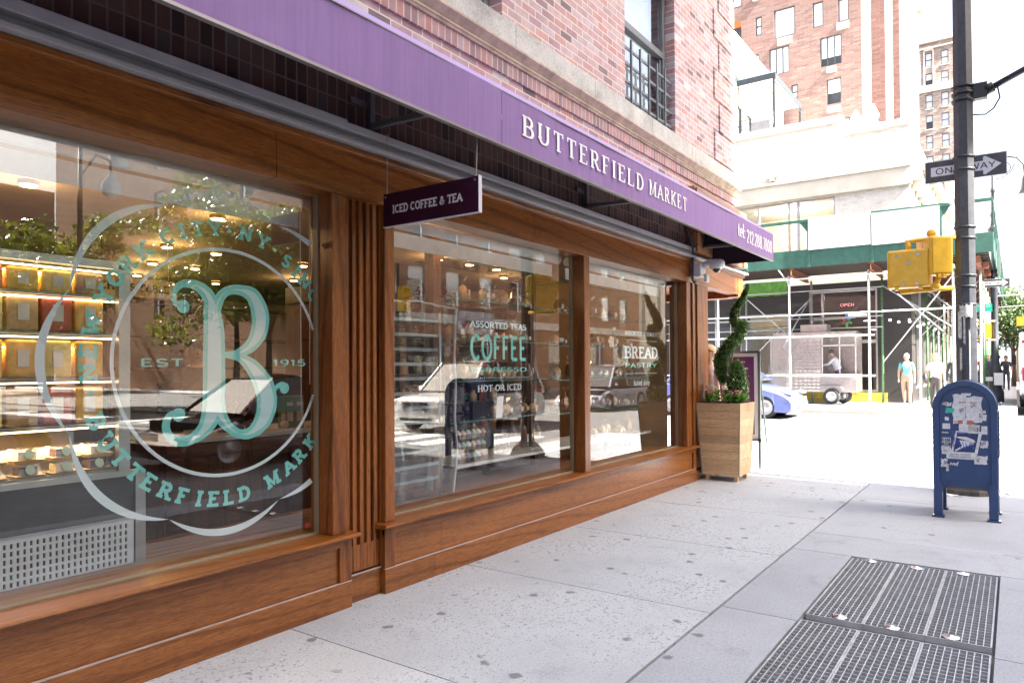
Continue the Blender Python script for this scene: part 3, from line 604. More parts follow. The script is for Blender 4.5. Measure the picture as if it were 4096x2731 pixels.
def circ_text(b, s, angs, r, flip, h=.085, **kw):
    for ch, a in zip(s, angs):
        w = GL[ch][0] * h * .95 if ch in GL else 0; a = radians(a); R0 = (cos(a), sin(a)); Tn = (sin(a), -cos(a)) if flip else (-sin(a), cos(a)); U = R0 if flip else (-R0[0], -R0[1])
        rr = r - (h / 2 if flip else -h / 2)
        if CX + r * cos(a) > 2.93: continue
        text(b, ch, lambda u, v, dd: (CX + rr * R0[0] + (u - w / 2) * Tn[0] + v * U[0], YG + .0045 - dd, CZ + rr * R0[1] + (u - w / 2) * Tn[1] + v * U[1]), h=h, wx=.95, **kw)
SL = dict(thick=.26, thin=.2, serif=.44, st=.2)
b = B(); circ_text(b, "BUTTERFIELD", [-157.5, -149, -141, -133, -126, -118, -110.5, -103, -96.5, -89.5, -82], .755, False, **SL)
circ_text(b, "MARKE", [-67, -57, -49.5, -41, -33], .752, False, **SL)
circ_text(b, "NEW", [184, 176, 166], .737, True, **SL); circ_text(b, "YORK", [154, 146, 138.5, 130], .737, True, **SL); circ_text(b, "CITY", [118, 111, 104, 96], .742, True, **SL)
circ_text(b, "NY", [81, 72], .745, True, **SL); circ_text(b, "SINCE", [57, 50, 43.5, 35.5, 27.5], .73, True, **SL)
for a in (65, 89, -168):
    x, z = CX + .738 * cos(radians(a)), CZ + .738 * sin(radians(a)); b.poly([(x + .012 * cos(i * pi / 6), YG + .0044, z + .012 * sin(i * pi / 6)) for i in range(12)])
fit_text(b, "EST.", vy()(1.846, 1.515), .27, .043, thick=.17, thin=.15); fit_text(b, "1915", vy()(2.63, 1.515), .24, .043, thick=.17, thin=.15)
obj("vinyl_letters", b, TEAL, panes[0])
b = B(); V = vy()
fit_text(b, "ASSORTED TEAS", V(4.51, 1.832), .808, .054, thick=.22, thin=.16, serif=.36, st=.14)
fit_text(b, "HOT OR ICED", V(4.606, 1.302), .628, .054, thick=.2, thin=.12, serif=.34, st=.1)
for i in range(30): x = 4.556 + .027 * i; b.box(x, x + .009, YG + .0043, YG + .0046, 1.409, 1.418)
obj("vinyl_white_letters", b, PALE, panes[1])
b = B(); fit_text(b, "COFFEE", V(4.513, 1.558), .804, .22, thick=.2, thin=.13, sp=.12); fit_text(b, "ESPRESSO", V(4.516, 1.462), .803, .042, thick=.16, thin=.16)
obj("vinyl_letters", b, TEAL, panes[1])
b = B(); fit_text(b, "ASSORTED COOKIES", V(7.306, 1.866), .874, .046, thick=.16, thin=.1, serif=.26, st=.08); fit_text(b, "BREAD", V(7.306, 1.598), .892, .138, thick=.22, thin=.12, serif=.42, st=.12)
for i in range(26): x = 7.33 + .033 * i; b.box(x, x + .013, YG + .0043, YG + .0046, 1.803, 1.813); b.box(x, x + .013, YG + .0043, YG + .0046, 1.419, 1.429)
text(b, "baked daily", V(7.523, 1.283), h=.075, wx=.98, thick=.12, thin=.08, slant=.15, sp=.02)
obj("vinyl_white_letters", b, PALE, panes[2])
b = B(); fit_text(b, "PASTRY", V(7.305, 1.488), .868, .058, thick=.16, thin=.14); obj("vinyl_letters", b, TEAL, panes[2])
b = B(); b.box(2.865, 2.905, YG + .0043, YG + .005, .515, .545); obj("alarm_sticker", b, M("red_sticker", (.4, .03, .04), .5, var=0), panes[0])
# ================================================================== AWNING
PUR = M("purple_canvas", (.225, .135, .35), .8, var=.07, vs=3)
def canvas_mat(m):
    nt = m.node_tree; bs = nt.nodes["Principled BSDF"]
    st = noise(nt, coords(nt, (9, 9, .5), "World"), 3, 5, .7); c = ramp(nt, st, [(.3, (.225, .138, .335)), (.55, (.262, .162, .38)), (.75, (.29, .185, .41))])
    c = mix(nt, c, ramp(nt, noise(nt, coords(nt, (1, 1, 1), "World"), 1.3, 3, .6), [(.3, (.93,) * 3), (.7, (1.06,) * 3)]), 1, 'MULTIPLY'); nt.links.new(c, bs.inputs["Base Color"])
    bump(nt, bs, noise(nt, coords(nt, (1, 1, 1), "World"), 500, 2), .15, .001)
canvas_mat(PUR); PUR_LIT = M("purple_canvas_top", (.38, .29, .56), .8, var=.05)  # top is a paler copy: light on the upward face put into the colour
aw = T("shop_awning", "long purple canvas awning with white serif shop name and telephone number", "awning", (5, 3.2, 3.06))
AY = 2.58; AK = AY / 2.95
ax = lambda x: x * AK
az_ = lambda z: 1.5 + (z - 1.5) * AK
AX0, AX1 = -3.0, ax(10.98); ZB, ZT = az_(3.085), az_(3.465)
def canvas(x0, x1):
    b = B(); n = 40
    for k in range(n):
        xa, xb = x0 + (x1 - x0) * k / n, x0 + (x1 - x0) * (k + 1) / n
        f = lambda x, z: AY + .004 * sin(x * 2.3 + z * 3) + .002 * sin(x * 9.1)
        b.smooth = True; b.quad((xa, f(xa, ZB), ZB), (xb, f(xb, ZB), ZB), (xb, f(xb, ZT), ZT), (xa, f(xa, ZT), ZT)); b.smooth = False
    return b
obj("valance", canvas(AX0, ax(4.055)), PUR, aw); obj("valance", canvas(ax(4.055) + .005, AX1), PUR, aw)
b = B(); b.quad((AX0, AY - .004, ZT + .001), (AX1, AY - .004, ZT + .001), (AX1, AY + .02, ZT + .04), (AX0, AY + .02, ZT + .04)); b.quad((AX0, AY + .02, ZT + .04), (AX1, AY + .02, ZT + .04), (AX1, YW - .01, 3.62), (AX0, YW - .01, 3.62)); obj("awning_top", b, PUR_LIT, aw)
b = B(); b.add([(AX1, AY, ZB), (AX1, YW - .1, ZB), (AX1, YW - .1, 3.60), (AX1, AY, ZT)], [(0, 1, 2, 3)]); b.add([(9.27, AY + .02, 2.96), (9.27, YW - .06, 3.1), (9.27, YW - .06, 3.58), (9.27, AY + .02, ZT)], [(0, 1, 2, 3)])  # second, inner sheet is added: dark plane for the shaded hollow under the awning
obj("end_panel", b, M("shade_dark_canvas", (.03, .015, .03), .9), aw)
b = B(); b.box(AX0, AX1, AY - .006, AY + .025, ZB - .014, ZB + .001); b.box(AX0, AX1, AY - .004, AY + .02, ZT - .006, ZT + .0008); obj("front_bar", b, M("bar_metal", (.24, .22, .23), .4, .5), aw)
for x in (.3, 3.30, 6.2, 9.24):
    b = B(); b.bar((x, YW - .02, 3.1), (x, AY + .03, 3.07), .035, .035); b.bar((x, YW - .03, 3.08), (x, YW - .03, 3.5), .04, .04); b.bar((x, YW - .03, 3.5), (x, AY + .02, 3.2), .03, .03); b.box(x - .16, x - .02, YW - .02, YW + .0, 3.22, 3.26)
    obj("support_bracket", b, M("bracket_metal", (.16, .15, .15), .45, .6), aw)
WL = M("white_letter_paint", (.82, .82, .82), .6, var=0)
b = B(); mpa = lambda u0, v0: (lambda u, v, dd: (ax(u0 + u), AY - .009 - dd, az_(v0 + v)))
fit_text(b, "BUTTERFIELD", mpa(4.31, 3.205), 2.08, .155, thick=.19, thin=.07, serif=.34, st=.07, sp=.3, jit=.0003)
fit_text(b, "MARKET", mpa(6.53, 3.205), .98, .15, thick=.19, thin=.07, serif=.34, st=.07, sp=.3, jit=.0003)
fit_text(b, "tel:", mpa(9.26, 3.20), .33, .2, thick=.15, thin=.08, sp=.0, slant=.1, jit=.0003); fit_text(b, "212.288.7800", mpa(9.66, 3.17), 1.2, .18, thick=.2, thin=.08, sp=.12, serif=.0, st=.08, jit=.0003)
obj("lettering", b, WL, aw)
# ================================================================== HANGING SIGN
sg = T("hanging_sign", "dark purple ICED COFFEE & TEA board hung on wires under the awning", "sign", (3.35, 3.0, 2.43))
b = B(); b.box(3.345, 3.37, 2.605, 3.4, 2.432, 2.648); obj("board", b, M("deep_purple", (.030, .003, .024), .3, var=0, coat=.3), sg)
b = B(); b.box(3.343, 3.372, 2.6, 2.605, 2.428, 2.652); b.box(3.343, 3.372, 2.605, 3.402, 2.428, 2.432); obj("edge_strip", b, M("white_edge", (.6, .6, .68), .4, var=0), sg)
b = B(); fit_text(b, "ICED COFFEE & TEA", lambda u, v, dd: (3.343 - dd, 3.315 - u, 2.51 + v), .585, .056, thick=.24, thin=.2, serif=.36, st=.2); obj("lettering", b, M("silver_letter", (.75, .73, .8), .5, var=0), sg)
b = B()
for y in (3.38, 2.63): b.tube([(3.342, y, 2.625), (3.355, y, 2.66), (3.357, y, 3.05)], .0018, 4); b.tube([(3.373, y, 2.625), (3.36, y, 2.66), (3.358, y - .01, 3.05)], .0018, 4); b.ball((3.341, y, 2.625), .006, 6)
obj("wire", b, M("wire_steel", (.4, .4, .4), .4, .8), sg)
# ================================================================== SECURITY CAMERA
cc = T("security_camera", "white dome security camera on the oak fascia below the awning end", "camera", (9.0, 3.42, 2.8))
WP = M("white_plastic", (.7, .71, .75), .35, var=.03)
b = B(); b.box(8.88, 9.08, 3.3, 3.435, 2.66, 2.84); obj("mounting_box", b, WP, cc, bevel=.012)
b = B(); b.tube([(8.98, 3.3, 2.8), (8.98, 3.22, 2.84), (8.98, 3.14, 2.84)], .045, 10); b.lathe([(.001, 2.875), (.07, 2.87), (.1, 2.84), (.1, 2.8), (.07, 2.755), (.055, 2.75)], (8.98, 3.12, 0), 20); obj("housing", b, WP, cc)
b = B(); b.ball((8.98, 3.12, 2.755), .056, 16); obj("dome", b, M("smoked_dome", (.02, .02, .025), .08, var=0, coat=1), cc)
b = B(); b.tube([(8.72, 3.45, 3.3), (8.74, 3.38, 3.12), (8.8, 3.36, 2.98), (8.85, 3.39, 2.9), (8.86, 3.40, 2.78), (8.86, 3.4, 2.62), (8.88, 3.38, 2.585), (8.9, 3.37, 2.6)], .016, 10); obj("conduit", b, M("grey_conduit", (.05, .07, .09), .4), cc)
b = B(); b.box(9.0, 9.1, 3.26, 3.3, 2.6, 2.7); obj("bracket", b, WP, cc, bevel=.01)
# ================================================================== SHOP INTERIOR
def emis(name, col, s): return M(name, (.8, .8, .8), .5, var=0, emit=col, es=s)
b = B(); b.quad((-6, YG + .1, .05), (10.8, YG + .1, .05), (10.8, 12, .05), (-6, 12, .05)); struct("shop_floor", b, M("shop_tiles", (.30, .24, .19), .4))
b = B(); b.quad((-6, YG + .1, 2.72), (10.8, YG + .1, 2.72), (10.8, 12, 2.72), (-6, 12, 2.72)); struct("shop_ceiling", b, M("ceiling_cream", (.36, .27, .18), .8))
b = B(); b.quad((-6, 11.5, 0), (10.8, 11.5, 0), (10.8, 11.5, 2.8), (-6, 11.5, 2.8)); b.quad((8.95, 3.8, 0), (8.95, 11.5, 0), (8.95, 11.5, 2.8), (8.95, 3.8, 2.8)); b.quad((-2.5, 3.8, 0), (-2.5, 11.5, 0), (-2.5, 11.5, 2.8), (-2.5, 3.8, 2.8))
struct("shop_walls", b, M("cream_tile_wall", (.40, .28, .17), .5))
b = B(); b.box(.9, 8.78, YG + .03, 4.35, .36, .455); b.box(-6, .9, YG + .1, 4.3, .3, .45); b.box(3.3, 8.78, 4.35, 4.37, .0, .36); struct("window_stage", b, wood("stage_oak", (.14, .06, .03), (.25, .12, .06), (.33, .17, .09), 'x', .5))
DW = wood("walnut", (.05, .02, .008), (.11, .045, .018), (.16, .075, .03), 'z', .35); DWX = wood("walnut_x", (.05, .02, .008), (.12, .05, .02), (.17, .08, .034), 'x', .35)
WARM = (1.0, .62, .28)
for i, (x, y) in enumerate([(1.92, 5.14), (3.23, 5.12), (4.55, 5.12), (5.86, 5.12), (6.4, 5.12), (6.91, 5.11), (3.69, 6.7), (4.21, 6.7), (5.3, 6.7), (4.17, 7.87), (4.68, 7.88), (6.1, 7.9), (4.58, 9.02), (5.67, 9.03), (7.6, 5.5)]):
    t = T("ceiling_lamp", "glowing disc lamp on the shop ceiling, " + ["leftmost of the row nearest the glass", "second from left in the row nearest the glass", "third from left in the row nearest the glass", "fourth from left in the row nearest the glass", "fifth from left in the row nearest the glass", "sixth from left in the row nearest the glass", "left one of the second row, over the counter", "middle one of the second row, over the counter", "right one of the second row", "left one of the third row", "middle one of the third row", "right one of the third row", "left one of the rearmost pair", "right one of the rearmost pair", "rightmost of all, behind the mullion"][i], "lamp", (x, y, 2.7), group="ceiling lamps inside the shop")
    b = B(); b.lathe([(.001, 2.675), (.045, 2.675), (.05, 2.685)], (x, y, 0), 16); obj("bulb", b, emis("warm_lamp", WARM, 2.4), t)
    b = B(); b.lathe([(.055, 2.682), (.062, 2.70), (.058, 2.717)], (x, y, 0), 16); obj("rim", b, M("brass_rim", (.3, .2, .1), .4, .6), t)
    if i in (0, 1, 3, 6, 9, 12, 14, 11):
        l = bpy.data.lights.new("lamp_glow", 'POINT'); l.energy = .8; l.color = WARM; l.shadow_soft_size = .1; lo = bpy.data.objects.new("lamp_glow", l); COL.objects.link(lo); lo.location = (0, 0, -.12); lo.parent = t
# roller blinds behind the top of each window
for x0, x1, lab in ((-1, 3.0, "white roller blind tube across the top of the left window"), (3.55, 6.08, "white roller blind tube above the coffee lettering"), (6.25, 8.7, "white roller blind tube above the bread lettering")):
    t = T("roller_blind", lab, "blind", (x0, 3.72, 2.5), group="roller blinds at the window heads")
    b = B(); b.tube([(x0, 3.73, 2.575), (x1, 3.73, 2.575)], .043, 14); obj("tube", b, M("blind_white", (.85, .88, .86), .6), t)
    b = B(); b.box(x0 + .03, x1 - .06, 3.765, 3.768, 2.42, 2.52); b.box(x0 + .03, x1 - .06, 3.76, 3.773, 2.405, 2.42); obj("cloth_edge", b, MATS["blind_white"], t)
    if x0 < 3:
        b = B(); b.tube([(x1 - .07, 3.73, 2.5), (x1 - .07, 3.72, 1.2)], .003, 4); b.tube([(x1 - .02, 3.7, 2.5), (x1 - .02, 3.7, 1.4)], .003, 4); obj("pull_chain", b, MATS["blind_white"], t)
t = T("light_strip", "thin orange glowing strip light at the top of the middle window", "lamp", (4.2, 3.8, 2.5))
b = B(); b.box(3.95, 5.1, 3.8, 3.815, 2.575, 2.587); obj("tube", b, emis("strip_glow", (1, .5, .2), 3), t)
# refrigerated display case behind the left window
dc = T("display_case", "tall chilled display case with steel grille behind the left window", "display case", (.9, 4.1, .46))
SS_ = M("brushed_steel", (.35, .40, .44), .35, .7, var=.08); BLK = M("black_panel", (.025, .035, .045), .15, var=.3); BLK.name = "black_panel"
GY = 3.93
b = B(); hs = []
pg = lambda u, v, dd: (u, GY + dd, v)
xs0 = .3
for r in range(6):
    for c in range(58):
        u = xs0 + .02 + c * .0283; v = .462 + r * .037; hs.append((u, u + .0115, v, v + .025))
holes(b, pg, xs0, 1.98, .452, .70, hs, .01); obj("grille", b, M("grille_paint", (.62, .74, .84), .45), dc)
b = B(); b.quad((xs0, GY + .05, .45), (1.98, GY + .05, .45), (1.98, GY + .05, .7), (xs0, GY + .05, .7)); b.box(xs0, 1.98, GY + .01, GY + .05, .70, .93); obj("black_front", b, BLK, dc)
b = B(); b.box(1.985, 2.04, GY - .01, GY + .05, .452, .95); b.box(xs0, 2.0, GY - .02, GY + .02, .93, .96); b.box(xs0, 1.98, GY - .012, GY - .002, .698, .706); b.box(1.9, 1.96, GY, GY + .04, .96, 2.06); b.box(xs0, 1.96, GY, GY + .7, 2.04, 2.08); b.box(xs0, 1.97, 4.62, 4.66, .45, 2.06); obj("steel_frame", b, SS_, dc)
b = B()
for z in (.96, 1.21, 1.45, 1.68, 1.88): b.box(xs0, 1.93, GY + .02, 4.6, z, z + .012)
obj("shelf", b, M("shelf_grey", (.22, .25, .27), .3, .4), dc)
b = B()
for z in (1.205, 1.445, 1.675, 1.875, 2.03): b.box(xs0, 1.9, GY + .05, GY + .065, z - .012, z - .004)
obj("shelf_light", b, emis("case_light", (1, .66, .34), .8), dc)
for z in (1.15, 1.62, 2.0):
    l = bpy.data.lights.new("case_glow", 'AREA'); l.shape = 'RECTANGLE'; l.size = 1.5; l.size_y = .05; l.energy = 2.0; l.color = (1, .66, .36); lo = bpy.data.objects.new("case_glow", l); COL.objects.link(lo); lo.location = (1.1 - .9, 4.05 - 4.1, z - .46); lo.parent = dc
b = B(); b.quad((xs0, 4.6, .97), (1.93, 4.6, .97), (1.93, 4.6, 2.03), (xs0, 4.6, 2.03)); obj("back_wall", b, M("case_back", (.55, .42, .27), .5), dc)
# packages on the shelves
KR = M("kraft_tray", (.52, .38, .20), .7); CHOC = M("chocolate_cake", (.07, .03, .02), .6, var=.4, vs=30); CREAM = M("cream_cake", (.7, .58, .38), .6, var=.2, vs=30); GRL = M("pale_green_label", (.45, .62, .48), .5, var=0); CLR = glass("clear_wrap", (.93, .93, .92), 1.45, (1, 1, 1), .12)
PCK = [M("orange_pack", (.80, .48, .12), .5, var=.3, vs=14), M("yellow_pack", (.85, .64, .22), .5, var=.3, vs=14), M("tan_pack", (.55, .36, .18), .5, var=.3, vs=14), M("berry_pack", (.45, .10, .06), .5, var=.3, vs=14)]
def cakebox(x, y, z, lab, cake, grp="cake slices in kraft trays on the case shelf"):
    t = T("cake_box", lab, "cake box", (x, y, z), group=grp)
    b = B(); b.add([(x - .055, y - .045, z), (x + .055, y - .045, z), (x + .055, y + .045, z), (x - .055, y + .045, z), (x - .07, y - .06, z + .02), (x + .07, y - .06, z + .02), (x + .07, y + .06, z + .02), (x - .07, y + .06, z + .02)], [(3, 2, 1, 0), (0, 1, 5, 4), (1, 2, 6, 5), (2, 3, 7, 6), (3, 0, 4, 7), (4, 5, 6, 7)]); obj("tray", b, KR, t)
    b = B(); b.box(x - .045, x + .035, y - .04, y + .04, z + .021, z + .06); obj("cake", b, cake, t)
    b = B(); b.add([(x - .062, y - .052, z + .021), (x + .062, y - .052, z + .021), (x + .062, y + .052, z + .021), (x - .062, y + .052, z + .021), (x - .04, y - .032, z + .075), (x + .04, y - .032, z + .075), (x + .04, y + .032, z + .075), (x - .04, y + .032, z + .075)], [(4, 5, 6, 7), (0, 1, 5, 4), (1, 2, 6, 5), (2, 3, 7, 6), (3, 0, 4, 7)]); obj("lid", b, CLR, t)
    b = B(); b.poly([(x + .022 * cos(i * pi / 7), y - .049 + .009 * sin(i * pi / 7), z + .048 + .024 * sin(i * pi / 7)) for i in range(14)]); obj("label_sticker", b, GRL, t)
for i in range(4):
    for j in range(2): cakebox(1.33 + .165 * i + (R.random() - .5) * .01, 4.02 + .0 * j, .962 + .078 * j, "kraft tray cake slice, %s one of the %s layer above the steel grille" % (["leftmost", "second from left", "third from left", "rightmost"][i], ["lower", "upper"][j]), CHOC if (i + j) % 2 else CREAM)
for i in range(4): cakebox(1.3 + .17 * i, 4.19, .962 + .07, "kraft tray cake slice in the row behind the front trays", CREAM)
def pack(x, y, z, w, h, dp, m, nm, lab, cat, grp):
    t = T(nm, lab, cat, (x, y, z), group=grp); b = B(); b.box(x - w / 2, x + w / 2, y - dp / 2, y + dp / 2, z, z + h); obj("tub", b, m, t, bevel=.012)
    b = B(); b.box(x - w / 2 - .004, x + w / 2 + .004, y - dp / 2 - .004, y + dp / 2 + .004, z + h, z + h + .012); obj("lid", b, CLR, t); b = B(); b.box(x - .025, x + .025, y - dp / 2 - .007, y - dp / 2 - .005, z + h * .3, z + h * .75); obj("label_sticker", b, M("paper_label", (.75, .73, .66), .6, var=0), t)
rowname = {1.222: "shelf above the cake trays", 1.462: "middle shelf", 1.692: "shelf below the top", 1.892: "top shelf"}
for z in (1.222, 1.462, 1.692, 1.892):
    n = 5
    for i in range(n):
        w = .14; h = .12 if z > 1.8 else .19; x = 1.16 + .155 * i; m = PCK[(i + int(z * 10)) % 4] if z != 1.462 else PCK[i % 2]
        pack(x, 4.05, z, w, h, .12, m, "food_tub", "%s tub, %s on the %s of the chilled case" % (m.name.split('_')[0], ["leftmost", "second from left", "middle one", "second from right", "rightmost"][i], rowname[z]), "food tub", "food tubs in the chilled case")
# counter with marble top
MARB = M("white_marble", (.62, .66, .68), .2, var=.12, vs=5)
ct = T("service_counter", "walnut counter with white marble top behind the left window", "counter", (3.3, 5.2, 0))
b = B(); b.box(2.62, 4.6, 4.86, 5.6, .965, 1.0); obj("marble_top", b, MARB, ct, bevel=.004)
b = B(); b.box(2.68, 4.6, 4.92, 5.5, .05, .965); obj("carcass", b, DW, ct)
b = B(); b.box(2.69, 4.6, 4.895, 4.92, .86, .955); b.box(2.69, 4.6, 4.895, 4.92, .05, .2); b.box(2.69, 2.82, 4.894, 4.92, .2, .86); b.box(3.75, 3.9, 4.894, 4.92, .2, .86); obj("panel_rails", b, DWX, ct, bevel=.005)
def monitor(x, y, w, h, lab, rz):
    t = T("till_screen", lab, "till screen", (x, y, 1.0), rz, "till screens on the counter")
    b = B(); b.box(-w / 2, w / 2, -.012, .012, .16, .16 + h); obj("screen", b, BLK, t, world=False, bevel=.006)
    b = B(); b.box(-.03, .03, .01, .05, .0, .25); b.box(-.1, .1, -.06, .1, 0, .015); obj("stand", b, BLK, t, world=False)
monitor(3.02, 5.45, .3, .24, "black till screen on the counter in front of the capped clerk", .5); monitor(3.45, 5.4, .34, .26, "larger black till screen right of the clerk", .3)
t = T("card_reader", "black card reader and printer at the middle of the marble counter", "card reader", (3.35, 5.12, 1.0)); b = B(); b.box(3.27, 3.42, 5.05, 5.2, 1.001, 1.12); obj("printer", b, BLK, t, bevel=.01); b = B(); b.box(3.46, 3.54, 5.02, 5.1, 1.001, 1.06); obj("keypad", b, M("keypad_grey", (.1, .1, .11), .4), t, bevel=.006)
for i, (x, m, lab) in enumerate([(3.82, M("green_carton", (.10, .24, .07), .5), "green and white carton standing on the counter's right end"), (3.92, M("grey_carton", (.30, .32, .33), .5), "grey carton beside the green one at the counter's right end")]):
    t = T("carton", lab, "carton", (x, 5.05, 1.0), group="cartons at the counter end"); b = B(); b.box(x - .045, x + .045, 5.0, 5.1, 1.001, 1.27); obj("box", b, m, t, bevel=.003); b = B(); b.box(x - .03, x + .03, 4.996, 4.999, 1.06, 1.14); b.box(x - .03, x + .03, 4.996, 4.999, 1.19, 1.22); obj("printed_panel", b, MATS["paper_label"], t)
t = T("tape_roll", "tan roll of tape on the marble counter", "tape", (3.62, 5.1, 1.0)); b = B(); b.lathe([(.035, -.02), (.055, -.02), (.055, .02), (.035, .02), (.035, -.02)], (3.62, 5.1, 1.056), 20, axis='y'); obj("roll", b, M("tape_tan", (.5, .38, .2), .5), t)
b = B(); b.ball((3.75, 4.98, 1.04), .035, 8); b.ball((3.76, 5.0, 1.1), .02, 8, (1, 1, 2)); tag(obj("paper_bag", b, M("paper_bag", (.5, .42, .34), .8)), "small crumpled paper bag before the green carton", "bag")
# overhead sign
t = T("table_sign", "cream hanging board reading CHEF'S TABLE inside the shop", "sign", (3.3, 6.5, 2.2)); b = B(); b.box(2.92, 3.66, 6.5, 6.52, 2.16, 2.33); obj("board", b, M("cream_board", (.75, .58, .34), .6), t)
b = B(); fit_text(b, "CHEF'S TABLE", lambda u, v, dd: (2.98 + u, 6.497 - dd, 2.21 + v), .62, .07, thick=.22, thin=.14, serif=.34, st=.12); obj("lettering", b, M("ink", (.03, .025, .02), .6, var=0), t)
b = B(); b.tube([(3.0, 6.51, 2.33), (3.0, 6.51, 2.7)], .004, 5); b.tube([(3.6, 6.51, 2.33), (3.6, 6.51, 2.7)], .004, 5); obj("hanger", b, BLK, t)
# back cabinets and wall shelving
t = T("wall_cabinet", "dark walnut shelving on the rear wall behind the counter", "shelving", (5, 9, 0)); b = B()
for x in (2.2, 3.2, 4.2, 5.2, 6.2, 7.2, 8.2): b.box(x, x + .06, 9.0, 9.4, .05, 2.4)
for z in (.05, .6, 1.1, 1.5, 1.9, 2.35): b.box(2.2, 8.26, 9.01, 9.39, z, z + .03)
obj("carcass", b, DW, t); 
t2 = T("goods_shelving", "tall walnut shop shelving seen deep behind the bread lettering", "shelving", (7, 6.4, 0)); b = B()
for x in (5.0, 6.2, 7.4, 8.6): b.box(x, x + .05, 6.2, 6.6, .05, 2.4)
for z in (.05, .55, 1.0, 1.4, 1.8, 2.2): b.box(5.0, 8.65, 6.21, 6.6, z, z + .025)
b.box(5.0, 8.65, 6.6, 6.62, .05, 2.4); obj("carcass", b, DW, t2)
GC = [M("jar_red", (.35, .05, .03), .4, var=0), M("jar_gold", (.55, .36, .12), .3, var=0), M("jar_cream", (.6, .55, .45), .5, var=0), M("jar_green", (.10, .2, .07), .4, var=0), M("jar_dark", (.07, .04, .03), .3, var=0)]
for k in range(60):
    r_, c_ = divmod(k, 15); x = 5.12 + .235 * c_ + R.uniform(-.02, .02); z = [1.025, 1.425, 1.825, .575][r_]; m_ = GC[R.randrange(5)]
    t = T("goods_jar", "%s jar, %s from left on the %s board of the deep walnut shelving" % (m_.name.split("_")[1], ["first", "second", "third", "fourth", "fifth", "sixth", "seventh", "eighth", "ninth", "tenth", "eleventh", "twelfth", "thirteenth", "fourteenth", "fifteenth"][c_], ["middle", "upper", "top", "low"][r_]), "jar", (x, 6.3, z), group="jars on the deep shelving"); h = R.uniform(.12, .24); w_ = R.uniform(.045, .075)
    b = B(); b.lathe([(.001, 0), (w_, 0), (w_, h * .75), (w_ * .6, h * .85), (w_ * .6, h)], (x, 6.3, z), 10); obj("vessel", b, m_, t); b = B(); b.lathe([(w_ * .65, h), (w_ * .65, h + .02), (.001, h + .02)], (x, 6.3, z), 10); obj("lid", b, MATS["brushed_steel"], t)
# window display of the two right windows
ms = T("marble_shelf", "long white marble shelf low behind the right windows", "shelf", (6.7, 4.2, .64)); b = B(); b.box(4.72, 8.77, 3.95, 4.5, .625, .655); obj("slab", b, MARB, ms, bevel=.004)
b = B()
for x in (4.95, 5.5, 6.35, 7.2, 8.0, 8.6): b.box(x, x + .06, 4.2, 4.26, .455, .625)
obj("leg", b, DW, ms)
GSH = glass("shelf_glass", (.80, .90, .86), 1.5); GED = M("glass_edge", (.05, .20, .15), .2, var=0)
def gshelf(x0, x1, y0, y1, z, lab):
    t = T("glass_shelf", lab, "shelf", ((x0 + x1) / 2, (y0 + y1) / 2, z), group="glass shelves in the right windows"); b = B(); b.quad((x0, y0, z), (x1, y0, z), (x1, y1, z), (x0, y1, z)); obj("sheet", b, GSH, t)
    b = B(); b.box(x0, x1, y0 - .002, y0, z - .005, z + .005); b.box(x0 - .002, x0, y0, y1, z - .005, z + .005); obj("edge", b, GED, t)
for z, l in ((1.02, "lowest"), (1.38, "second from bottom"), (1.75, "middle"), (2.11, "second from top"), (2.45, "topmost")): 
    gshelf(4.72, 6.3, 4.0, 4.4, z, "%s green-edged glass shelf left of the inner fluted column" % l); gshelf(6.5, 8.72, 4.0, 4.4, z - .02, "%s green-edged glass shelf right of the inner fluted column" % l)
t = T("fluted_column", "walnut fluted column standing on the marble shelf behind the middle window", "column", (6.4, 4.3, .65)); b = B()
b.lathe([(.075 + (.006 if k % 2 else 0), 0) for k in range(1)] + [(.075, 2.0)], (6.4, 4.3, .655), 24); v = b.v; b.v = [((x - 6.4) * (1 + .09 * (i % 2)) + 6.4, (y - 4.3) * (1 + .09 * (i % 2)) + 4.3, z) for i, (x, y, z) in enumerate(v)]; b.sm = [False] * len(b.f); obj("shaft", b, DW, t); b = B(); b.lathe([(.1, 0), (.1, .03), (.08, .05)], (6.4, 4.3, .655), 24); obj("foot", b, DW, t)
t = T("wooden_post", "plain walnut post at the left of the marble shelf", "post", (4.66, 4.1, .45)); b = B(); b.box(4.60, 4.70, 4.08, 4.18, .455, 2.7); tag(obj("shaft", b, DW, t), None, None)
# bakery rack under plastic cover
rk = T("bakery_rack", "steel bakery tray rack under a clear plastic cover at the left of the middle window", "rack", (4.1, 4.05, .45)); b = B()
for x, y in ((3.72, 3.85), (4.42, 3.85), (3.72, 4.4), (4.42, 4.4)): b.tube([(x, y, .46), (x, y, 1.95)], .012, 8)
obj("frame", b, MATS["brushed_steel"], rk)
b = B()
for k in range(12): z = .6 + k * .115; b.box(3.74, 4.4, 3.86, 4.39, z, z + .012); b.box(3.74, 4.4, 3.855, 3.862, z, z + .025)
obj("tray", b, MATS["brushed_steel"], rk)
b = B()
PL = glass("plastic_cover", (.80, .83, .85), 1.5, (1, 1, 1), .15)
n = 24; zs = [.48, .8, 1.1, 1.35, 1.6, 1.85, 2.02]
def cov(i, z): 
    u = i / n; x = 3.62 + .92 * u; s_ = .02 * sin(i * 1.7 + z * 7) + .015 * sin(i * .6 - z * 11); return (x + s_ * .6 + (.03 if z < 1.3 else 0) * sin(z * 9), 3.79 + s_, z - (.06 * abs(u - .5) if z > 2 else 0))
b.smooth = True
for i in range(n):
    for j in range(6): b.quad(cov(i, zs[j]), cov(i + 1, zs[j]), cov(i + 1, zs[j + 1]), cov(i, zs[j + 1]))
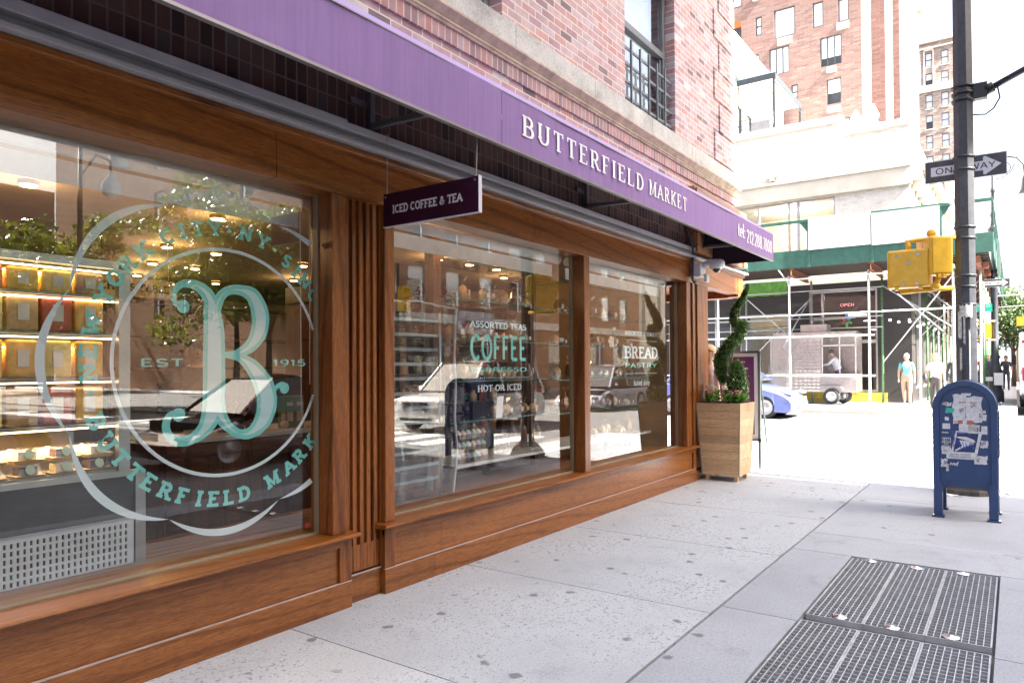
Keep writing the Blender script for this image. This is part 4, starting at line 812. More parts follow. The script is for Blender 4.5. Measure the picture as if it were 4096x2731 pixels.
obj("plastic_cover", b, PL, rk); b = B(); b.tube([cov(n, z) for z in zs], .012, 6); b.tube([cov(i, 2.02) for i in range(n + 1)], .008, 6); obj("cover_seam", b, M("plastic_seam", (.55, .62, .68), .3), rk)
# breads, cupcakes and bags
def blob(b, c, r, sq, k=.25, n=9):
    m = n // 2 + 1; vs = []; ph = R.random() * 9
    for i in range(m + 1):
        t = pi * i / m
        for q in range(n):
            a = 2 * pi * q / n; rr = r * (1 + k * (R.random() - .5)); vs.append((c[0] + rr * sq[0] * sin(t) * cos(a), c[1] + rr * sq[1] * sin(t) * sin(a), c[2] + rr * sq[2] * cos(t)))
    sm = b.smooth; b.smooth = True; b.add(vs, [(i * n + q, (i + 1) * n + q, (i + 1) * n + (q + 1) % n, i * n + (q + 1) % n) for i in range(m) for q in range(n)]); b.smooth = sm
LOAF = [M("dark_loaf", (.16, .06, .025), .6, var=.3, vs=25), M("golden_loaf", (.45, .22, .07), .6, var=.3, vs=25), M("pale_roll", (.60, .42, .22), .6, var=.3, vs=25)]
WRAP = glass("cellophane", (.93, .92, .90), 1.6, (1, 1, 1), .08)
def breadbag(x, y, z, lm, lab, w=.06, h=.10, tall=True):
    t = T("bread_bag", lab, "bread bag", (x, y, z), R.uniform(-.4, .4), "wrapped breads on the window shelves")
    b = B(); blob(b, (0, 0, h * .5), w * .8, (1, .7, h / w * .55), .12); obj("loaf", b, lm, t, world=False)
    b = B(); n = 10; vs = []; P = [(.0, 1.0), (.35, 1.1), (.7, .8), (.9, .25), (1.0, .2), (1.25, .75)]
    for u, r in P:
        for q in range(n): a = 2 * pi * q / n; rr = w * r * (1 + .25 * (R.random() - .5)); vs.append((rr * cos(a), rr * .75 * sin(a), u * h * 1.12 + .002 + (.02 * R.random() if u > 1.1 else 0)))
    b.add(vs, [(i * n + q, i * n + (q + 1) % n, (i + 1) * n + (q + 1) % n, (i + 1) * n + q) for i in range(len(P) - 1) for q in range(n)]); obj("wrapper", b, WRAP, t, world=False)
    if R.random() < .5: b = B(); b.box(-.02, .02, -w * .86, -w * .85, h * .3, h * .62); obj("label_sticker", b, MATS["paper_label"], t, world=False)
onm = ["first", "second", "third", "fourth", "fifth", "sixth", "seventh", "eighth", "ninth", "tenth"]
for z, nm_, x0, x1, n in ((1.025, "lowest glass shelf", 5.55, 6.25, 7), (1.385, "second glass shelf", 4.85, 6.25, 10), (1.755, "middle glass shelf", 4.8, 6.2, 10), (2.115, "fourth glass shelf", 5.0, 6.2, 9), (1.005, "lowest right-hand glass shelf", 6.6, 8.6, 10), (1.365, "second right-hand glass shelf", 6.6, 8.6, 10), (1.735, "middle right-hand glass shelf", 6.6, 8.5, 10), (2.095, "fourth right-hand glass shelf", 6.6, 8.5, 9), (.657, "marble shelf under the bread lettering", 7.5, 8.5, 6)):
    for i in range(n):
        x = x0 + (x1 - x0) * (i + .5) / n + R.uniform(-.02, .02); lm = LOAF[R.randrange(3)]; breadbag(x, R.uniform(4.08, 4.22), z + .002, lm, "%s in cellophane, %s from left on the %s" % (lm.name.replace('_', ' '), onm[i], nm_), R.uniform(.065, .09), R.uniform(.09, .19))
for i in range(4):
    x = 5.7 + .17 * i + (.1 if i > 2 else 0); breadbag(x, 4.15, .658, LOAF[0], "tall bagged dark loaf, %s from left on the marble shelf by the column" % onm[i], .075, .26)
FR = [M("white_icing", (.75, .70, .66), .5, var=.1), M("mint_icing", (.30, .62, .52), .5, var=.1), M("lilac_icing", (.50, .40, .60), .5, var=.1), M("pink_icing", (.70, .45, .45), .5, var=.1)]
for lv in range(3):
    for i in range(6):
        x = 4.86 + .072 * i; z = .66 + .105 * lv; fm = FR[(i * 3 + lv * 2) % 4]; t = T("cupcake", "%s cupcake, %s in the %s tier of the window stack" % (fm.name.replace('_icing', ' iced'), onm[i], ["bottom", "middle", "top"][lv]), "cupcake", (x, 4.03, z), group="cupcakes stacked in clear trays")
        b = B(); b.lathe([(.001, 0), (.02, 0), (.027, .035)], (x, 4.03, z), 12); obj("case", b, [CHOC, LOAF[1]][i % 2], t); b = B(); b.lathe([(.029, .035), (.03, .045), (.02, .06), (.008, .075), (.001, .078)], (x, 4.03, z), 12); obj("icing", b, fm, t)
    t = T("cupcake_tray", "clear plastic tray holding the %s tier of cupcakes" % ["bottom", "middle", "top"][lv], "tray", (5.05, 4.03, .66 + .105 * lv), group="clear cupcake trays"); b = B(); z = .657 + .105 * lv; b.box(4.82, 5.27, 3.985, 4.075, z, z + .09); obj("box", b, CLR, t)
# hanging red wreath-like garland between shelves
b = B(); 
for k in range(700):
    a = R.uniform(.3, 5.6); r = .28 + R.uniform(-.05, .05); c = Vector((5.32 + r * cos(a), 4.7 + R.uniform(-.04, .04), 2.05 + r * .9 * sin(a))); s_ = .012 + R.random() * .012; u = Vector((R.uniform(-1, 1), R.uniform(-1, 1), R.uniform(-1, 1))).normalized() * s_; w_ = u.orthogonal().normalized() * s_
    b.quad(c - u - w_, c + u - w_, c + u + w_, c - u + w_)
tag(obj("berry_wreath", b, M("dark_red_leaf", (.20, .015, .03), .6, var=.4, vs=30)), "dark red berry wreath hanging behind the middle window", "wreath")
t = T("price_card", "white paper card leaning on the lowest glass shelf", "card", (5.4, 3.95, 1.03)); b = B(); b.prism([(5.33, 3.96, 1.03), (5.43, 3.96, 1.03), (5.47, 3.97, 1.23), (5.37, 3.97, 1.23)], (0, .003, 0)); obj("paper", b, M("white_paper", (.75, .75, .78), .6, var=0), t)
for i, (x, z) in enumerate([(6.75, 1.74), (7.0, 2.1), (7.62, 1.74), (6.9, 1.38)]):
    b = B(); b.box(x, x + .11, 3.96, 3.965, z, z + .12); tag(obj("price_card", b, MATS["white_paper"]), "white price card, %s of four on the right-hand glass shelves" % ["left of the middle shelf", "top-left", "centre of the middle shelf", "lowest"][i], "card", "price cards on the shelves")
# ================================================================== PLANTER WITH SPIRAL TOPIARY
POAK = wood("planter_oak", (.56, .38, .21), (.66, .47, .28), (.72, .54, .34), 'y', .6, gs=.7, spec=.2, wvs=.18, bv=.2)
pn = T("wooden_planter", "tapered pale oak planter box on short feet at the shop corner", "planter", (9.5, 3.2, 0))
bx, by = (9.2, 9.68), (2.93, 3.42); tx, ty = (9.12, 9.76), (2.885, 3.47); z0, z1 = .075, 1.02
def lerp(a, c, t): return a + (c - a) * t
b = B(); nb = 9
for k in range(nb):
    ta, tb = k / nb + .0012, (k + 1) / nb - .0012
    q = []
    for t_ in (ta, tb):
        x0, x1, y0, y1 = lerp(bx[0], tx[0], t_), lerp(bx[1], tx[1], t_), lerp(by[0], ty[0], t_), lerp(by[1], ty[1], t_); z = lerp(z0, z1, t_)
        q += [(x0, y0, z), (x1, y0, z), (x1, y1, z), (x0, y1, z)]
    b.add(q, [(0, 1, 5, 4), (1, 2, 6, 5), (2, 3, 7, 6), (3, 0, 4, 7), (3, 2, 1, 0), (4, 5, 6, 7)])
obj("box", b, POAK, pn)
b = B(); e = .006
for (x, y) in ((0, 0), (1, 0), (1, 1), (0, 1)):
    b.bar((bx[x] + (.004 if x == 0 else -.004), by[y] + (.004 if y == 0 else -.004), z0), (tx[x] + (.004 if x == 0 else -.004), ty[y] + (.004 if y == 0 else -.004), z1 - .001), .014, .014)
obj("corner_trim", b, M("grey_wood_trim", (.30, .27, .22), .7), pn)
b = B()
for x in (bx[0] + .035, bx[1] - .085):
    for y in (by[0] + .03, by[1] - .08): b = B(); b.box(x, x + .05, y, y + .05, 0, z0); obj("foot", b, POAK, pn)
b = B(); b.quad((tx[0] + .02, ty[0] + .02, z1 + .002), (tx[1] - .02, ty[0] + .02, z1 + .002), (tx[1] - .02, ty[1] - .02, z1 + .002), (tx[0] + .02, ty[1] - .02, z1 + .002)); obj("soil", b, M("soil", (.04, .03, .02), .95, var=.4, vs=40), pn)
def leafmat(name, dark, light, rough=.45, tr=.25):
    m = bpy.data.materials.new(name); nt, bs = nodes(m); MATS[name] = m
    n = noise(nt, coords(nt, kind="World"), 14, 2, .5); oi = nt.nodes.new("ShaderNodeTexWhiteNoise"); g = nt.nodes.new("ShaderNodeNewGeometry"); oi.noise_dimensions = '1D'; nt.links.new(g.outputs["Random Per Island"], oi.inputs["W"])
    c = ramp(nt, g.outputs["Random Per Island"], [(0, dark), (.7, light), (1, tuple(x * 1.5 for x in light))]); nt.links.new(c, bs.inputs["Base Color"]); bs.inputs["Roughness"].default_value = rough
    tl = nt.nodes.new("ShaderNodeBsdfTranslucent"); c2 = mix(nt, c, (1.6, 1.5, .6), 1, 'MULTIPLY'); nt.links.new(c2, tl.inputs[0]); mx = nt.nodes.new("ShaderNodeMixShader"); mx.inputs[0].default_value = tr
    nt.links.new(bs.outputs[0], mx.inputs[1]); nt.links.new(tl.outputs[0], mx.inputs[2]); nt.links.new(mx.outputs[0], nt.nodes["Material Output"].inputs[0])
    return m
LEAF = leafmat("box_leaf", (.03, .085, .018), (.10, .20, .05), .35, .3); LEAFB = leafmat("bright_leaf", (.05, .15, .03), (.15, .32, .08), .4)
def leaves(b, pts, size, jit=.5, up=.3):
    for p, s_ in pts:
        s_ *= size * R.uniform(1 - jit, 1 + jit); u = Vector((R.gauss(0, 1), R.gauss(0, 1), R.gauss(0, 1) + up)).normalized(); w = u.cross(Vector((R.gauss(0, 1), R.gauss(0, 1), R.gauss(0, 1)))).normalized()
        p = Vector(p); b.quad(p - w * s_ * .45, p - u * s_ * .1 + w * 0 - u * s_ * .4, p + w * s_ * .45, p + u * s_ * .8)
tp = T("spiral_topiary", "dark green spiral-clipped topiary growing in the oak planter", "topiary", (9.44, 3.12, 1.02))
# spine of the spiral: centre offset and radius against height, clump by clump
SPN = [(1.06, 3.09, 9.44, .16), (1.18, 3.03, 9.44, .185), (1.32, 3.02, 9.44, .165), (1.44, 3.01, 9.45, .11), (1.55, 3.03, 9.46, .06)]
LOB = [(1.3, 3.22, 9.5, .07), (1.42, 3.235, 9.44, .10), (1.54, 3.22, 9.40, .12), (1.66, 3.19, 9.38, .12), (1.78, 3.10, 9.37, .115), (1.88, 3.0, 9.40, .11), (1.98, 2.955, 9.44, .095), (2.08, 2.95, 9.48, .07)]
LOB2 = [(2.02, 3.06, 9.5, .035), (2.09, 3.07, 9.46, .06), (2.18, 3.06, 9.42, .072), (2.27, 3.02, 9.42, .07), (2.35, 2.96, 9.43, .062), (2.43, 2.92, 9.44, .048), (2.5, 2.89, 9.45, .034), (2.57, 2.87, 9.45, .016)]
pts = []; core = B()
for Q, dens in ((SPN, 4200), (LOB, 5200), (LOB2, 2600)):
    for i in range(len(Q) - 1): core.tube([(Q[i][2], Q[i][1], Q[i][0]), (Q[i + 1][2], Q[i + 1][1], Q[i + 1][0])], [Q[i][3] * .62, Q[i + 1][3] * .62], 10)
    tot = len(Q) - 1
    for k in range(dens):
        f = R.random() * tot; i = min(int(f), tot - 1); t_ = f - i; z, y, x, r = (lerp(Q[i][j], Q[i + 1][j], t_) for j in range(4)); r *= .82
        v_ = Vector((R.gauss(0, 1), R.gauss(0, 1), R.gauss(0, .8))).normalized(); r *= .92 + .13 * sin(v_.x * 7 + z * 31) * sin(v_.y * 8 + z * 17) + R.uniform(-.22, .12) + (.25 if R.random() < .02 else 0); pts.append((Vector((x, y, z)) + v_ * r, 1))
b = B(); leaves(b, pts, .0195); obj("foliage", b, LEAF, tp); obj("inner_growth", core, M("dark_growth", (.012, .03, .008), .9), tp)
b = B(); b.tube([(9.44, 3.1, 1.02), (9.45, 3.11, 1.3), (9.45, 3.09, 1.6), (9.44, 3.03, 1.9), (9.44, 3.0, 2.1), (9.44, 2.96, 2.3)], [.016, .015, .014, .012, .01, .006], 8); b.tube([(9.45, 3.11, 1.36), (9.44, 3.2, 1.5)], .006, 6); b.tube([(9.45, 3.11, 1.42), (9.44, 3.18, 1.6)], .005, 6); obj("stem", b, M("grey_bark", (.22, .17, .12), .8, var=.3, vs=40), tp)
# bedding flowers
FLM = [M("magenta_flower", (.55, .03, .35), .5, var=.2, vs=60), M("white_flower", (.65, .68, .55), .5, var=.1, vs=60), M("rose_flower", (.55, .2, .25), .5, var=.2, vs=60)]
for i in range(15):
    a = 2 * pi * i / 15; x = 9.44 + .25 * cos(a) + R.uniform(-.02, .02); y = 3.17 + .22 * sin(a) + R.uniform(-.02, .02); k = [1, 0, 2, 1][i % 4]
    t = T("flower_plant", "low leafy plant with %s at the edge of the oak planter" % ["magenta flower heads", "white buds", "rose flower heads"][k], "flower", (x, y, 1.02), group="bedding plants with " + ["magenta", "white", "rose"][k] + " flowers")
    b = B()
    for q in range(16):   # broad leaves
        aa = R.uniform(0, 2 * pi); l = R.uniform(.06, .11); el = R.uniform(.0, 1.2); dr = Vector((cos(aa) * cos(el), sin(aa) * cos(el), sin(el))); sd = dr.cross(Vector((0, 0, 1))).normalized() * l * .38; o_ = Vector((x, y, 1.025 + R.uniform(0, .11)))
        b.add([o_, o_ + dr * l * .45 + sd, o_ + dr * l * .5 - Vector((0, 0, .006)), o_ + dr * l * .45 - sd, o_ + dr * l + Vector((0, 0, -.012))], [(0, 1, 2), (0, 2, 3), (1, 4, 2), (2, 4, 3)])
    obj("leaves", b, LEAFB, t)
    b = B()
    for q in range(16):
        h = (.19 if k == 1 else .13) + R.uniform(-.02, .02); c = Vector((x + R.uniform(-.035, .035), y + R.uniform(-.035, .035), 1.03 + h)); b.ball(c, .012 if k == 1 else .015, 6, (1, 1, .6))
    obj("flower_heads", b, FLM[k], t)
    b = B(); b.tube([(x, y, 1.02), (x, y, 1.12)], .004, 5); b.tube([(x, y, 1.05), (x + .02, y + .01, 1.03 + (.18 if k == 1 else .12))], .003, 5); obj("stem", b, LEAFB, t)
# ================================================================== MAILBOX
mb = T("mailbox", "blue domed street mailbox covered in stickers on the pavement", "mailbox", (8.45, .4, 0))
MBL = M("mailbox_blue", (.013, .046, .15), .35, var=.15, vs=8, coat=.15)
MX0, MX1, MY0, MY1 = 8.2, 8.72, .155, .675; mc = (MY0 + MY1) / 2; mr = (MY1 - MY0) / 2
def archpts(ins, zb, n=24, extra=0):
    r = mr - ins; return [(mc - r, zb)] + [(mc + r * cos(a), 1.08 + r * sin(a)) for a in [pi - pi * i / n for i in range(n + 1)]] + [(mc + r, zb)]
b = B(); P = archpts(.0, .31); b.prism([(MX0 + .03, y, z) for y, z in P], (MX1 - MX0 - .06, 0, 0)); 
obj("body", b, MBL, mb)
def ring_arch(x0, x1, o, i_, zb):
    b = B(); A = archpts(o, zb); Bq = archpts(i_, zb); n = len(A); vs = [(x0, *p) for p in A] + [(x0, *p) for p in Bq] + [(x1, *p) for p in A] + [(x1, *p) for p in Bq]
    fs = []
    for k in range(n - 1): fs += [(k, k + 1, n + k + 1, n + k), (2 * n + k, 3 * n + k, 3 * n + k + 1, 2 * n + k + 1), (k, 2 * n + k, 2 * n + k + 1, k + 1), (n + k, n + k + 1, 3 * n + k + 1, 3 * n + k)]
    fs += [(0, n, 3 * n, 2 * n), (n - 1, 3 * n - 1, 4 * n - 1, 2 * n - 1)]
    b.add(vs, fs); return b
obj("end_flange", ring_arch(MX0, MX0 + .032, -.008, .05, .32), MBL, mb, bevel=.004); obj("end_flange", ring_arch(MX1 - .032, MX1, -.008, .05, .32), MBL, mb, bevel=.004)
for (x, y) in ((MX0, MY0), (MX0, MY1), (MX1 - .06, MY0), (MX1 - .06, MY1)):
    b = B(); s_ = 1 if y < mc else -1; b.box(x + .001, x + .058, y - s_ * .006, y + s_ * .07, .02, .345); b.poly([(x + .02, y + s_ * .07, .345), (x + .02, y + s_ * .07, .24), (x + .02, y + s_ * .085, .29), (x + .02, y + s_ * .12, .325), (x + .02, y + s_ * .17, .345)]); l = obj("leg", b, MBL, mb, bevel=.004)
    b = B(); b.box(x - .02, x + .07, y - s_ * .025, y + s_ * .085, 0, .018); obj("foot_plate", b, MBL, l, bevel=.004); b = B(); b.lathe([(.001, .03), (.012, .028), (.014, .018)], (x - .008, y - s_ * .01, 0), 8); obj("bolt", b, DISC, l)
b = B(); 
for y, z in archpts(.025, .36, 14)[1:-1] + [(MY0 + .025, .36 + .11 * k) for k in range(7)] + [(MY1 - .025, .36 + .11 * k) for k in range(7)] + [(MY0 + .11 + .1 * k, .35) for k in range(4)]: b.ball((MX0 - .001, y, z), .0075, 6, (.5, 1, 1))
obj("rivets", b, MBL, mb)
b = B(); b.box(8.3, 8.62, MY0 - .02, MY0 - .001, .6, 1.05); b.tube([(8.26, MY0 - .03, 1.12), (8.66, MY0 - .03, 1.12)], .01, 8); obj("door", b, MBL, mb, bevel=.008)
b = B(); b.box(8.34, 8.6, MY1 + .001, MY1 + .018, 1.02, 1.12); obj("handle", b, MBL, mb)
b = B(); b.box(MX0 + .04, MX1 - .04, MY0 + .03, MY1 - .03, .285, .309); obj("base_tray", b, M("under_tray", (.12, .11, .10), .8), mb)
WS = M("white_sticker", (.62, .64, .68), .6, var=.18, vs=30); TS = M("teal_sticker", (.05, .45, .36), .6, var=0); GSK = M("worn_paper", (.48, .48, .50), .8, var=.35, vs=22); RS = M("faded_red_print", (.40, .13, .10), .6, var=.2); BI = M("blue_ink", (.06, .08, .45), .6, var=0); MBD = M("decal_navy", (.014, .035, .12), .5, var=0); BLKI = M("black_ink", (.02, .02, .025), .6, var=0)
mk = [0]
def stk(b, y0, z0, y1, z1, skew=0.0, rag=0):
    mk[0] += 1; x = MX0 + .0265 - .0003 * mk[0] * .25
    ps = [(y0, z0), (y1, z0), (y1 - skew, z1), (y0 - skew, z1)]
    if rag:
        q = []
        for i in range(4):
            a, c = ps[i], ps[(i + 1) % 4]
            for t_ in range(5): q.append((lerp(a[0], c[0], t_ / 5) + R.uniform(-rag, rag), lerp(a[1], c[1], t_ / 5) + R.uniform(-rag, rag)))
        ps = q
    b.poly([(x, y, z) for y, z in ps]); return x
# the box end is at MX0+.03 ; decals stand 2-6 mm in front of it
b1 = B(); stk(b1, .51, .93, .40, 1.21, 0, .01); stk(b1, .405, .94, .27, 1.19, 0, .01); stk(b1, .50, 1.0, .47, 1.15, 0, .004); stk(b1, .44, 1.2, .36, 1.225, 0, .003); stk(b1, .46, .83, .385, .93, 0, .004); obj("sticker", b1, WS, mb, label="torn white paper stickers on the dome")
b2 = B(); stk(b2, .385, .835, .29, .925, 0, .006); stk(b2, .28, 1.03, .24, 1.06, 0, .002); obj("sticker", b2, GSK, mb, label="grey worn paper stickers")
for q in ((.60, .87, .535, .925), (.28, .83, .23, .91), (.605, .83, .55, .84, 0, .002), (.605, .70, .53, .785), (.61, .625, .53, .695, 0, .004), (.615, .50, .555, .575, 0, .008), (.345, .545, .235, .62, -.0, .008), (.29, .70, .235, .77, .01, .006), (.575, .455, .55, .50, 0, .004), (.58, .955, .545, .99, 0, .004), (.6, 1.1, .52, 1.135, 0, .008), (.27, .96, .235, 1.02, 0, .004)):
    b3 = B(); stk(b3, *q); obj("sticker", b3, WS, mb)
b4 = B(); stk(b4, .57, 1.03, .50, 1.075, 0, .007); obj("sticker", b4, TS, mb, label="teal cloud-shaped sticker")
b4 = B(); stk(b4, .47, .925, .43, .96); stk(b4, .395, .92, .345, .96); stk(b4, .5, .94, .475, .95); stk(b4, .46, 1.13, .4, 1.14); stk(b4, .37, 1.13, .31, 1.138); obj("sticker", b4, RS, mb, label="faded red print strips")
# postal emblem: white-edged skewed plate, navy field, white eagle-head swoosh
b5 = B(); stk(b5, .535, .62, .315, .855, .045); stk(b5, .57, .58, .325, .64); obj("emblem", b5, WS, mb, label="white-edged eagle emblem plate")
b6 = B(); stk(b6, .512, .65, .335, .835, .035); em = obj("emblem_field", b6, MBD, mb)
b7 = B(); x = MX0 + .018
for q, ps in enumerate([[(.49, .80), (.40, .80), (.34, .775), (.325, .755), (.345, .745), (.40, .765), (.47, .785)], [(.46, .765), (.40, .762), (.335, .738), (.36, .725), (.42, .70), (.49, .655), (.50, .665), (.44, .71)], [(.45, .745), (.41, .75), (.43, .725)]]): b7.poly([(x - .0002 * q, y, z) for y, z in ps])
obj("emblem_eagle", b7, WS, mb)
mpm = lambda y0, z0, x=MX0 + .0165: (lambda u, v, dd: (x - dd, y0 - u, z0 + v))
b8 = B(); fit_text(b8, "UNITED STATES", mpm(.545, .615), .175, .018, thick=.14, thin=.12, slant=.2); fit_text(b8, "POSTAL SERVICE", mpm(.55, .592), .19, .018, thick=.14, thin=.12, slant=.2); obj("emblem_letters", b8, MBD, mb)
b9 = B(); fit_text(b9, "COE", mpm(.603, .745), .072, .034, thick=.26, thin=.24); fit_text(b9, "KGB", mpm(.603, .705), .072, .034, thick=.26, thin=.24); obj("sticker_letters", b9, MBD, mb)
b9 = B(); fit_text(b9, "end", mpm(.545, .515), .07, .045, thick=.2, thin=.12, slant=.3); obj("painted_tag", b9, WS, mb)
b9 = B(); x = MX0 + .0155
L_ = strip([(.52, .86), (.50, .78), (.51, .70), (.47, .76), (.45, .69), (.43, .75), (.42, .68), (.40, .70), (.41, .74), (.385, .70), (.37, .74), (.35, .73), (.345, .68)], [.008] * 13); b9.add([(x, y, z) for pr in L_ for y, z in pr], [(2 * i, 2 * i + 1, 2 * i + 3, 2 * i + 2) for i in range(len(L_) - 1)])
L_ = strip([(.51, .83), (.45, .845), (.38, .835), (.375, .80)], [.006] * 4); b9.add([(x, y, z) for pr in L_ for y, z in pr], [(2 * i, 2 * i + 1, 2 * i + 3, 2 * i + 2) for i in range(len(L_) - 1)]); obj("graffiti", b9, BI, mb)
b9 = B(); x = MX0 + .016
for (y0, z0) in ((.575, .53), (.30, .58), (.565, .66), (.56, 1.12), (.27, .735), (.44, 1.05), (.34, 1.1), (.33, .88), (.58, .48), (.27, 1.0)):
    pl = [(y0 + R.uniform(-.028, .028), z0 + R.uniform(-.028, .028)) for _ in range(9)]; L_ = strip(pl, [.0035] * 9); b9.add([(x, y, z) for pr in L_ for y, z in pr], [(2 * i, 2 * i + 1, 2 * i + 3, 2 * i + 2) for i in range(8)])
obj("scribbles", b9, BLKI, mb)
b9 = B(); fit_text(b9, "USPS", mpm(.44, .50, MX0 + .028), .08, .018, thick=.16, thin=.14); fit_text(b9, "- - - - -", mpm(.49, .455, MX0 + .028), .17, .012, thick=.16, thin=.2); obj("embossed_letters", b9, MBL, mb)
# ================================================================== NEAR SIGNAL POLE
BK = M("black_pole_paint", (.025, .030, .043), .5, var=.35, vs=16, bmp=.35); PX, PY = 9.95, .47
sp = T("signal_pole", "thick black octagonal street pole behind the mailbox with peeling paper", "pole", (PX, PY, 0))
b = B(); b.lathe([(.118, .25), (.112, 2.2), (.108, 2.21), (.106, 4.6), (.098, 6.5)], (PX, PY, 0), 8, a0=.5); b.sm = [False] * len(b.f); obj("shaft", b, BK, sp)
b = B()
for z in (2.21, 2.42, 2.55, 2.99, 3.12, 3.8, 3.95): b.lathe([(.113, z - .012), (.121, z - .01), (.121, z + .01), (.113, z + .012)], (PX, PY, 0), 8, a0=.5)
obj("steel_band", b, BK, sp)
b = B(); b.lathe([(.30, 0), (.30, .05), (.27, .12), (.2, .2), (.14, .25), (.11, .26)], (PX, PY, 0), 8, a0=.5); b.sm = [False] * len(b.f); obj("base_cover", b, M("rusty_base", (.10, .095, .09), .8, var=.4, vs=15, bmp=.4), sp)
b = B(); az = atan2(-PY, -PX)
def wrap(b, a0, a1, z0, z1, r=.1165, rag=.02, n=8):
    up_, lo = [], []
    for i in range(n + 1):
        a = radians(lerp(a0, a1, i / n)); rr = r / cos(((a - pi / 8) % (pi / 4)) - pi / 8) * .957 if False else r
        lo.append((PX + rr * cos(a), PY + rr * sin(a), z0 + R.uniform(-rag, rag))); up_.append((PX + rr * cos(a), PY + rr * sin(a), z1 + R.uniform(-rag, rag)))
    b.add(lo + up_, [(i, i + 1, n + 2 + i, n + 1 + i) for i in range(n)])
wrap(b, 150, 215, 2.06, 2.2, .119); wrap(b, 168, 178, 1.75, 2.06, .119); wrap(b, 140, 160, 1.82, 2.12, .119); wrap(b, 148, 160, 1.45, 1.7, .119); wrap(b, 195, 202, 1.3, 1.9, .119, .05, 3); obj("torn_poster", b, M("torn_paper", (.5, .52, .5), .8, var=.4, vs=25), sp)
# clamp and mast arm
b = B()
for z in (4.62, 4.70, 4.78): b.lathe([(.101, z - .012), (.125, z - .012), (.125, z + .012), (.101, z + .012)], (PX, PY, 0), 8, a0=.5)
b.box(PX - .05, PX + .05, PY - .24, PY - .1, 4.61, 4.79); b.tube([(PX, PY - .22, 4.70), (PX, PY - .3, 4.73)], .06, 10); obj("arm_clamp", b, DKM, sp)
b = B(); b.tube([(PX, PY - .24, 4.70), (PX, PY - 1.2, 5.12), (PX, PY - 2.6, 5.62)], [.036, .036, .03], 10); obj("mast_arm", b, BK, sp)
b = B(); b.tube([(PX, PY - .34, 4.71), (PX - .02, PY - .36, 4.58), (PX - .02, PY - .3, 4.47), (PX, PY - .22, 4.42), (PX, PY - .1, 4.44)], .009, 6); obj("cable", b, DKM, sp)
YEL = M("signal_yellow", (.74, .44, .035), .42, var=.14, vs=9, bmp=.1)
def signbox(c, w, h, dp, rz, lab, hood=True):
    t = T("pedestrian_signal", lab, "pedestrian signal", c, rz, "yellow pedestrian signals on the near pole")
    b = B(); b.box(-.02, dp, -w / 2, w / 2, 0, h); obj("housing", b, YEL, t, world=False, bevel=.02)
    b = B(); b.box(-.034, -.02, -w / 2 + .02, w / 2 - .02, .02, h - .02); obj("back_door", b, YEL, t, world=False, bevel=.008)
    b = B(); b.box(dp, dp + .008, -w / 2 + .03, w / 2 - .03, .03, h - .03); obj("lens", b, BLK, t, world=False)
    b = B(); b.box(dp, dp + .13, -w / 2, w / 2, h - .006, h); b.box(dp, dp + .13, -w / 2, -w / 2 + .006, 0, h); b.box(dp, dp + .13, w / 2 - .006, w / 2, 0, h); obj("hood", b, YEL, t, world=False)
    b = B()
    for y in (-w / 2 + .1, w / 2 - .1): b.box(-.03, .02, y - .02, y + .02, -.03, .01)
    obj("latch", b, YEL, t, world=False)
    return t
s1 = signbox((9.7, 1.035, 2.43), .45, .455, .16, 0, "square yellow pedestrian signal seen from behind, left of the pole")
b = B()
for y, z, c in ((.12, .38, 0), (-.1, .39, 1), (0, .29, 1), (.06, .04, 1), (-.1, .04, 1)): b.box(-.0365, -.0355, y - .022, y + .022, z - .014, z + .014)
obj("sticker", b, GSK, s1, world=False)
s2 = signbox((9.72, .70, 2.56), .26, .455, .17, .55, "narrower yellow pedestrian signal turned sideways, against the pole")
br = T("signal_bracket", "yellow pipe arms holding the two pedestrian signals to the pole", "bracket", (9.85, .8, 2.4)); 
b = B(); b.tube([(9.78, 1.05, 2.945), (9.78, 1.07, 2.985), (9.78, .95, 3.0), (9.87, .56, 3.01)], .026, 10); b.tube([(9.78, 1.04, 2.88), (9.78, 1.04, 2.98)], .03, 10); b.lathe([(.001, -.03), (.05, -.03), (.05, .03), (.001, .03)], (9.78, .8, 3.06), 10, axis='x'); obj("upper_arm", b, YEL, br)
b = B(); b.tube([(9.78, 1.14, 2.385), (9.8, .9, 2.40), (9.86, .58, 2.41)], .03, 10); b.tube([(9.78, 1.0, 2.42), (9.78, 1.0, 2.38)], .03, 10); b.ball((9.79, .76, 2.44), .05, 10); b.tube([(9.79, .76, 2.44), (9.74, .72, 2.56)], .03, 8); obj("lower_arm", b, YEL, br)
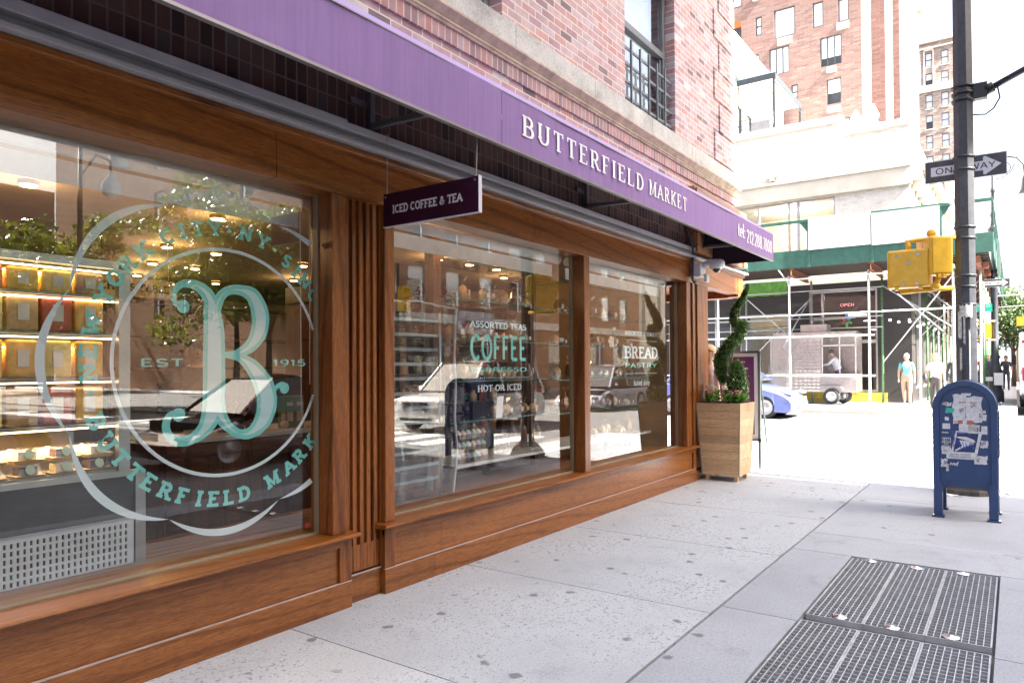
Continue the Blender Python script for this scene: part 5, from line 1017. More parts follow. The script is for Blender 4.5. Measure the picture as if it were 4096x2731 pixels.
# one-way sign (arrow to the right)
def oneway(X, Y0, Z0, L, H, lab, far=False, tilt=0.0):
    t = T("one_way_sign", lab, "sign", (X, Y0, Z0)); dz = lambda y: (Y0 - y) * tilt
    mp_ = lambda u, v, dd: (X - dd, Y0 - u, Z0 + v + dz(Y0 - u)); pb = B(); q = lambda b, pts, dd: b.poly([mp_(u, v, dd) for u, v in pts])
    pb.prism([mp_(0, 0, .0), mp_(L, 0, .0), mp_(L, H, .0), mp_(0, H, .0)], (.003, 0, 0)); obj("plate", pb, M("sign_white", (.66, .66, .72), .5, var=.08), t)
    pb = B(); q(pb, [(.01, .01), (L - .01, .01), (L - .01, H - .01), (.01, H - .01)], .001); obj("black_field", pb, M("sign_black", (.045, .047, .055), .45, var=.3, vs=20), t)
    k = H / .28; a = [(.065, .08), (L - .235, .08), (L - .235, .035), (L - .215, .025), (L - .055, H / 2), (L - .215, H - .025), (L - .235, H - .035), (L - .235, H - .08), (.065, H - .08)]
    pb = B(); q(pb, a, .002); obj("arrow", pb, MATS["sign_white"], t)
    pb = B(); fit_text(pb, "ONE", lambda u, v, dd: mp_(.115 + u, H * .36 + v, .003 + dd), .25 * L / .82, H * .29, thick=.15, thin=.13); fit_text(pb, "WAY", lambda u, v, dd: mp_(L * .56 + u, H * .36 + v, .003 + dd), .25 * L / .82, H * .29, thick=.15, thin=.13); obj("letters", pb, MATS["sign_black"], t)
    return t
ow = oneway(PX + .13, .885, 3.72, .835, .272, "large black and white ONE WAY arrow sign behind the near black pole")
b = B(); b.box(PX + .09, PX + .128, .42, .52, 3.78, 3.9); obj("bracket", b, DKM, ow)
for z in (3.45, 3.17):
    b = B(); b.box(PX - .02, PX + .02, PY + .1, PY + .15, z - .03, z + .03); obj("band_buckle", b, DISC, sp)
# ================================================================== GENERIC BUILDERS
GRANITE = M("dark_granite", (.026, .023, .023), .5, var=.35, vs=40); CREAMW = M("cream_render", (.66, .62, .54), .8, var=.1, vs=1.5, bmp=.2); ALU = M("aluminium_frame", (.48, .46, .45), .45, .3); WGL = glass("far_glass", (.9, .92, .93), 1.6); DARKIN = M("dark_interior", (.06, .06, .065), .9); PALEIN = M("pale_interior", (.60, .54, .42), .9)
WINF = M("dark_window_frame", (.05, .05, .06), .5); BLINDM = M("pale_blind", (.78, .80, .86), .7, var=.05)
def window_on(parent, mp, u0, u1, v0, v1, k=0, frame=WINF, mull=0, rail=True, depth=.12, blind=None, name="window", room=True):
    """window with frame, panes and blind; mp maps (u, v, depth)"""
    t = .05 if (u1 - u0) < 1.2 else .07; b = B()
    def slab(a0, a1, c0, c1, d0, d1):
        P = [mp(a0, c0, d0), mp(a1, c0, d0), mp(a1, c1, d0), mp(a0, c1, d0), mp(a0, c0, d1), mp(a1, c0, d1), mp(a1, c1, d1), mp(a0, c1, d1)]
        b.add(P, [(0, 1, 2, 3), (7, 6, 5, 4), (0, 4, 5, 1), (1, 5, 6, 2), (2, 6, 7, 3), (3, 7, 4, 0)])
    slab(u0, u0 + t, v0, v1, depth - .05, depth + .04); slab(u1 - t, u1, v0, v1, depth - .05, depth + .04); slab(u0 + t, u1 - t, v0, v0 + t, depth - .05, depth + .04); slab(u0 + t, u1 - t, v1 - t, v1, depth - .05, depth + .04)
    if rail: m_ = (v0 + v1) / 2; slab(u0 + t, u1 - t, m_ - t / 2, m_ + t / 2, depth - .04, depth + .03)
    for i in range(mull): m_ = u0 + (u1 - u0) * (i + 1) / (mull + 1); slab(m_ - t / 2, m_ + t / 2, v0 + t, v1 - t, depth - .03, depth + .02)
    w = obj(name, b, frame, parent)
    b = B(); b.quad(mp(u0 + t, v0 + t, depth), mp(u1 - t, v0 + t, depth), mp(u1 - t, v1 - t, depth), mp(u0 + t, v1 - t, depth)); obj("pane", b, WGL, w)
    b = B(); bl = blind if blind is not None else R.choice([.35, .6, 1, 1, .0]); vb = v1 - (v1 - v0) * bl
    if room: b.cur = 0; b.quad(mp(u0, v0, depth + .25), mp(u1, v0, depth + .25), mp(u1, v1, depth + .25), mp(u0, v1, depth + .25)); b.cur = 1
    if bl > 0: b.quad(mp(u0 + t, vb, depth + .02), mp(u1 - t, vb, depth + .02), mp(u1 - t, v1 - t, depth + .02), mp(u0 + t, v1 - t, depth + .02))
    if b.f: obj("blind", b, [DARKIN, BLINDM], w)
    return w
def ac_unit(parent, mp, u0, u1, v0, v1):
    b = B(); P = [mp(u, v, dd) for dd in (-.08, .05) for u, v in ((u0, v0), (u1, v0), (u1, v1), (u0, v1))]; b.add(P, [(0, 1, 2, 3), (0, 4, 5, 1), (1, 5, 6, 2), (2, 6, 7, 3), (3, 7, 4, 0)])
    n = 6
    o = obj("air_conditioner", b, M("unit_white", (.6, .58, .56), .5), parent); b = B()
    for i in range(n): c = lerp(v0, v1, (i + .5) / n); b.quad(mp(u0 + .04, c - .012, -.083), mp(u1 - .04, c - .012, -.083), mp(u1 - .04, c + .012, -.083), mp(u0 + .04, c + .012, -.083))
    obj("louvre", b, DARKIN, o)
def mpX(X): return lambda u, v, dd: (X + dd, u, v)          # wall facing -X ; u = Y
def mpY(Y, s=1): return lambda u, v, dd: (u, Y + s * dd, v)  # s=1 wall facing -Y, s=-1 wall facing +Y
# ================================================================== FAR CORNER BUILDING (white, behind the scaffold)
FX = 29.6
wb = T("white_corner_building", "low white painted corner building behind the scaffold across the side street", "building", (FX, 5, .12))
b = B(); up_win = (5.62, 9.45, 5.5, 8.06)
holes(b, mpX(FX), 5.3, 26, 5.25, 11.07, [up_win, (11, 14, 5.5, 8.06), (16, 19, 5.5, 8.06)], .3); holes(b, mpX(FX), 3.08, 5.3, 5.25, 10.5, [], .3)
b.quad((FX, 5.3, 10.5), (FX, 5.3, 11.07), (FX + 14, 5.3, 11.07), (FX + 14, 5.3, 10.5)); b.quad((FX, 3.08, 10.5), (FX + 14, 3.08, 10.5), (FX + 14, 5.3, 10.5), (FX, 5.3, 10.5)); b.quad((FX, 5.3, 11.07), (FX + 14, 5.3, 11.07), (FX + 14, 26, 11.07), (FX, 26, 11.07))
aw_ = [(FX + 1.5 + 3 * i, FX + 3.2 + 3 * i, z, z + 1.9) for i in range(4) for z in (5.8,)]
holes(b, mpY(3.08), FX, FX + 14, 5.25, 10.5, aw_, .25); b.quad((FX + 14, 3.08, 0), (FX + 14, 26, 0), (FX + 14, 26, 11.07), (FX + 14, 3.08, 10.5))
WPB = brick("white_painted_brick", [(0, (.60, .57, .52)), (.1, (.70, .68, .63)), (1, (.76, .74, .70))], (.68, .66, .62), plane='y', dirt=.08)
obj("wall", b, WPB, wb)
b = B(); b.box(FX - .14, FX, 3.0, 9.7, 8.1, 8.75); b.box(FX - .22, FX, 3.0, 9.7, 8.75, 8.9); b.box(FX - .1, FX, 5.3, 26, 10.85, 11.12); b.box(FX - .1, FX, 3.0, 5.28, 10.3, 10.55)
b.prism([(FX - .15, 8.7, 8.9), (FX - .15, 7.1, 8.9), (FX - .15, 7.9, 9.45)], (.15, 0, 0)); obj("cornice", b, CREAMW, wb, bevel=.02)
b = B(); b.ball((FX - .18, 8.1, 9.1), .12, 8); b.ball((FX - .18, 7.7, 9.1), .12, 8); b.box(FX - .25, FX - .16, 7.8, 8.0, 8.92, 9.3); obj("pediment_ornament", b, CREAMW, wb)
b = B()    # bracketed cornice along the avenue side
b.box(FX + .2, FX + 14, 2.4, 3.08, 8.6, 8.95); b.box(FX + .2, FX + 14, 2.7, 3.08, 8.35, 8.6)
for i in range(12): b.box(FX + .6 + i * 1.15, FX + .85 + i * 1.15, 2.55, 3.08, 8.0, 8.35)
obj("bracketed_cornice", b, CREAMW, wb, bevel=.02)
for i, h in enumerate(aw_): window_on(wb, mpY(3.08), *h, frame=ALU)
b = B(); P = mpX(FX)
w = window_on(wb, mpX(FX), *up_win, frame=ALU, rail=False, mull=0, blind=0, depth=.15, name="strip_window", room=False)
b = B(); 
for y in (8.55, 7.35): b.box(FX + .08, FX + .2, y - .04, y + .04, 5.57, 7.99)
b.box(FX + .07, FX + .22, 6.95, 7.05, 5.57, 7.99); obj("mullion", b, ALU, w)
b = B(); b.quad((FX + 3.5, 5.3, 5.4), (FX + 3.5, 9.8, 5.4), (FX + 3.5, 9.8, 8.1), (FX + 3.5, 5.3, 8.1)); b.quad((FX + .4, 5.3, 8.04), (FX + 3.5, 5.3, 8.04), (FX + 3.5, 9.8, 8.04), (FX + .4, 9.8, 8.04)); obj("room", b, PALEIN, w)
b = B(); b.box(FX + .9, FX + 1.3, 5.7, 6.2, 7.98, 8.02); b.box(FX + 1.2, FX + 1.5, 8.6, 9.0, 7.98, 8.02); obj("ceiling_light", b, emis("office_light", (1, .95, .85), .9), w)
l = bpy.data.lights.new("office_glow", 'POINT'); l.energy = 45; l.color = (1, .9, .75); l.shadow_soft_size = .3; lo = bpy.data.objects.new("office_glow", l); COL.objects.link(lo); lo.location = (FX + 1.6, 7.5, 7.6)
# ground floor: dark granite, glazed entrance, corner shop
b = B(); holes(b, mpX(FX), 3.08, 26, .12, 4.68, [(4.2, 6.62, .5, 4.4), (7.4, 9.35, .14, 3.6), (9.7, 12.5, .5, 3.4), (13.5, 17, .5, 3.4)], .25); holes(b, mpY(3.08), FX, FX + 14, .12, 4.68, [(FX + 1.2 + 2.6 * i, FX + 3.2 + 2.6 * i, .6, 3.6) for i in range(5)], .25); obj("granite_front", b, GRANITE, wb)
b = B(); b.box(FX - .06, FX, 3.05, 26, 4.68, 5.25); b.box(FX, FX + 14, 3.02, 3.08, 4.68, 5.25); obj("signboard_band", b, CREAMW, wb)
YCB = M("yellow_kerb", (.55, .42, .06), .7, var=.3, vs=6); b = B(); b.box(FX - .08, FX, 3.9, 7.2, .12, .48); b.box(FX - .08, FX, 9.4, 12.5, .12, .4); obj("yellow_plinth", b, YCB, wb)
sw = window_on(wb, mpX(FX), 4.2, 6.62, .5, 4.4, frame=ALU, rail=False, blind=0, name="shop_window", room=False)
b = B(); b.box(FX - .01, FX + .2, 4.25, 6.57, 2.35, 2.47); b.box(FX - .01, FX + .2, 4.95, 5.05, .55, 2.35); b.box(FX + .0, FX + .2, 6.1, 6.16, .55, 4.3); obj("transom", b, ALU, sw)
b = B(); b.box(FX + .3, FX + .36, 5.0, 5.55, 3.74, 3.94); obj("open_sign", b, BLK, sw); b = B(); fit_text(b, "OPEN", lambda u, v, dd: (FX + .29 - dd, 5.53 - u, 3.78 + v), .5, .12, thick=.13, thin=.11, serif=.24, st=.08); obj("open_letters", b, emis("red_neon", (1, .10, .10), .14), sw)
# coloured six-point star mark in the window
cx_, cz_ = 5.28, 3.26; STC = [((.10, .30, .75), "blue"), ((.65, .17, .04), "orange"), ((.12, .55, .10), "green"), ((.20, .06, .38), "purple")]
mq = lambda u, v, k=0: (FX + .1 - .002 * k, cx_ - u * .62, cz_ + v * .62)
for c_, nm_, ps in ((0, "blue", [[(-.08, .12), (-.07, .42), (.09, .42), (.12, .2), (.3, .28), (.33, .16), (.22, 0), (.18, -.04)]]), (1, "orange", [[(-.08, .14), (-.08, -.18), (-.14, -.26), (-.28, -.25), (-.24, -.12), (-.14, -.04), (-.3, .1), (-.26, .18)]]), (2, "green", [[(.02, -.16), (.18, -.04), (.34, -.18), (.3, -.28), (.18, -.25), (.1, -.22)], [(-.07, -.2), (-.04, -.46), (.08, -.46), (.1, -.22), (.02, -.17)]]), (3, "purple", [[(-.08, .12), (.18, -.04), (.02, -.16), (-.08, -.18)]])):
    b = B()
    for k, q in enumerate(ps): b.poly([mq(u, v, k) for u, v in q])
    obj("window_star", b, M("star_" + nm_, STC[c_][0], .5, var=0), sw)
b = B(); b.box(FX + 1.2, FX + 1.6, 4.8, 5.5, 3.5, 3.53); b.box(FX + 2.0, FX + 2.3, 4.5, 5.0, 3.3, 3.33); b.box(FX + 1.4, FX + 1.8, 4.2, 4.6, 2.9, 2.93); obj("ceiling_light", b, MATS["office_light"], sw)
b = B(); b.quad((FX + 3, 4, .5), (FX + 3, 6.8, .5), (FX + 3, 6.8, 4.4), (FX + 3, 4, 4.4)); obj("room", b, M("brown_room", (.06, .04, .035), .9), sw)
en = window_on(wb, mpX(FX), 7.4, 9.35, .14, 3.6, frame=ALU, rail=False, blind=0, name="entrance", room=False)
b = B(); b.box(FX + .0, FX + .2, 7.45, 9.3, 2.6, 2.72); b.box(FX, FX + .2, 8.02, 8.12, .2, 2.6); b.box(FX, FX + .2, 7.45, 7.5, .2, 2.6); b.box(FX - .05, FX - .02, 8.15, 8.18, 1.1, 1.5); obj("door_frame", b, ALU, en)
b = B(); fit_text(b, "1120 Lexington Ave", lambda u, v, dd: (FX + .09 - dd, 8.95 - u, 2.8 + v), 1.1, .12, thick=.12, thin=.1); fit_text(b, "Rectal Surgery", lambda u, v, dd: (FX + .09 - dd, 9.2 - u, 1.78 + v), .85, .1, thick=.14, thin=.12); obj("door_letters", b, M("pale_letters", (.6, .58, .52), .6, var=0), en)
b = B(); b.quad((FX + 2, 7.3, .14), (FX + 2, 9.5, .14), (FX + 2, 9.5, 3.6), (FX + 2, 7.3, 3.6)); b.quad((FX + .3, 7.3, 3.0), (FX + 2, 7.3, 3.0), (FX + 2, 9.5, 3.0), (FX + .3, 9.5, 3.0)); obj("room", b, PALEIN, en)
for a in ((9.7, 12.5, .5, 3.4), (13.5, 17, .5, 3.4)): window_on(wb, mpX(FX), *a, frame=ALU, rail=False, mull=1, blind=0, name="shop_window")
for i in range(5): window_on(wb, mpY(3.08), FX + 1.2 + 2.6 * i, FX + 3.2 + 2.6 * i, .6, 3.6, frame=ALU, rail=False, blind=0, name="shop_window")
gw = T("green_wrapping", "bright green plastic wrapping over the sign above the entrance", "wrapping", (29.4, 8.1, 4.3)); b = B(); n = 16; b.smooth = True
for i in range(n):
    for j in range(4):
        f = lambda i, j: (29.42 + .03 * sin(i * 2.1 + j), 7.4 + 1.65 * i / n, 4.33 + .56 * j / 4 + .012 * sin(i * 1.3)); b.quad(f(i, j), f(i + 1, j), f(i + 1, j + 1), f(i, j + 1))
obj("sheet", b, M("green_plastic", (.14, .36, .07), .35, var=.2, vs=2), gw); b = B()
for i in range(9):
    y = 7.5 + .17 * i; z = 4.42 + .1 * (i % 4); b.bar((29.37, y, z), (29.37, y - .1, z + .11), .012, .012)
obj("print", b, M("green_print", (.05, .20, .05), .5, var=0), gw)
b = B(); b.box(29.46, 29.6, 7.4, 9.05, 4.3, 4.92); obj("sign_box", b, GRANITE, gw)
# ------------------------------------------------------------------ porch on the roof (iron balcony)
bp_ = T("roof_porch", "iron-posted balcony porch with a pale copper roof above the white building", "porch", (32, 8.5, 11)); BX = 31.0
ROOFC = M("pale_copper_roof", (.52, .66, .64), .5, var=.06); IRON = M("dark_iron", (.045, .055, .065), .5, .4)
b = B(); b.add([(BX, 9.75, 13.95), (BX, 8.22, 13.95), (BX + 4.6, 8.22, 13.95), (BX + 4.6, 9.75, 14.6), (BX + .0, 9.75, 14.5)], [(0, 1, 4), (1, 2, 3, 4)]); b.box(BX, BX + 4.6, 8.2, 9.9, 13.88, 13.94); obj("roof", b, ROOFC, bp_)
b = B(); b.box(BX - .03, BX + 4.6, 8.16, 8.2, 13.7, 13.95); b.box(BX - .04, BX, 8.2, 9.8, 13.7, 13.95); obj("eaves_beam", b, IRON, bp_)
b = B(); b.quad((BX, 8.2, 13.85), (BX + 4.6, 8.2, 13.85), (BX + 4.6, 9.9, 13.85), (BX, 9.9, 13.85)); obj("ceiling", b, CREAMW, bp_)
b = B()
for x in (BX, BX + 4.5): b.box(x, x + .09, 8.2, 8.29, 11.3, 13.75)
for y in (9.75,): b.box(BX, BX + .04, 9.7, 9.74, 11.3, 13.7)
obj("post", b, IRON, bp_)
b = B()
for k in range(16):
    y = 8.3 + k * .095; b.lathe([(.025, -.01), (.04, -.01), (.04, .01), (.025, .01), (.025, -.01)], (BX, y, 13.6), 6, axis='x')
for k in range(40): x = BX + .15 + k * .11; b.lathe([(.03, -.01), (.05, -.01), (.05, .01), (.03, .01), (.03, -.01)], (x, 8.22, 13.6), 6, axis='y')
for k in range(4): b.bar((BX, 8.35 + .1 * k, 13.55), (BX, 8.3, 13.3 - .1 * (3 - k)), .02, .02)
obj("iron_lace", b, IRON, bp_)
b = B()
for z in (12.15, 11.75, 11.4): b.bar((BX, 8.25, z), (BX, 9.75, z), .03, .03); b.bar((BX, 8.25, z), (BX + 4.5, 8.25, z), .03, .03)
for k in range(16): b.bar((BX, 8.28 + .1 * k, 11.35), (BX, 8.33 + .1 * k, 12.15), .015, .015)
for k in range(40): b.bar((BX + .1 + .11 * k, 8.25, 11.35), (BX + .16 + .11 * k, 8.25, 12.15), .015, .015)
obj("railing", b, IRON, bp_)
b = B(); b.box(BX - .02, BX - .005, 8.4, 9.2, 11.4, 12.0); obj("planter_box", b, M("grey_box", (.12, .12, .14), .7), bp_)
b = B(); holes(b, lambda u, v, dd: (u, 9.9 + dd, v), BX, BX + 8, 11.07, 16.2, [(BX + .4, BX + 1.1, 11.3, 13.1), (BX + 1.7, BX + 2.6, 11.3, 13.1)], .15); b.quad((BX, 9.9, 11.07), (BX, 22, 11.07), (BX, 22, 16.2), (BX, 9.9, 16.2)); b.quad((BX, 9.9, 16.2), (BX + 8, 9.9, 15.4), (BX + 8, 22, 15.4), (BX, 22, 16.2)); obj("house_wall", b, WPB, bp_)
for u0, u1 in ((BX + .4, BX + 1.1), (BX + 1.7, BX + 2.6)): window_on(bp_, lambda u, v, dd: (u, 9.9 + dd, v), u0, u1, 11.3, 13.1, frame=IRON, name="balcony_door")
# ================================================================== RED BRICK TOWER
RB = brick("salmon_brick", [(0, (.125, .075, .070)), (.2, (.155, .092, .086)), (.6, (.178, .107, .098)), (.85, (.165, .115, .108)), (1, (.21, .15, .14))], (.18, .135, .125), plane='y', dirt=.15, bw=.4, bh=.1)
RB2 = brick("salmon_brick_side", [(0, (.125, .075, .070)), (.5, (.178, .107, .098)), (1, (.21, .15, .14))], (.42, .30, .25), plane='x', dirt=.15, bw=.4, bh=.1)
rt = T("brick_tower", "tall salmon brick apartment block rising behind the white corner building", "building", (44, 12, .1))
WL_ = [(9.49, 10.58, 19.4, 20.95, 0), (11.24, 11.57, 19.82, 20.85, 0), (8.06, 8.58, 19.43, 20.76, 0), (6.83, 7.33, 19.4, 20.57, 0), (9.81, 10.85, 17.41, 18.88, 2), (7.19, 8.23, 17.23, 18.79, 2), (11.4, 11.88, 17.91, 18.8, 0), (7.23, 7.93, 15.18, 16.52, 0), (12.36, 12.95, 19.35, 20.95, 1), (9.38, 9.71, 15.86, 16.65, 0), (12.34, 12.84, 21.71, 22.9, 0), (6.84, 7.3, 13.4, 14.34, 0), (8.0, 8.7, 13.0, 13.9, 0), (9.5, 10.6, 21.9, 23.4, 0), (13.3, 14.2, 17.4, 18.9, 0)]
b = B(); holes(b, mpX(40), 6.24, 22, 4, 26, [w[:4] for w in WL_], .2); obj("wall", b, RB, rt)
b = B(); b.quad((40, 6.24, 4), (43, 6.24, 4), (43, 6.24, 26), (40, 6.24, 26)); b.quad((43, 5.55, 4), (46, 5.55, 4), (46, 5.55, 26), (43, 5.55, 26)); b.quad((46, 5.2, 4), (56, 5.2, 4), (56, 5.2, 26), (46, 5.2, 26)); obj("side_wall", b, RB2, rt)
b = B(); b.quad((43, 5.55, 4), (43, 6.24, 4), (43, 6.24, 26), (43, 5.55, 26)); b.quad((46, 5.2, 4), (46, 5.55, 4), (46, 5.55, 26), (46, 5.2, 26)); b.quad((56, 5.2, 4), (56, 22, 4), (56, 22, 26), (56, 5.2, 26)); b.poly([(40, 6.24, 26), (43, 6.24, 26), (43, 5.55, 26), (46, 5.55, 26), (46, 5.2, 26), (56, 5.2, 26), (56, 22, 26), (40, 22, 26)]); obj("setback_wall", b, RB, rt)
for i, w in enumerate(WL_): window_on(rt, mpX(40), *w[:4], mull=w[4], rail=i in (1, 6, 9, 8), blind=[1, .9, 1, 1, .95, .7, 1, .55, 0, .8, .9, .8, .7, 1, 1][i], depth=.1)
b = B(); b.box(39.98, 40.2, 12.36, 12.95, 20.6, 20.95); obj("window_awning", b, M("rust_awning", (.35, .07, .02), .7), rt)
for u0, u1, v0, v1 in ((9.66, 10.4, 18.95, 19.32), (6.83, 7.4, 18.98, 19.33), (7.45, 7.9, 16.85, 17.15), (7.28, 7.9, 14.75, 15.05), (11.2, 11.7, 21.8, 22.1)): ac_unit(rt, mpX(40), u0, u1, v0, v1)
b = B()
for k, (y, z) in enumerate([(5.0, 10.6), (4.4, 10.7), (5.6, 10.55)]): b.lathe([(.2, -.3), (.26, .1), (.15, .25), (.24, .45), (.14, .7), (.05, .9)], (30.5, y, z), 8)
tag(obj("stone_finial", b, CREAMW), "white carved stone finials on the parapet before the brick tower", "ornament")
# ================================================================== GREY-BROWN TOWER FAR BEHIND
GB = brick("taupe_brick", [(0, (.24, .18, .16)), (.5, (.33, .26, .23)), (1, (.40, .33, .30))], (.38, .34, .3), plane='y', bw=.5, bh=.15, dirt=.15); STN = M("pale_stone_trim", (.62, .58, .52), .8)
gt = T("stone_trimmed_tower", "taupe brick apartment tower with arched stone trim, far up the avenue", "building", (80, 7, 1)); cols = [(8.56, 9.18), (7.41, 8.0), (6.27, 6.86), (4.92, 5.54)]; GW = [(c0, c1, z - 1.35, z) for z in (31.92, 29.92, 27.85, 25.85, 23.85, 21.85, 19.85, 17.85, 15.85, 13.85) for c0, c1 in cols]
b = B(); holes(b, mpX(80), 4.25, 9.8, 2, 33.0, GW, .2); b.quad((80, 9.8, 2), (95, 9.8, 2), (95, 9.8, 33), (80, 9.8, 33)); b.quad((80, 4.25, 33), (95, 4.25, 33), (95, 9.8, 33), (80, 9.8, 33)); obj("wall", b, GB, gt)
b = B(); holes(b, mpY(4.25), 80, 95, 2, 33, [], .1); obj("side_wall", b, STN, gt)  # pale colour paints the sunlight on the avenue side of the taupe brick
for i, w in enumerate(GW):
    q = window_on(gt, mpX(80), *w, depth=.08, blind=[.45, .6, 1, .95, .55, .8, .5, 1][i % 8]); b = B(); b.box(79.95, 80, w[0] - .05, w[1] + .05, w[2] - .12, w[2] - .02); obj("sill", b, STN, q)
b = B(); b.box(79.75, 80, 4.1, 9.9, 32.9, 33.25); b.box(79.8, 80, 4.2, 9.8, 32.3, 32.45); b.box(79.85, 80, 4.2, 9.8, 28.1, 28.75)
for c0, c1 in cols[:3]:
    b.box(79.9, 80, c0 - .14, c0 - .04, 28.75, 32.1); b.box(79.9, 80, c1 + .04, c1 + .14, 28.75, 32.1)
    b.prism([(79.88, (c0 + c1) / 2 + .42 * cos(pi * i / 10), 32.12 + .42 * sin(pi * i / 10)) for i in range(11)], (.1, 0, 0))
obj("stone_trim", b, STN, gt)
b = B(); b.box(84, 86, 7.6, 9.6, 33.3, 38); b.box(83.8, 86.2, 7.4, 9.8, 38, 38.4); b.box(83.6, 84, 7.2, 9.9, 35.0, 35.2); obj("roof_turret", b, M("peach_stucco", (.62, .42, .28), .8), gt)
b = B()
for y in (8.2, 9.1): b.prism([(83.97, y - .25, 35.3), (83.97, y + .25, 35.3), (83.97, y + .25, 36.6), (83.97, y, 36.95), (83.97, y - .25, 36.6)], (.02, 0, 0))
obj("turret_window", b, BLINDM, gt)
b = B(); leaves(b, [(Vector((82, 8.0 + R.gauss(0, .3), 33.8 + R.gauss(0, .4))), 1) for _ in range(200)], .18); tag(obj("roof_shrub", b, LEAFB), "small green shrub on the roof edge of the taupe tower", "shrub")
# lower white building up the avenue
wm = T("white_townhouse", "narrow white townhouse with one dark-framed sash window, up the avenue", "building", (50, 4, 1)); b = B(); TW = [(3.36, 3.88, 11.06, 12.5), (3.36, 3.88, 8.6, 10.0), (3.36, 3.88, 6.2, 7.6)]
holes(b, mpX(50), 3.02, 4.75, 1, 13.7, TW, .12); holes(b, mpY(3.02), 50, 70, 1, 13.7, [], .1); b.quad((50, 3.02, 13.7), (70, 3.02, 13.7), (70, 4.75, 13.7), (50, 4.75, 13.7)); obj("wall", b, CREAMW, wm)
for w in TW: window_on(wm, mpX(50), *w, depth=.06)
b = B(); b.box(49.6, 50, 4.1, 4.8, 13.5, 13.75); b.box(49.75, 50, 4.3, 4.75, 12.2, 13.5); obj("side_cornice", b, M("bronze_trim", (.14, .13, .10), .6), wm)
fb = T("avenue_block", "row of pale buildings lining the far side of the avenue beyond the shed", "building", (100, 3.6, 1)); b = B(); holes(b, mpY(3.6), 96, 240, 1, 16, [(98 + 3 * i, 99.4 + 3 * i, 3 + 3.6 * j, 5 + 3.6 * j) for i in range(30) for j in range(3)], .2); holes(b, mpX(96), 3.6, 4.6, 1, 16, [], .1); obj("wall", b, CREAMW, fb)
b = B(); b.quad((97, 3.85, 2), (190, 3.85, 2), (190, 3.85, 14), (97, 3.85, 14)); obj("windows", b, DARKIN, fb)
# ================================================================== SIDEWALK SHED
sh = T("sidewalk_shed", "steel scaffold sidewalk shed with green parapet wrapping the far corner", "scaffold", (27, 5, .12)); PIPE = M("galvanised_pipe", (.50, .52, .54), .4, .5, var=.12, vs=20); GPIPE = M("green_pipe", (.10, .22, .10), .6, var=.4, vs=14); GRN = M("shed_green", (.022, .088, .068), .65, var=.2, vs=4); BRM = M("rust_beam", (.22, .085, .05), .7, var=.3, vs=5); SX0, SX1, SY0 = 26.9, 28.75, .7
ysO = [14.6, 11.95, 9.31, 6.68, 4.07, 1.61]; xsO = [28.9 + 2.4 * i for i in range(14)]
zt = 4.72
for y in ysO: b = B(); b.tube([(SX0, y, .16), (SX0, y, zt)], .045, 10); b.lathe([(.001, .19), (.1, .19), (.1, .125), (.001, .125)], (SX0, y, 0), 8); b.box(SX0 - .12, SX0 + .12, y - .02, y + .02, zt, zt + .03); obj("outer_post", b, PIPE, sh)
for y in (12.4, 10.05, 8.8, 6.33, 3.92): b = B(); b.tube([(SX1, y, .16), (SX1, y, zt)], .04, 10); obj("inner_post", b, PIPE if y > 5 else GPIPE, sh)
for k, x in enumerate(xsO):
    b = B(); b.tube([(x, SY0 + .25, .16), (x, SY0 + .25, zt)], .045, 8); b.tube([(x, 2.75, .16), (x, 2.75, zt)], .04, 8); obj("avenue_post", b, [PIPE, GPIPE, GPIPE][k % 3], sh)
b = B()
for z in (zt - .1, 3.33, 2.54 - 0, 1.15): b.tube([(SX0 - .05, 14.8, z), (SX0 - .05, 1.4 if z > 3 else 3.9, z)], .028, 8)
for z in (4.35, 3.3, 2.9): b.tube([(SX1 - .04, 13, z), (SX1 - .04, 3.9, z)], .022, 8)
for z in (4.3, 3.1): b.tube([(28, SY0 + .2, z), (61, SY0 + .2, z)], .02, 6); b.tube([(28, 2.8, z), (61, 2.8, z)], .02, 6)
for i in range(13):
    x = xsO[i]; b.tube([(x, SY0 + .25, 4.5), (x + 2.4, SY0 + .25, 2.5)], .016, 5); b.tube([(x, 2.75, 2.5), (x, SY0 + .25, 4.4)], .016, 5); b.tube([(x, SY0 + .25, 2.7), (x, 2.75, 4.4)], .016, 5)
for (a, c) in (((SX1, 8.8, 4.2), (SX1, 6.9, 2.4)), ((SX1, 6.33, 4.1), (SX1, 8.3, 2.1)), ((SX1, 6.33, 4.2), (SX0, 6.9, 2.2)), ((SX0, 1.61, 2.7), (SX1, 3.92, 4.4)), ((SX0, 1.61, 4.4), (SX1, 3.92, 1.6)), ((SX0, 7.05, 5.0), (SX0, 6.7, 4.5)), ((SX0, 3.2, 3.9), (SX0, 1.9, 2.6)), ((SX0, 9.31, 2.3), (SX1, 10.05, 4.2)), ((SX1, 10.05, 2.0), (SX0, 9.31, 4.1))): b.tube([a, c], .024, 6)
obj("rail_pipes", b, PIPE, sh)
b = B()
for y in ysO[:-1] + [2.6]: b.box(SX0 - .1, 29.5, y - .08, y - .065, zt + .03, zt + .28); b.box(SX0 - .1, 29.5, y - .14, y + .0, zt + .27, zt + .285); b.box(SX0 - .1, 29.5, y - .14, y - .0, zt + .03, zt + .045)
for x in xsO: b.box(x - .07, x + .07, SY0, 3.0, zt + .03, zt + .26)
b.box(27, 62, SY0 + .18, SY0 + .32, zt + .031, zt + .262)
obj("cross_beam", b, BRM, sh)
b = B(); n = 46
for k in range(n):
    x = SX0 + (29.5 - SX0) * k / n; w = (29.5 - SX0) / n; b.box(x, x + w * .55, 3.0, 15, zt + .29, zt + .33); b.box(x + w * .55, x + w, 3.0, 15, zt + .33, zt + .335)
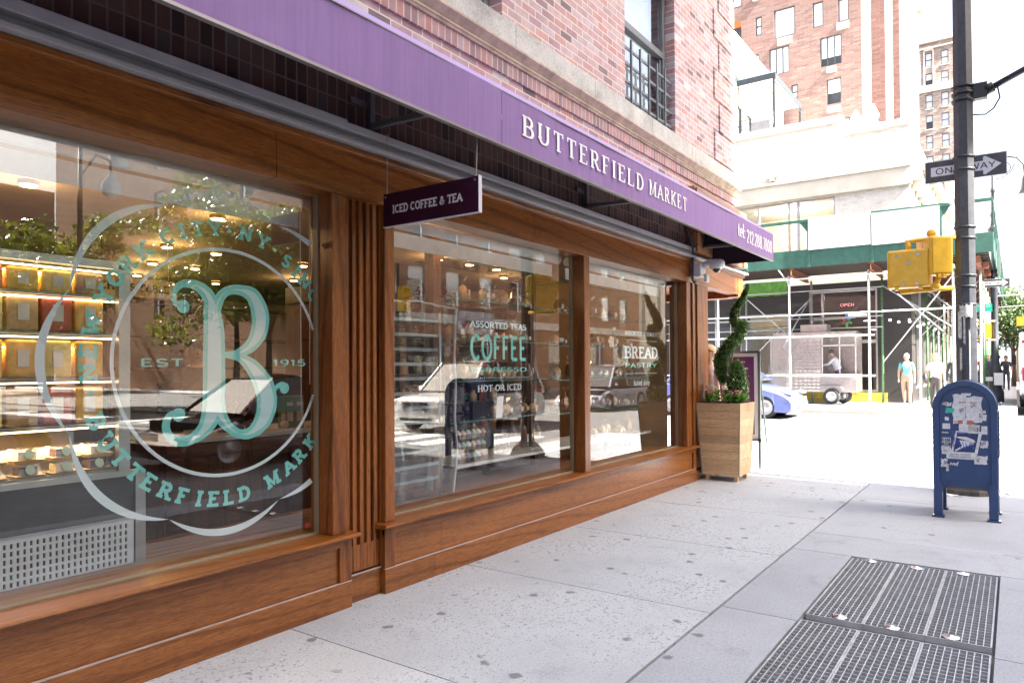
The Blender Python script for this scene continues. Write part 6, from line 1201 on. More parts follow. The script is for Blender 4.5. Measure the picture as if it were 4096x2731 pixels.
for k in range(60): x = SX0 + .6 * k; b.box(x, x + .33, SY0 - .05, 2.998, zt + .29, zt + .33); b.box(x + .33, x + .6, SY0 - .05, 2.998, zt + .33, zt + .335)
obj("corrugated_deck", b, M("deck_metal", (.055, .042, .035), .7, .3, var=.3, vs=6), sh)
b = B(); b.box(SX0 - .2, SX0 - .16, .52, 15, 5.02, 5.64); b.box(SX0 - .16, 62, .52, .56, 5.02, 5.64)
for y in (13, 10.8, 8.15, 5.95, 3.92, 1.93): b.box(SX0 - .23, SX0 - .2, y - .05, y + .05, 5.0, 6.72); b.poly([(SX0 - .215, y - .05, 6.68), (SX0 - .215, y - .35, 6.68), (SX0 - .215, y - .05, 6.25)]); b.poly([(SX0 - .215, y + .05, 6.68), (SX0 - .215, y + .35, 6.68), (SX0 - .215, y + .05, 6.25)])
b.box(SX0 - .24, SX0 - .2, .52, 15, 6.6, 6.71); b.box(SX0 - .2, 62, .50, .54, 6.55, 6.66)
for i in range(14): b.box(27 + 2.4 * i, 27.1 + 2.4 * i, .50, .53, 5.0, 6.55)
obj("green_parapet", b, GRN, sh, bevel=.004)
SWH = M("sign_board_white", (.55, .55, .57), .6, var=.03); INK = M("grey_ink", (.10, .11, .2), .7, var=0)
def board(y1, y0, z0, z1, lines, lab):
    t = T("notice_board", lab, "sign", (SX0 - .26, (y0 + y1) / 2, z0), group=None); b = B(); b.box(SX0 - .27, SX0 - .245, y0, y1, z0, z1); obj("panel", b, SWH, t)
    b = B()
    for s_, yy, zz, ww, hh in lines: fit_text(b, s_, lambda u, v, dd: (SX0 - .272 - dd * 4, yy - u, zz + v), ww, hh, thick=.14, thin=.11)
    obj("lettering", b, INK, t)
board(5.95, 3.96, 5.6, 6.72, [("NORTHWELL HEALTH PHYSICIAN PARTNERS", 5.85, 6.54, 1.75, .085), ("COLON & RECTAL SURGERY", 5.7, 6.39, 1.25, .085), ("Joseph Martz, MD", 5.5, 6.25, .75, .07), ("Jennifer Agnew, MD", 5.52, 6.12, .8, .07), ("Adam Fishokken, MD", 5.52, 5.99, .8, .07), ("1120 Lexington Ave  2nd Floor", 5.66, 5.76, 1.5, .08)], "white notice board listing physicians on the green parapet, left of two")
board(3.92, 1.95, 5.56, 6.64, [("1120 LEXINGTON AVENUE", 3.5, 6.38, 1.3, .1), ("NORTHWELL HEALTH", 3.25, 6.05, .85, .075)], "white notice board headed with the avenue address on the green parapet, right of two")
for i in range(15):
    t_ = i / 14; p = (27.6 + 14 * t_ ** 1.6, 3.9 - 2.4 * t_ + .1 * sin(i), 3.05 + .12 * sin(i * 2.1))
    if i < 3: p = [(28.4, 8.9, 2.9), (28.2, 3.6, 3.1), (27.8, 2.95, 3.0)][i]
    b = B(); b.ball(p, .045, 8); o = obj("bulb", b, emis("string_bulb", (1, .97, .9), .5)); tag(o, ["round string-light bulb left of the topiary under the shed", "round string-light bulb right of the corner shop window", "string-light bulb over the walking man"][i] if i < 3 else "small string-light bulb strung deeper under the shed roof", "bulb", "string lights under the shed")
b = B(); b.tube([(28.4, 9.6, 3.2), (28.4, 8.9, 2.95), (28.4, 7.5, 3.02), (28.4, 5.5, 3.1), (28.2, 3.6, 3.15), (27.8, 2.95, 3.05), (28.4, 2.6, 3.1), (33, 2.2, 3.2), (42, 1.5, 3.1)], .012, 5); tag(obj("light_cable", b, DKM), "thin cable of string lights slung beneath the shed", "cable")
# far pavement
b = B(); b.box(24.2, 60, .15, 40, -.3, .12); b.box(60, 300, .15, 4, -.3, .6); struct("far_pavement", b, CONC_C); b = B(); b.box(24.0, 24.2, .0, 40, -.3, .11); b.box(24.2, 200, -.02, .15, -.3, .115); struct("far_kerb", b, M("granite_kerb", (.36, .31, .30), .7))
# ================================================================== FOOD CART
ct = T("food_cart", "stainless steel street food cart under the scaffold", "food cart", (28, 5.8, .12)); ST2 = M("cart_steel", (.40, .37, .35), .3, .8, var=.15, vs=9, bmp=.1)
CX0, CX1, CY0, CY1 = 27.35, 28.45, 4.55, 7.4
b = B(); b.box(CX0, CX1, CY0, CY1, .56, 1.2); b.box(CX0, CX1, 5.72, CY1, 1.2, 2.62); b.box(CX0 + .02, CX1, CY0, CY1, 2.62, 2.72); b.box(CX1 - .03, CX1, CY0, 5.72, 1.2, 2.62); obj("body", b, ST2, ct, bevel=.015)
b = B()
for y0 in (5.74, 6.35): 
    for k in range(16):
        z = .62 + k * .12
        for q in range(4): c = y0 + .08 + q * .15; b.add([(CX0 - .002, c - .075, z), (CX0 - .002, c, z - .06), (CX0 - .002, c + .075, z), (CX0 - .002, c, z + .06), (CX0 - .009, c, z)], [(0, 1, 4), (1, 2, 4), (2, 3, 4), (3, 0, 4)])
obj("quilted_panel", b, ST2, ct)
b = B()
for y in (CY0 + .03, 5.1, 5.68): b.box(CX0, CX0 + .04, y - .02, y + .02, 1.2, 2.62)
b.box(CX0, CX0 + .03, CY0, 5.7, 2.2, 2.24); b.box(CX0 - .12, CX0 + .1, CY0, 5.72, 1.18, 1.21); obj("window_frame", b, ALU, ct)
b = B(); b.quad((CX0 + .02, CY0 + .03, 1.22), (CX0 + .02, 5.68, 1.22), (CX0 + .02, 5.68, 2.6), (CX0 + .02, CY0 + .03, 2.6)); obj("glass", b, WGL, ct)
b = B(); b.box(CX0 + .1, CX0 + .7, 5.72 + .65, 6.7, 1.75, 2.3); obj("side_window", b, DARKIN, ct)
b = B(); b.box(27.5, 28.2, 5.55, 6.45, 2.74, 3.0); b.tube([(27.6, 6.1, 3.0), (27.6, 6.0, 3.16), (27.6, 4.6, 3.2)], .015, 6); obj("roof_box", b, ST2, ct, bevel=.01)
def wheel(parent, c, r, w, axis='x', world=True, rimc=None, rr=.62):
    b = B(); b.lathe([(r * rr, -w / 2), (r * .93, -w / 2), (r, -w * .3), (r, w * .3), (r * .93, w / 2), (r * rr, w / 2)], c, 24, axis=axis); ty = obj("tyre", b, M("tyre_rubber", (.025, .025, .027), .75), parent, world=world)
    b = B(); b.lathe([(.001, -w * .42), (r * .2, -w * .46), (r * .25, -w * .3), (r * rr * .9, -w * .34), (r * rr, -w * .5), (r * rr, w * .5), (r * rr * .9, w * .34), (.001, w * .4)], c, 20, axis=axis)
    obj("rim", b, rimc or M("wheel_rim", (.5, .51, .53), .3, .8), ty, world=False if not world else True)
    return ty
wheel(ct, (CX0 - .02, 5.37, .41), .28, .2)
wheel(ct, (CX0 + .9, 5.15, .41), .28, .2)
b = B(); b.add([(CX0 - .13, 5.78, .7), (CX0 - .13, 5.66, .78), (CX0 - .13, 5.1, .78), (CX0 - .13, 4.97, .66), (CX0, 5.78, .7), (CX0, 5.66, .78), (CX0, 5.1, .78), (CX0, 4.97, .66)], [(0, 1, 5, 4), (1, 2, 6, 5), (2, 3, 7, 6)]); obj("mudguard", b, ALU, ct); b = B(); b.box(27.5, 27.6, 6.9, 7.0, .12, .56); obj("prop_leg", b, ST2, ct)
# ================================================================== CARS
def car(lab, loc, rz, paint, L_=4.6, W_=1.86, H_=1.5, suv=False, ev=False, cat="car", grp=None, name="parked_car", wagon=False):
    t = T(name, lab, cat, loc, rz, grp); hw = W_ / 2; hood = .95 if suv else (1.02 if ev else .82); g = .22 if suv else .17; fl = L_ / 2; rear = -L_ / 2
    r = .36 if suv else .33; rear = -L_ / 2; wx = (fl - .88, rear + .92); zb = .24 if suv else .18
    O = [(rear + .06, zb + .08), (rear, zb + .25), (rear + .0, hood - .12), (rear + .1, hood + .02), (rear + .5, hood + .06), (-.8, hood + .05), (.6, hood + .05), (1.1, hood + .05)]
    O += [(fl - 1.0, hood - .04), (fl - .6, hood - .13), (fl - .25, hood - .25), (fl - .06, hood - .38), (fl, .42), (fl - .03, zb + .1), (fl - .12, zb)] if not suv else [(fl - .9, hood + .03), (fl - .4, hood - .0), (fl - .1, hood - .06), (fl - .02, hood - .16), (fl, .45), (fl - .05, zb + .05), (fl - .12, zb)]
    if ev: O = O[:7] + [(.95, hood + .06), (fl - 1.3, hood - .0), (fl - .9, hood - .07), (fl - .55, hood - .17), (fl - .25, hood - .31), (fl - .07, hood - .47), (fl, .45), (fl - .02, zb + .12), (fl - .12, zb)]
    def arch_(cx): return [(cx + (r + .05) * cos(t_), max(zb, r + (r + .05) * sin(t_))) for t_ in [-.35 + (pi + .7) * k / 10 for k in range(11)]]
    O += arch_(wx[0]) + [(wx[0] - r - .1, zb), (wx[1] + r + .1, zb)] + arch_(wx[1]) + [(rear + .2, zb)]
    b = B(); secs = [-1, -.985, -.93, -.75, -.4, 0, .4, .75, .93, .985, 1]; n = len(O); vs = []
    for q in secs:
        a_ = abs(q)
        for x, z in O: k_ = max(0, (z - .55)) / .4; vs.append((x * (1 - .035 * a_ ** 3 - .02 * a_ ** 12), q * hw * (1 - .035 * k_), z - (.05 * a_ ** 4 + .05 * a_ ** 14) * min(1, k_ * 1.2)))
    b.smooth = True; b.add(vs, [(i * n + k, i * n + (k + 1) % n, (i + 1) * n + (k + 1) % n, (i + 1) * n + k) for i in range(len(secs) - 1) for k in range(n)]); b.smooth = False; b.f += [tuple(reversed(range(n))), tuple(range(len(vs) - n, len(vs)))]; b.mi += [0, 0]; b.sm += [False, False]
    obj("body", b, paint, t, world=False)
    b = B()
    for cx in wx: b = B(); b.box(cx - r - .12, cx + r + .12, -hw * .80, hw * .80, zb + .02, r * 2 + .12); obj("wheel_housing", b, M("arch_plastic", (.03, .03, .032), .6), t, world=False)
    # cabin: glass volume and painted roof with pillars
    rb = rear + (.12 if (suv or wagon) else .75); C_ = [(rb, hood + .08, .80), (rb + (.2 if suv or wagon else .75), H_ - .04, .66), (-.15, H_, .68), (.45, H_ - .04, .66), (1.2 if not suv else 1.15, hood + .06, .82)]
    b = B(); b.smooth = True; P = []
    low = [(C_[0][0], C_[0][1], hw * .88), (C_[4][0], C_[4][1], hw * .9)]
    st = [(C_[0][0], hood + .06, hood + .08), (C_[1][0], hood + .06, C_[1][1]), (C_[2][0], hood + .06, C_[2][1]), (C_[3][0], hood + .06, C_[3][1]), (C_[4][0], hood + .06, hood + .08)]
    vs = []
    for x, z0_, z1_ in st: vs += [(x, hw * .92, z0_), (x, lerp(hw * .92, hw * .70, (z1_ - z0_) / (H_ - hood)), z1_), (x, -lerp(hw * .92, hw * .70, (z1_ - z0_) / (H_ - hood)), z1_), (x, -hw * .92, z0_)]
    b.smooth = False; b.add(vs, [(i * 4 + k, i * 4 + k + 1, (i + 1) * 4 + k + 1, (i + 1) * 4 + k) for i in range(4) for k in range(3)]); obj("window_glass", b, M("car_glass", (.03, .035, .04), .05, var=0, coat=.6), t, world=False, bevel=.02)
    b = B(); z = H_ + .004
    b.add([(C_[1][0] - .02, hw * .72, C_[1][1] + .006), (C_[2][0], hw * .72, z + .006), (C_[3][0] + .02, hw * .71, C_[3][1] + .006), (C_[1][0] - .02, -hw * .72, C_[1][1] + .006), (C_[2][0], -hw * .72, z + .006), (C_[3][0] + .02, -hw * .71, C_[3][1] + .006), (C_[2][0], 0, z + .05), (C_[1][0], 0, C_[1][1] + .035), (C_[3][0], 0, C_[3][1] + .035)], [(0, 1, 6, 7), (7, 6, 4, 3), (1, 2, 8, 6), (6, 8, 5, 4)])
    for s_ in (1, -1):
        for (xa, za), (xb, zb_) in (((C_[4][0], hood + .07), (C_[3][0], C_[3][1])), ((C_[0][0], hood + .07), (C_[1][0], C_[1][1])), ((-.25, hood + .07), (-.22, H_))): b.bar((xa, s_ * hw * .925, za), (xb, s_ * hw * .71, zb_), .05, .07)
    obj("roof", b, paint, t, world=False)
    for x in wx:
        for s_ in (1, -1):
            wh = wheel(t, (x, s_ * (hw - .13), r), r, .22, axis='y', world=False, rr=.68); wh.name = "wheel"
    for s_ in (1, -1):
        b = B(); b.ball((fl - .26, s_ * hw * .72, hood - .27) if not suv else (fl - .1, s_ * hw * .76, hood - .2), .12, 10, (1.5, 1.2, .5) if not suv else (.5, 1, .8)); obj("headlight", b, M("headlight_lens", (.6, .62, .65), .08, .2, var=0), t, world=False)
        b = B(); b.ball((rear + .09, s_ * hw * .72, hood - .04), .12, 10, (.5, 1.3, .7)); obj("tail_light", b, M("tail_red", (.4, .01, .01), .2, var=0), t, world=False)
        b = B(); b.ball((.95, s_ * (hw + .08), hood + .14), .09, 8, (.6, 1.1, .7)); obj("mirror", b, paint, t, world=False)
    b = B(); b.box(fl - .04, fl + .012, -.26, .26, .50, .62); obj("number_plate", b, MATS["white_paper"], t, world=False); b = B(); b.box(fl - .25, fl - .02, -hw * .55, hw * .55, .30, .38)
    if suv:
        for k in range(5): b.box(fl - .06, fl + .02, -hw * .45, hw * .45, .58 + k * .045, .60 + k * .045)
    obj("grille", b, BLK, t, world=False); return t
def paint(n, c): return M(n, c, .25, .25, var=.02, coat=1)
car("blue electric saloon parked across the side street, front end showing past the planter", (22.3, 7.5, -.04), -pi / 2, paint("blue_paint", (.10, .14, .40)), 4.7, 1.92, 1.66, name="blue_car", ev=True)
car("white off-road wagon on the avenue, mirrored in the coffee window", (15.6, -5.2, -.14), pi, paint("white_paint", (.72, .71, .68)), 4.7, 1.95, 1.8, True, name="white_car", cat="car")
car("silver estate car on the avenue, mirrored beside the bread lettering", (23.8, -5.4, -.1), pi, paint("silver_paint", (.45, .47, .52)), 4.5, 1.8, 1.65, False, name="silver_car", wagon=True)
car("dark maroon saloon passing on the avenue, mirrored in the left window", (8.3, -4.2, -.14), pi, paint("maroon_paint", (.10, .02, .02)), 4.7, 1.85, 1.5, name="maroon_car")
car("yellow taxi further out on the avenue, mirrored in the left window", (3.5, -8.0, -.14), 0, paint("taxi_yellow", (.62, .38, .02)), 4.7, 1.85, 1.55, name="yellow_taxi")
car("grey saloon parked by the far kerb of the avenue", (-2, -14.8, -.14), 0, paint("grey_paint", (.2, .21, .22)), name="grey_car")
car("black saloon parked up the avenue at the far kerb", (31, -14.6, .0), 0, paint("black_paint", (.02, .02, .022)), name="black_car")
# delivery van at the right edge
vn = T("delivery_van", "white delivery van parked at the far kerb, cut by the right edge", "van", (31, -1.15, .05)); VW = paint("van_white", (.62, .64, .70)); VX, VY0, VY1 = 29.5, -2.3, -.10
b = B(); pr = [(VX + .05, .42), (VX, .6), (VX, 1.9), (VX + .06, 2.45), (VX + .2, 2.6), (VX + 4.4, 2.6), (VX + 5.0, 1.7), (VX + 5.7, 1.45), (VX + 5.75, .45)]; b.prism([(x, VY0, z) for x, z in pr], (0, VY1 - VY0, 0)); obj("body", b, VW, vn, bevel=.06)
b = B(); b.box(VX - .012, VX + .0, -2.1, -.3, 1.55, 2.2); b.box(VX + 4.5, VX + 5.0, VY0 - .0, VY1 + .004, 1.6, 2.2); obj("window_glass", b, MATS["car_glass"], vn)
for y0 in (-.38, -2.22):
    b = B(); b.box(VX - .02, VX, y0, y0 + .2, 2.22, 2.32); b.box(VX - .02, VX, y0, y0 + .2, .95, 1.4); obj("tail_light", b, MATS["tail_red"], vn)
b = B(); b.box(VX - .012, VX - .001, -2.2, -.15, 1.18, 1.32); obj("blue_stripe", b, M("van_blue", (.05, .25, .4), .4, var=0), vn); b = B(); b.box(VX - .08, VX + .04, -2.25, -.15, .34, .48); obj("bumper", b, MATS["arch_plastic"], vn)
b = B(); b.box(VX + 3.9, VX + 4.05, -.02, .12, 1.5, 1.85); obj("mirror", b, MATS["arch_plastic"], vn)
for x in (VX + .95, VX + 4.6):
    for y in (-.22, -2.18): wh = wheel(vn, (x, y, .38), .35, .22, axis='y'); wh.name = "wheel"
# ================================================================== ORNATE LAMP POST
lp = T("ornate_lamp_post", "ornate black cast-iron lamp post with curled arm beyond the near pole", "street lamp", (32, .62, .12)); LX, LY = 32, .62
b = B(); b.lathe([(.27, .12), (.27, .5), (.22, .6), (.21, 1.1), (.25, 1.15), (.25, 1.25), (.16, 1.45), (.13, 1.7), (.17, 1.78), (.12, 1.9), (.11, 4.6), (.13, 4.65), (.1, 4.7), (.085, 6.2), (.11, 6.24), (.2, 6.55), (.1, 6.65), (.07, 6.9), (.1, 7.1), (.06, 7.2), (.055, 7.9), (.09, 7.95), (.05, 8.1), (.045, 8.7)], (LX, LY, 0), 14); obj("column", b, MATS["black_pole_paint"], lp)
b = B(); b.tube([(LX, LY - .0, 8.6)] + [(LX, LY - .47 + .47 * cos(a), 8.95 + .42 * sin(a)) for a in [-.8 + pi * k / 9 * .98 for k in range(1, 0, -1)]] + [(LX, LY - .1, 9.0), (LX, LY - .4, 9.2), (LX, LY - .75, 9.1), (LX, LY - .95, 8.8), (LX, LY - .98, 8.4)], .035, 8); b.tube([(LX, LY - .35 + .28 * cos(a) * (1 - k / 24), 8.75 + .28 * sin(a) * (1 - k / 24)) for k, a in enumerate([2 * pi * k / 12 for k in range(18)])], .018, 6); b.tube([(LX, LY - .05, 8.4), (LX, LY - .3, 8.42), (LX, LY - .55, 8.6), (LX, LY - .7, 8.9)], .016, 6); obj("scroll_arm", b, MATS["black_pole_paint"], lp)
b = B(); b.lathe([(.04, 8.42), (.09, 8.3), (.12, 8.1), (.13, 7.95), (.2, 7.78), (.22, 7.74)], (LX, LY - .98, 0), 16); obj("lamp_shade", b, MATS["black_pole_paint"], lp); b = B(); b.lathe([(.19, 7.74), (.17, 7.6), (.1, 7.5), (.001, 7.46)], (LX, LY - .98, 0), 14); obj("glass_bowl", b, M("bowl_glass", (.7, .72, .72), .2, var=0), lp)
b = B(); b.box(LX - .12, LX + .1, LY - .2, LY - .1, 4.85, 6.0); obj("control_box", b, M("box_grey", (.2, .2, .2), .6), lp); b = B(); b.box(LX - .36, LX - .345, .38, .66, .75, 1.2); b.box(LX - .36, LX - .345, .7, .95, .9, 1.05); obj("taped_paper", b, MATS["white_paper"], lp)
o2 = oneway(LX - .3, 1.06, 4.36, .93, .30, "small distant ONE WAY sign on the ornate lamp post", True)
t = T("street_name_sign", "green 78 ST street name sign on the ornate lamp post", "sign", (LX - .3, .9, 3.45)); b = B(); b.box(LX - .3, LX - .285, .68, 1.18, 3.47, 3.76); obj("plate", b, M("sign_green", (.0, .38, .27), .5, var=0), t); b = B(); fit_text(b, "78", lambda u, v, dd: (LX - .302 - dd * 5, 1.13 - u, 3.53 + v), .22, .18, thick=.24, thin=.2); fit_text(b, "ST", lambda u, v, dd: (LX - .302 - dd * 5, .86 - u, 3.63 + v), .13, .08, thick=.2, thin=.18); obj("letters", b, MATS["sign_white"], t)
t = T("walk_signal", "yellow walk signal showing a white walking figure on the lamp post", "pedestrian signal", (LX - .1, .95, 2.7)); b = B(); b.box(LX - .2, LX, .72, 1.16, 2.5, 3.02); b.tube([(LX - .1, .6, 3.12), (LX - .1, 1.2, 3.1)], .03, 8); b.tube([(LX - .1, .6, 2.42), (LX - .1, 1.2, 2.4)], .03, 8); obj("housing", b, YEL, t); b = B(); b.box(LX - .21, LX - .2, .93, 1.14, 2.55, 2.98); obj("face", b, BLK, t)
b = B()
for k, q in enumerate([[(0, .36), (.03, .4), (.07, .36), (.03, .32)], [(0, .3), (.07, .3), (.08, .16), (.0, .16)], [(.0, .16), (.04, .16), (.0, 0), (-.04, 0)], [(.04, .16), (.08, .16), (.12, .0), (.08, .0)], [(.07, .3), (.13, .18), (.11, .16), (.05, .26)]]): b.poly([(LX - .213 - .001 * k, 1.07 - u, 2.58 + v) for u, v in q])
obj("walking_figure", b, emis("walk_white", (.9, .95, 1), .15), t)
t = T("overhead_signal", "yellow traffic signal hanging over the avenue at the right edge", "traffic signal", (34, -.6, 3.6)); b = B(); b.box(33.9, 34.1, -.65, -.35, 2.95, 3.65); b.box(33.8, 33.9, -.05, -.3, 3.0, 3.35); obj("housing", b, YEL, t); b = B(); b.tube([(34, .6, 4.2), (34, -3.5, 4.25)], .03, 6); b.tube([(34, .6, 3.75), (34, -3, 3.9)], .02, 6); obj("span_arm", b, PIPE, t)
# ================================================================== A-FRAME SIGN
sb = T("sandwich_board", "silver-framed purple poster board standing behind the topiary", "sign board", (10.6, 3.4, 0)); BX0 = 10.6
b = B()
for a in ((3.70, 3.735, .0, 1.72), (3.05, 3.085, .0, 1.70)): b.box(BX0 - .02, BX0 + .02, a[0], a[1], a[2], a[3])
b.box(BX0 - .02, BX0 + .02, 3.05, 3.735, 1.69, 1.725); b.box(BX0 - .02, BX0 + .02, 3.05, 3.735, .4, .435); obj("frame", b, M("frame_steel", (.10, .13, .13), .3, .7), sb)
b = B(); b.box(BX0 - .005, BX0 + .005, 3.085, 3.70, .435, 1.69); obj("white_mat", b, MATS["sign_white"], sb); b = B(); b.box(BX0 - .008, BX0 - .0052, 3.14, 3.65, .5, 1.64); obj("poster", b, M("poster_purple", (.10, .015, .10), .5, var=0), sb)
b = B()
for s_, y, z, w, h in (("D MARKET", 3.42, 1.55, .15, .022), ("ty Reasons:", 3.42, 1.45, .2, .05), ("ET", 3.40, 1.34, .08, .05), ("AIN", 3.40, 1.24, .16, .055), ("ENJOY", 3.64, 1.34, .14, .05)): fit_text(b, s_, lambda u, v, dd: (BX0 - .0082 - dd, y - u, z + v), w, h, thick=.2, thin=.12, serif=.3 if h > .021 and s_.isupper() else 0, st=.1)
obj("lettering", b, MATS["white_letter_paint"], sb)
b = B(); b.bar((BX0 + .02, 3.70, 1.6), (BX0 + .5, 3.70, 0), .02, .02); b.bar((BX0 + .02, 3.08, 1.6), (BX0 + .5, 3.08, 0), .02, .02); obj("rear_leg", b, MATS["frame_steel"], sb)
# ================================================================== TREES
def tree(lab, x, y, z0, h, cr, nleaf=5200, ls=.17, grp="street trees", name="street_tree", mat=None, sx=1, sy=1):
    t = T(name, lab, "tree", (x, y, z0), group=grp); b = B(); limbs = []
    b.tube([(x, y, z0), (x + .05, y, z0 + h * .25), (x - .05, y + .05, z0 + h * .5)], [h * .022, h * .017, h * .012], 8)
    for k in range(9):
        a = k * 2.4; el = R.uniform(.5, 1.1); l = cr * R.uniform(.7, 1.05); s_ = Vector((x, y, z0 + h * R.uniform(.3, .5))); e = s_ + Vector((cos(a) * cos(el) * l * sx, sin(a) * cos(el) * l * sy, sin(el) * l)); m_ = (s_ + e) / 2 + Vector((0, 0, .2)); b.tube([s_, m_, e], [h * .010, h * .006, h * .002], 5); limbs += [m_, e, (m_ + e) / 2]
    obj("trunk", b, M("tree_bark", (.10, .08, .06), .9, var=.3, vs=8), t)
    cl = []
    for k in range(60): e = R.choice(limbs); cl.append((e + Vector((R.gauss(0, .28) * cr * sx, R.gauss(0, .28) * cr * sy, R.gauss(.12, .25) * cr)), R.uniform(.16, .34) * cr))
    pts = []
    for k in range(nleaf): c, r = R.choice(cl); v_ = Vector((R.gauss(0, 1), R.gauss(0, 1), R.gauss(0, .7))).normalized() * r * R.random() ** .4; pts.append((c + v_, 1))
    b = B(); leaves(b, pts, ls); obj("crown", b, mat or TLEAF, t); return t
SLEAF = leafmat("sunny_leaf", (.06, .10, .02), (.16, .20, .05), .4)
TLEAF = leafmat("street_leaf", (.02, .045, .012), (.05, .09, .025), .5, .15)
tree("green street tree up the avenue, right of the ornate lamp post", 52, .1, .2, 6.6, 2.3, 5200, .13)
tree("further green street tree up the avenue, at the right edge", 66, -.2, .2, 8.5, 2.8, 4200, .16)
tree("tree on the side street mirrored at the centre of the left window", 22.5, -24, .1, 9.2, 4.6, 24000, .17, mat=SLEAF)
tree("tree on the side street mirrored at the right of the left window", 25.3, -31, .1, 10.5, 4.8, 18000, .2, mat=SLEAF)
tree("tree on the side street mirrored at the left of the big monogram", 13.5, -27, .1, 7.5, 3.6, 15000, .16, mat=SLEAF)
tree("tall tree at the end of the side street mirrored in the left window", 21, -52, .1, 13, 5.0, 7000, .28)
# ================================================================== BUILDINGS ACROSS THE AVENUE (mirrored in the glass, and shading the shop)
OB = brick("orange_brick", [(0, (.24, .12, .08)), (.5, (.36, .18, .11)), (1, (.42, .24, .16))], (.40, .32, .25), plane='x', bw=.4, bh=.1, dirt=.2); OB2 = brick("orange_brick_side", [(0, (.28, .14, .08)), (.5, (.42, .22, .12)), (1, (.46, .27, .17))], (.42, .34, .26), plane='y', bw=.4, bh=.1, dirt=.2); BB_ = brick("brown_brick", [(0, (.12, .08, .07)), (.5, (.20, .13, .11)), (1, (.25, .17, .14))], (.26, .2, .17), plane='x', bw=.4, bh=.1)
BY = -20.0
se = T("brown_apartment_block", "large brown brick block across the avenue, mirrored at the left of the glass", "building", (-12, BY, 0)); SEX = 8.1
hw_ = [(x, x + 1.3, z, z + 1.9) for x in (-14, -10.5, -7, -3.5, 0, 3.4) for z in (4.6, 8.0, 11.4, 14.8, 18.2)]
b = B(); holes(b, mpY(BY, -1), -60, SEX, 0, 22, hw_ + [(x, x + 3, .5, 3.4) for x in (-14, -9.5, -5, 0, 3.2)], .25); b.quad((SEX, BY, 0), (SEX, BY - 25, 0), (SEX, BY - 25, 22), (SEX, BY, 22)); b.box(-60, SEX, BY - 25, BY - 2, 22, 22.6); b.box(-60, SEX + .02, BY - 1.6, BY + .04, 22, 24.5); b.box(-60, SEX + .75, BY - 1.6, BY + .3, 24.5, 38); obj("wall", b, BB_, se)  # thin, wider upper slab is added, unseen, to shape the shadow edge
for i, h in enumerate(hw_): window_on(se, mpY(BY, -1), *h)
for x in (-14, -9.5, -5, 0, 3.2): window_on(se, mpY(BY, -1), x, x + 3, .5, 3.4, frame=ALU, rail=False, blind=0, name="shop_window")
b = B(); 
for k in range(28): b.box(SEX - (.5 if k % 2 else .3), SEX + .05, BY - .1, BY + .05, k * .8 + .02, k * .8 + .78)
obj("corner_quoins", b, CREAMW, se)
ne = T("orange_brick_block", "orange brick block on the far avenue corner, mirrored behind the trees", "building", (40, BY, 0)); NX = 27.2
hw_ = [(x, x + 1.4, z, z + 2.0) for x in (28.6, 31.8, 35.0, 38.2, 41.4, 44.6, 47.8, 51, 54.2) for z in (5.2, 8.8, 12.4, 16.0)]
b = B(); holes(b, mpY(BY, -1), NX, 58, 0, 21, hw_ + [(x, x + 3.2, .5, 3.4) for x in (28.4, 33, 38, 43, 48, 53)], .25); obj("wall", b, OB, ne)
for h in hw_: window_on(ne, mpY(BY, -1), *h, frame=ALU)
for x in (28.4, 33, 38, 43, 48, 53): window_on(ne, mpY(BY, -1), x, x + 3.2, .5, 3.4, frame=ALU, rail=False, blind=0, name="shop_window")
hs2 = [(-y - 1.4, -y, z, z + 2.0) for y in (21.5, 25, 28.5, 32, 35.5, 39, 42.5) for z in (5.2, 8.8, 12.4, 16.0, 19.6)]
b = B(); holes(b, mpX(NX), -60, BY, 0, 25, hs2, .25); b.quad((NX, -60, 21), (58, -60, 21), (58, BY, 21), (NX, BY, 21)); obj("side_wall", b, OB2, ne)
for h in hs2: window_on(ne, mpX(NX), *h, frame=ALU)
b = B(); b.box(NX - .3, 58, BY - .2, BY + .45, 20.2, 21.0); b.box(NX - .1, 58, BY, BY + .25, 4.1, 4.6); obj("cornice", b, CREAMW, ne)
n2 = T("stone_row_block", "pale stone row with tall pilasters farther up across the avenue", "building", (75, BY, 0)); b = B(); hw_ = [(60 + 3.4 * i, 61.6 + 3.4 * i, z, z + 2.2) for i in range(10) for z in (5.2, 9.0, 12.8)]; holes(b, mpY(BY, -1), 58, 96, 0, 17.5, hw_, .3); obj("wall", b, CREAMW, n2)
for h in hw_: window_on(n2, mpY(BY, -1), *h)
b = B()
for i in range(12): b.box(58.6 + 3.4 * i, 59.2 + 3.4 * i, BY, BY + .3, 4.4, 16.6)
b.box(58, 96, BY, BY + .6, 16.6, 17.5); obj("pilasters", b, STN, n2)
vz = T("phone_shop_sign", "white sign with dark lettering across the avenue, mirrored reversed in the glass", "sign", (34, BY + .3, 5.6)); b = B(); b.box(32.4, 35.9, BY + .26, BY + .4, 3.55, 4.9); obj("panel", b, SWH, vz); b = B(); fit_text(b, "verizon", lambda u, v, dd: (35.4 - u, BY + .42 + dd * 5, 3.95 + v), 2.3, .62, thick=.18, thin=.12); obj("lettering", b, MATS["ink"], vz); b = B(); b.bar((32.75, BY + .43, 4.1), (32.95, BY + .43, 3.9), .1, .02); b.bar((32.96, BY + .43, 3.9), (33.15, BY + .43, 4.6), .02, .1); 
obj("check_mark", b, M("check_red", (.5, .02, .04), .5, var=0), vz)
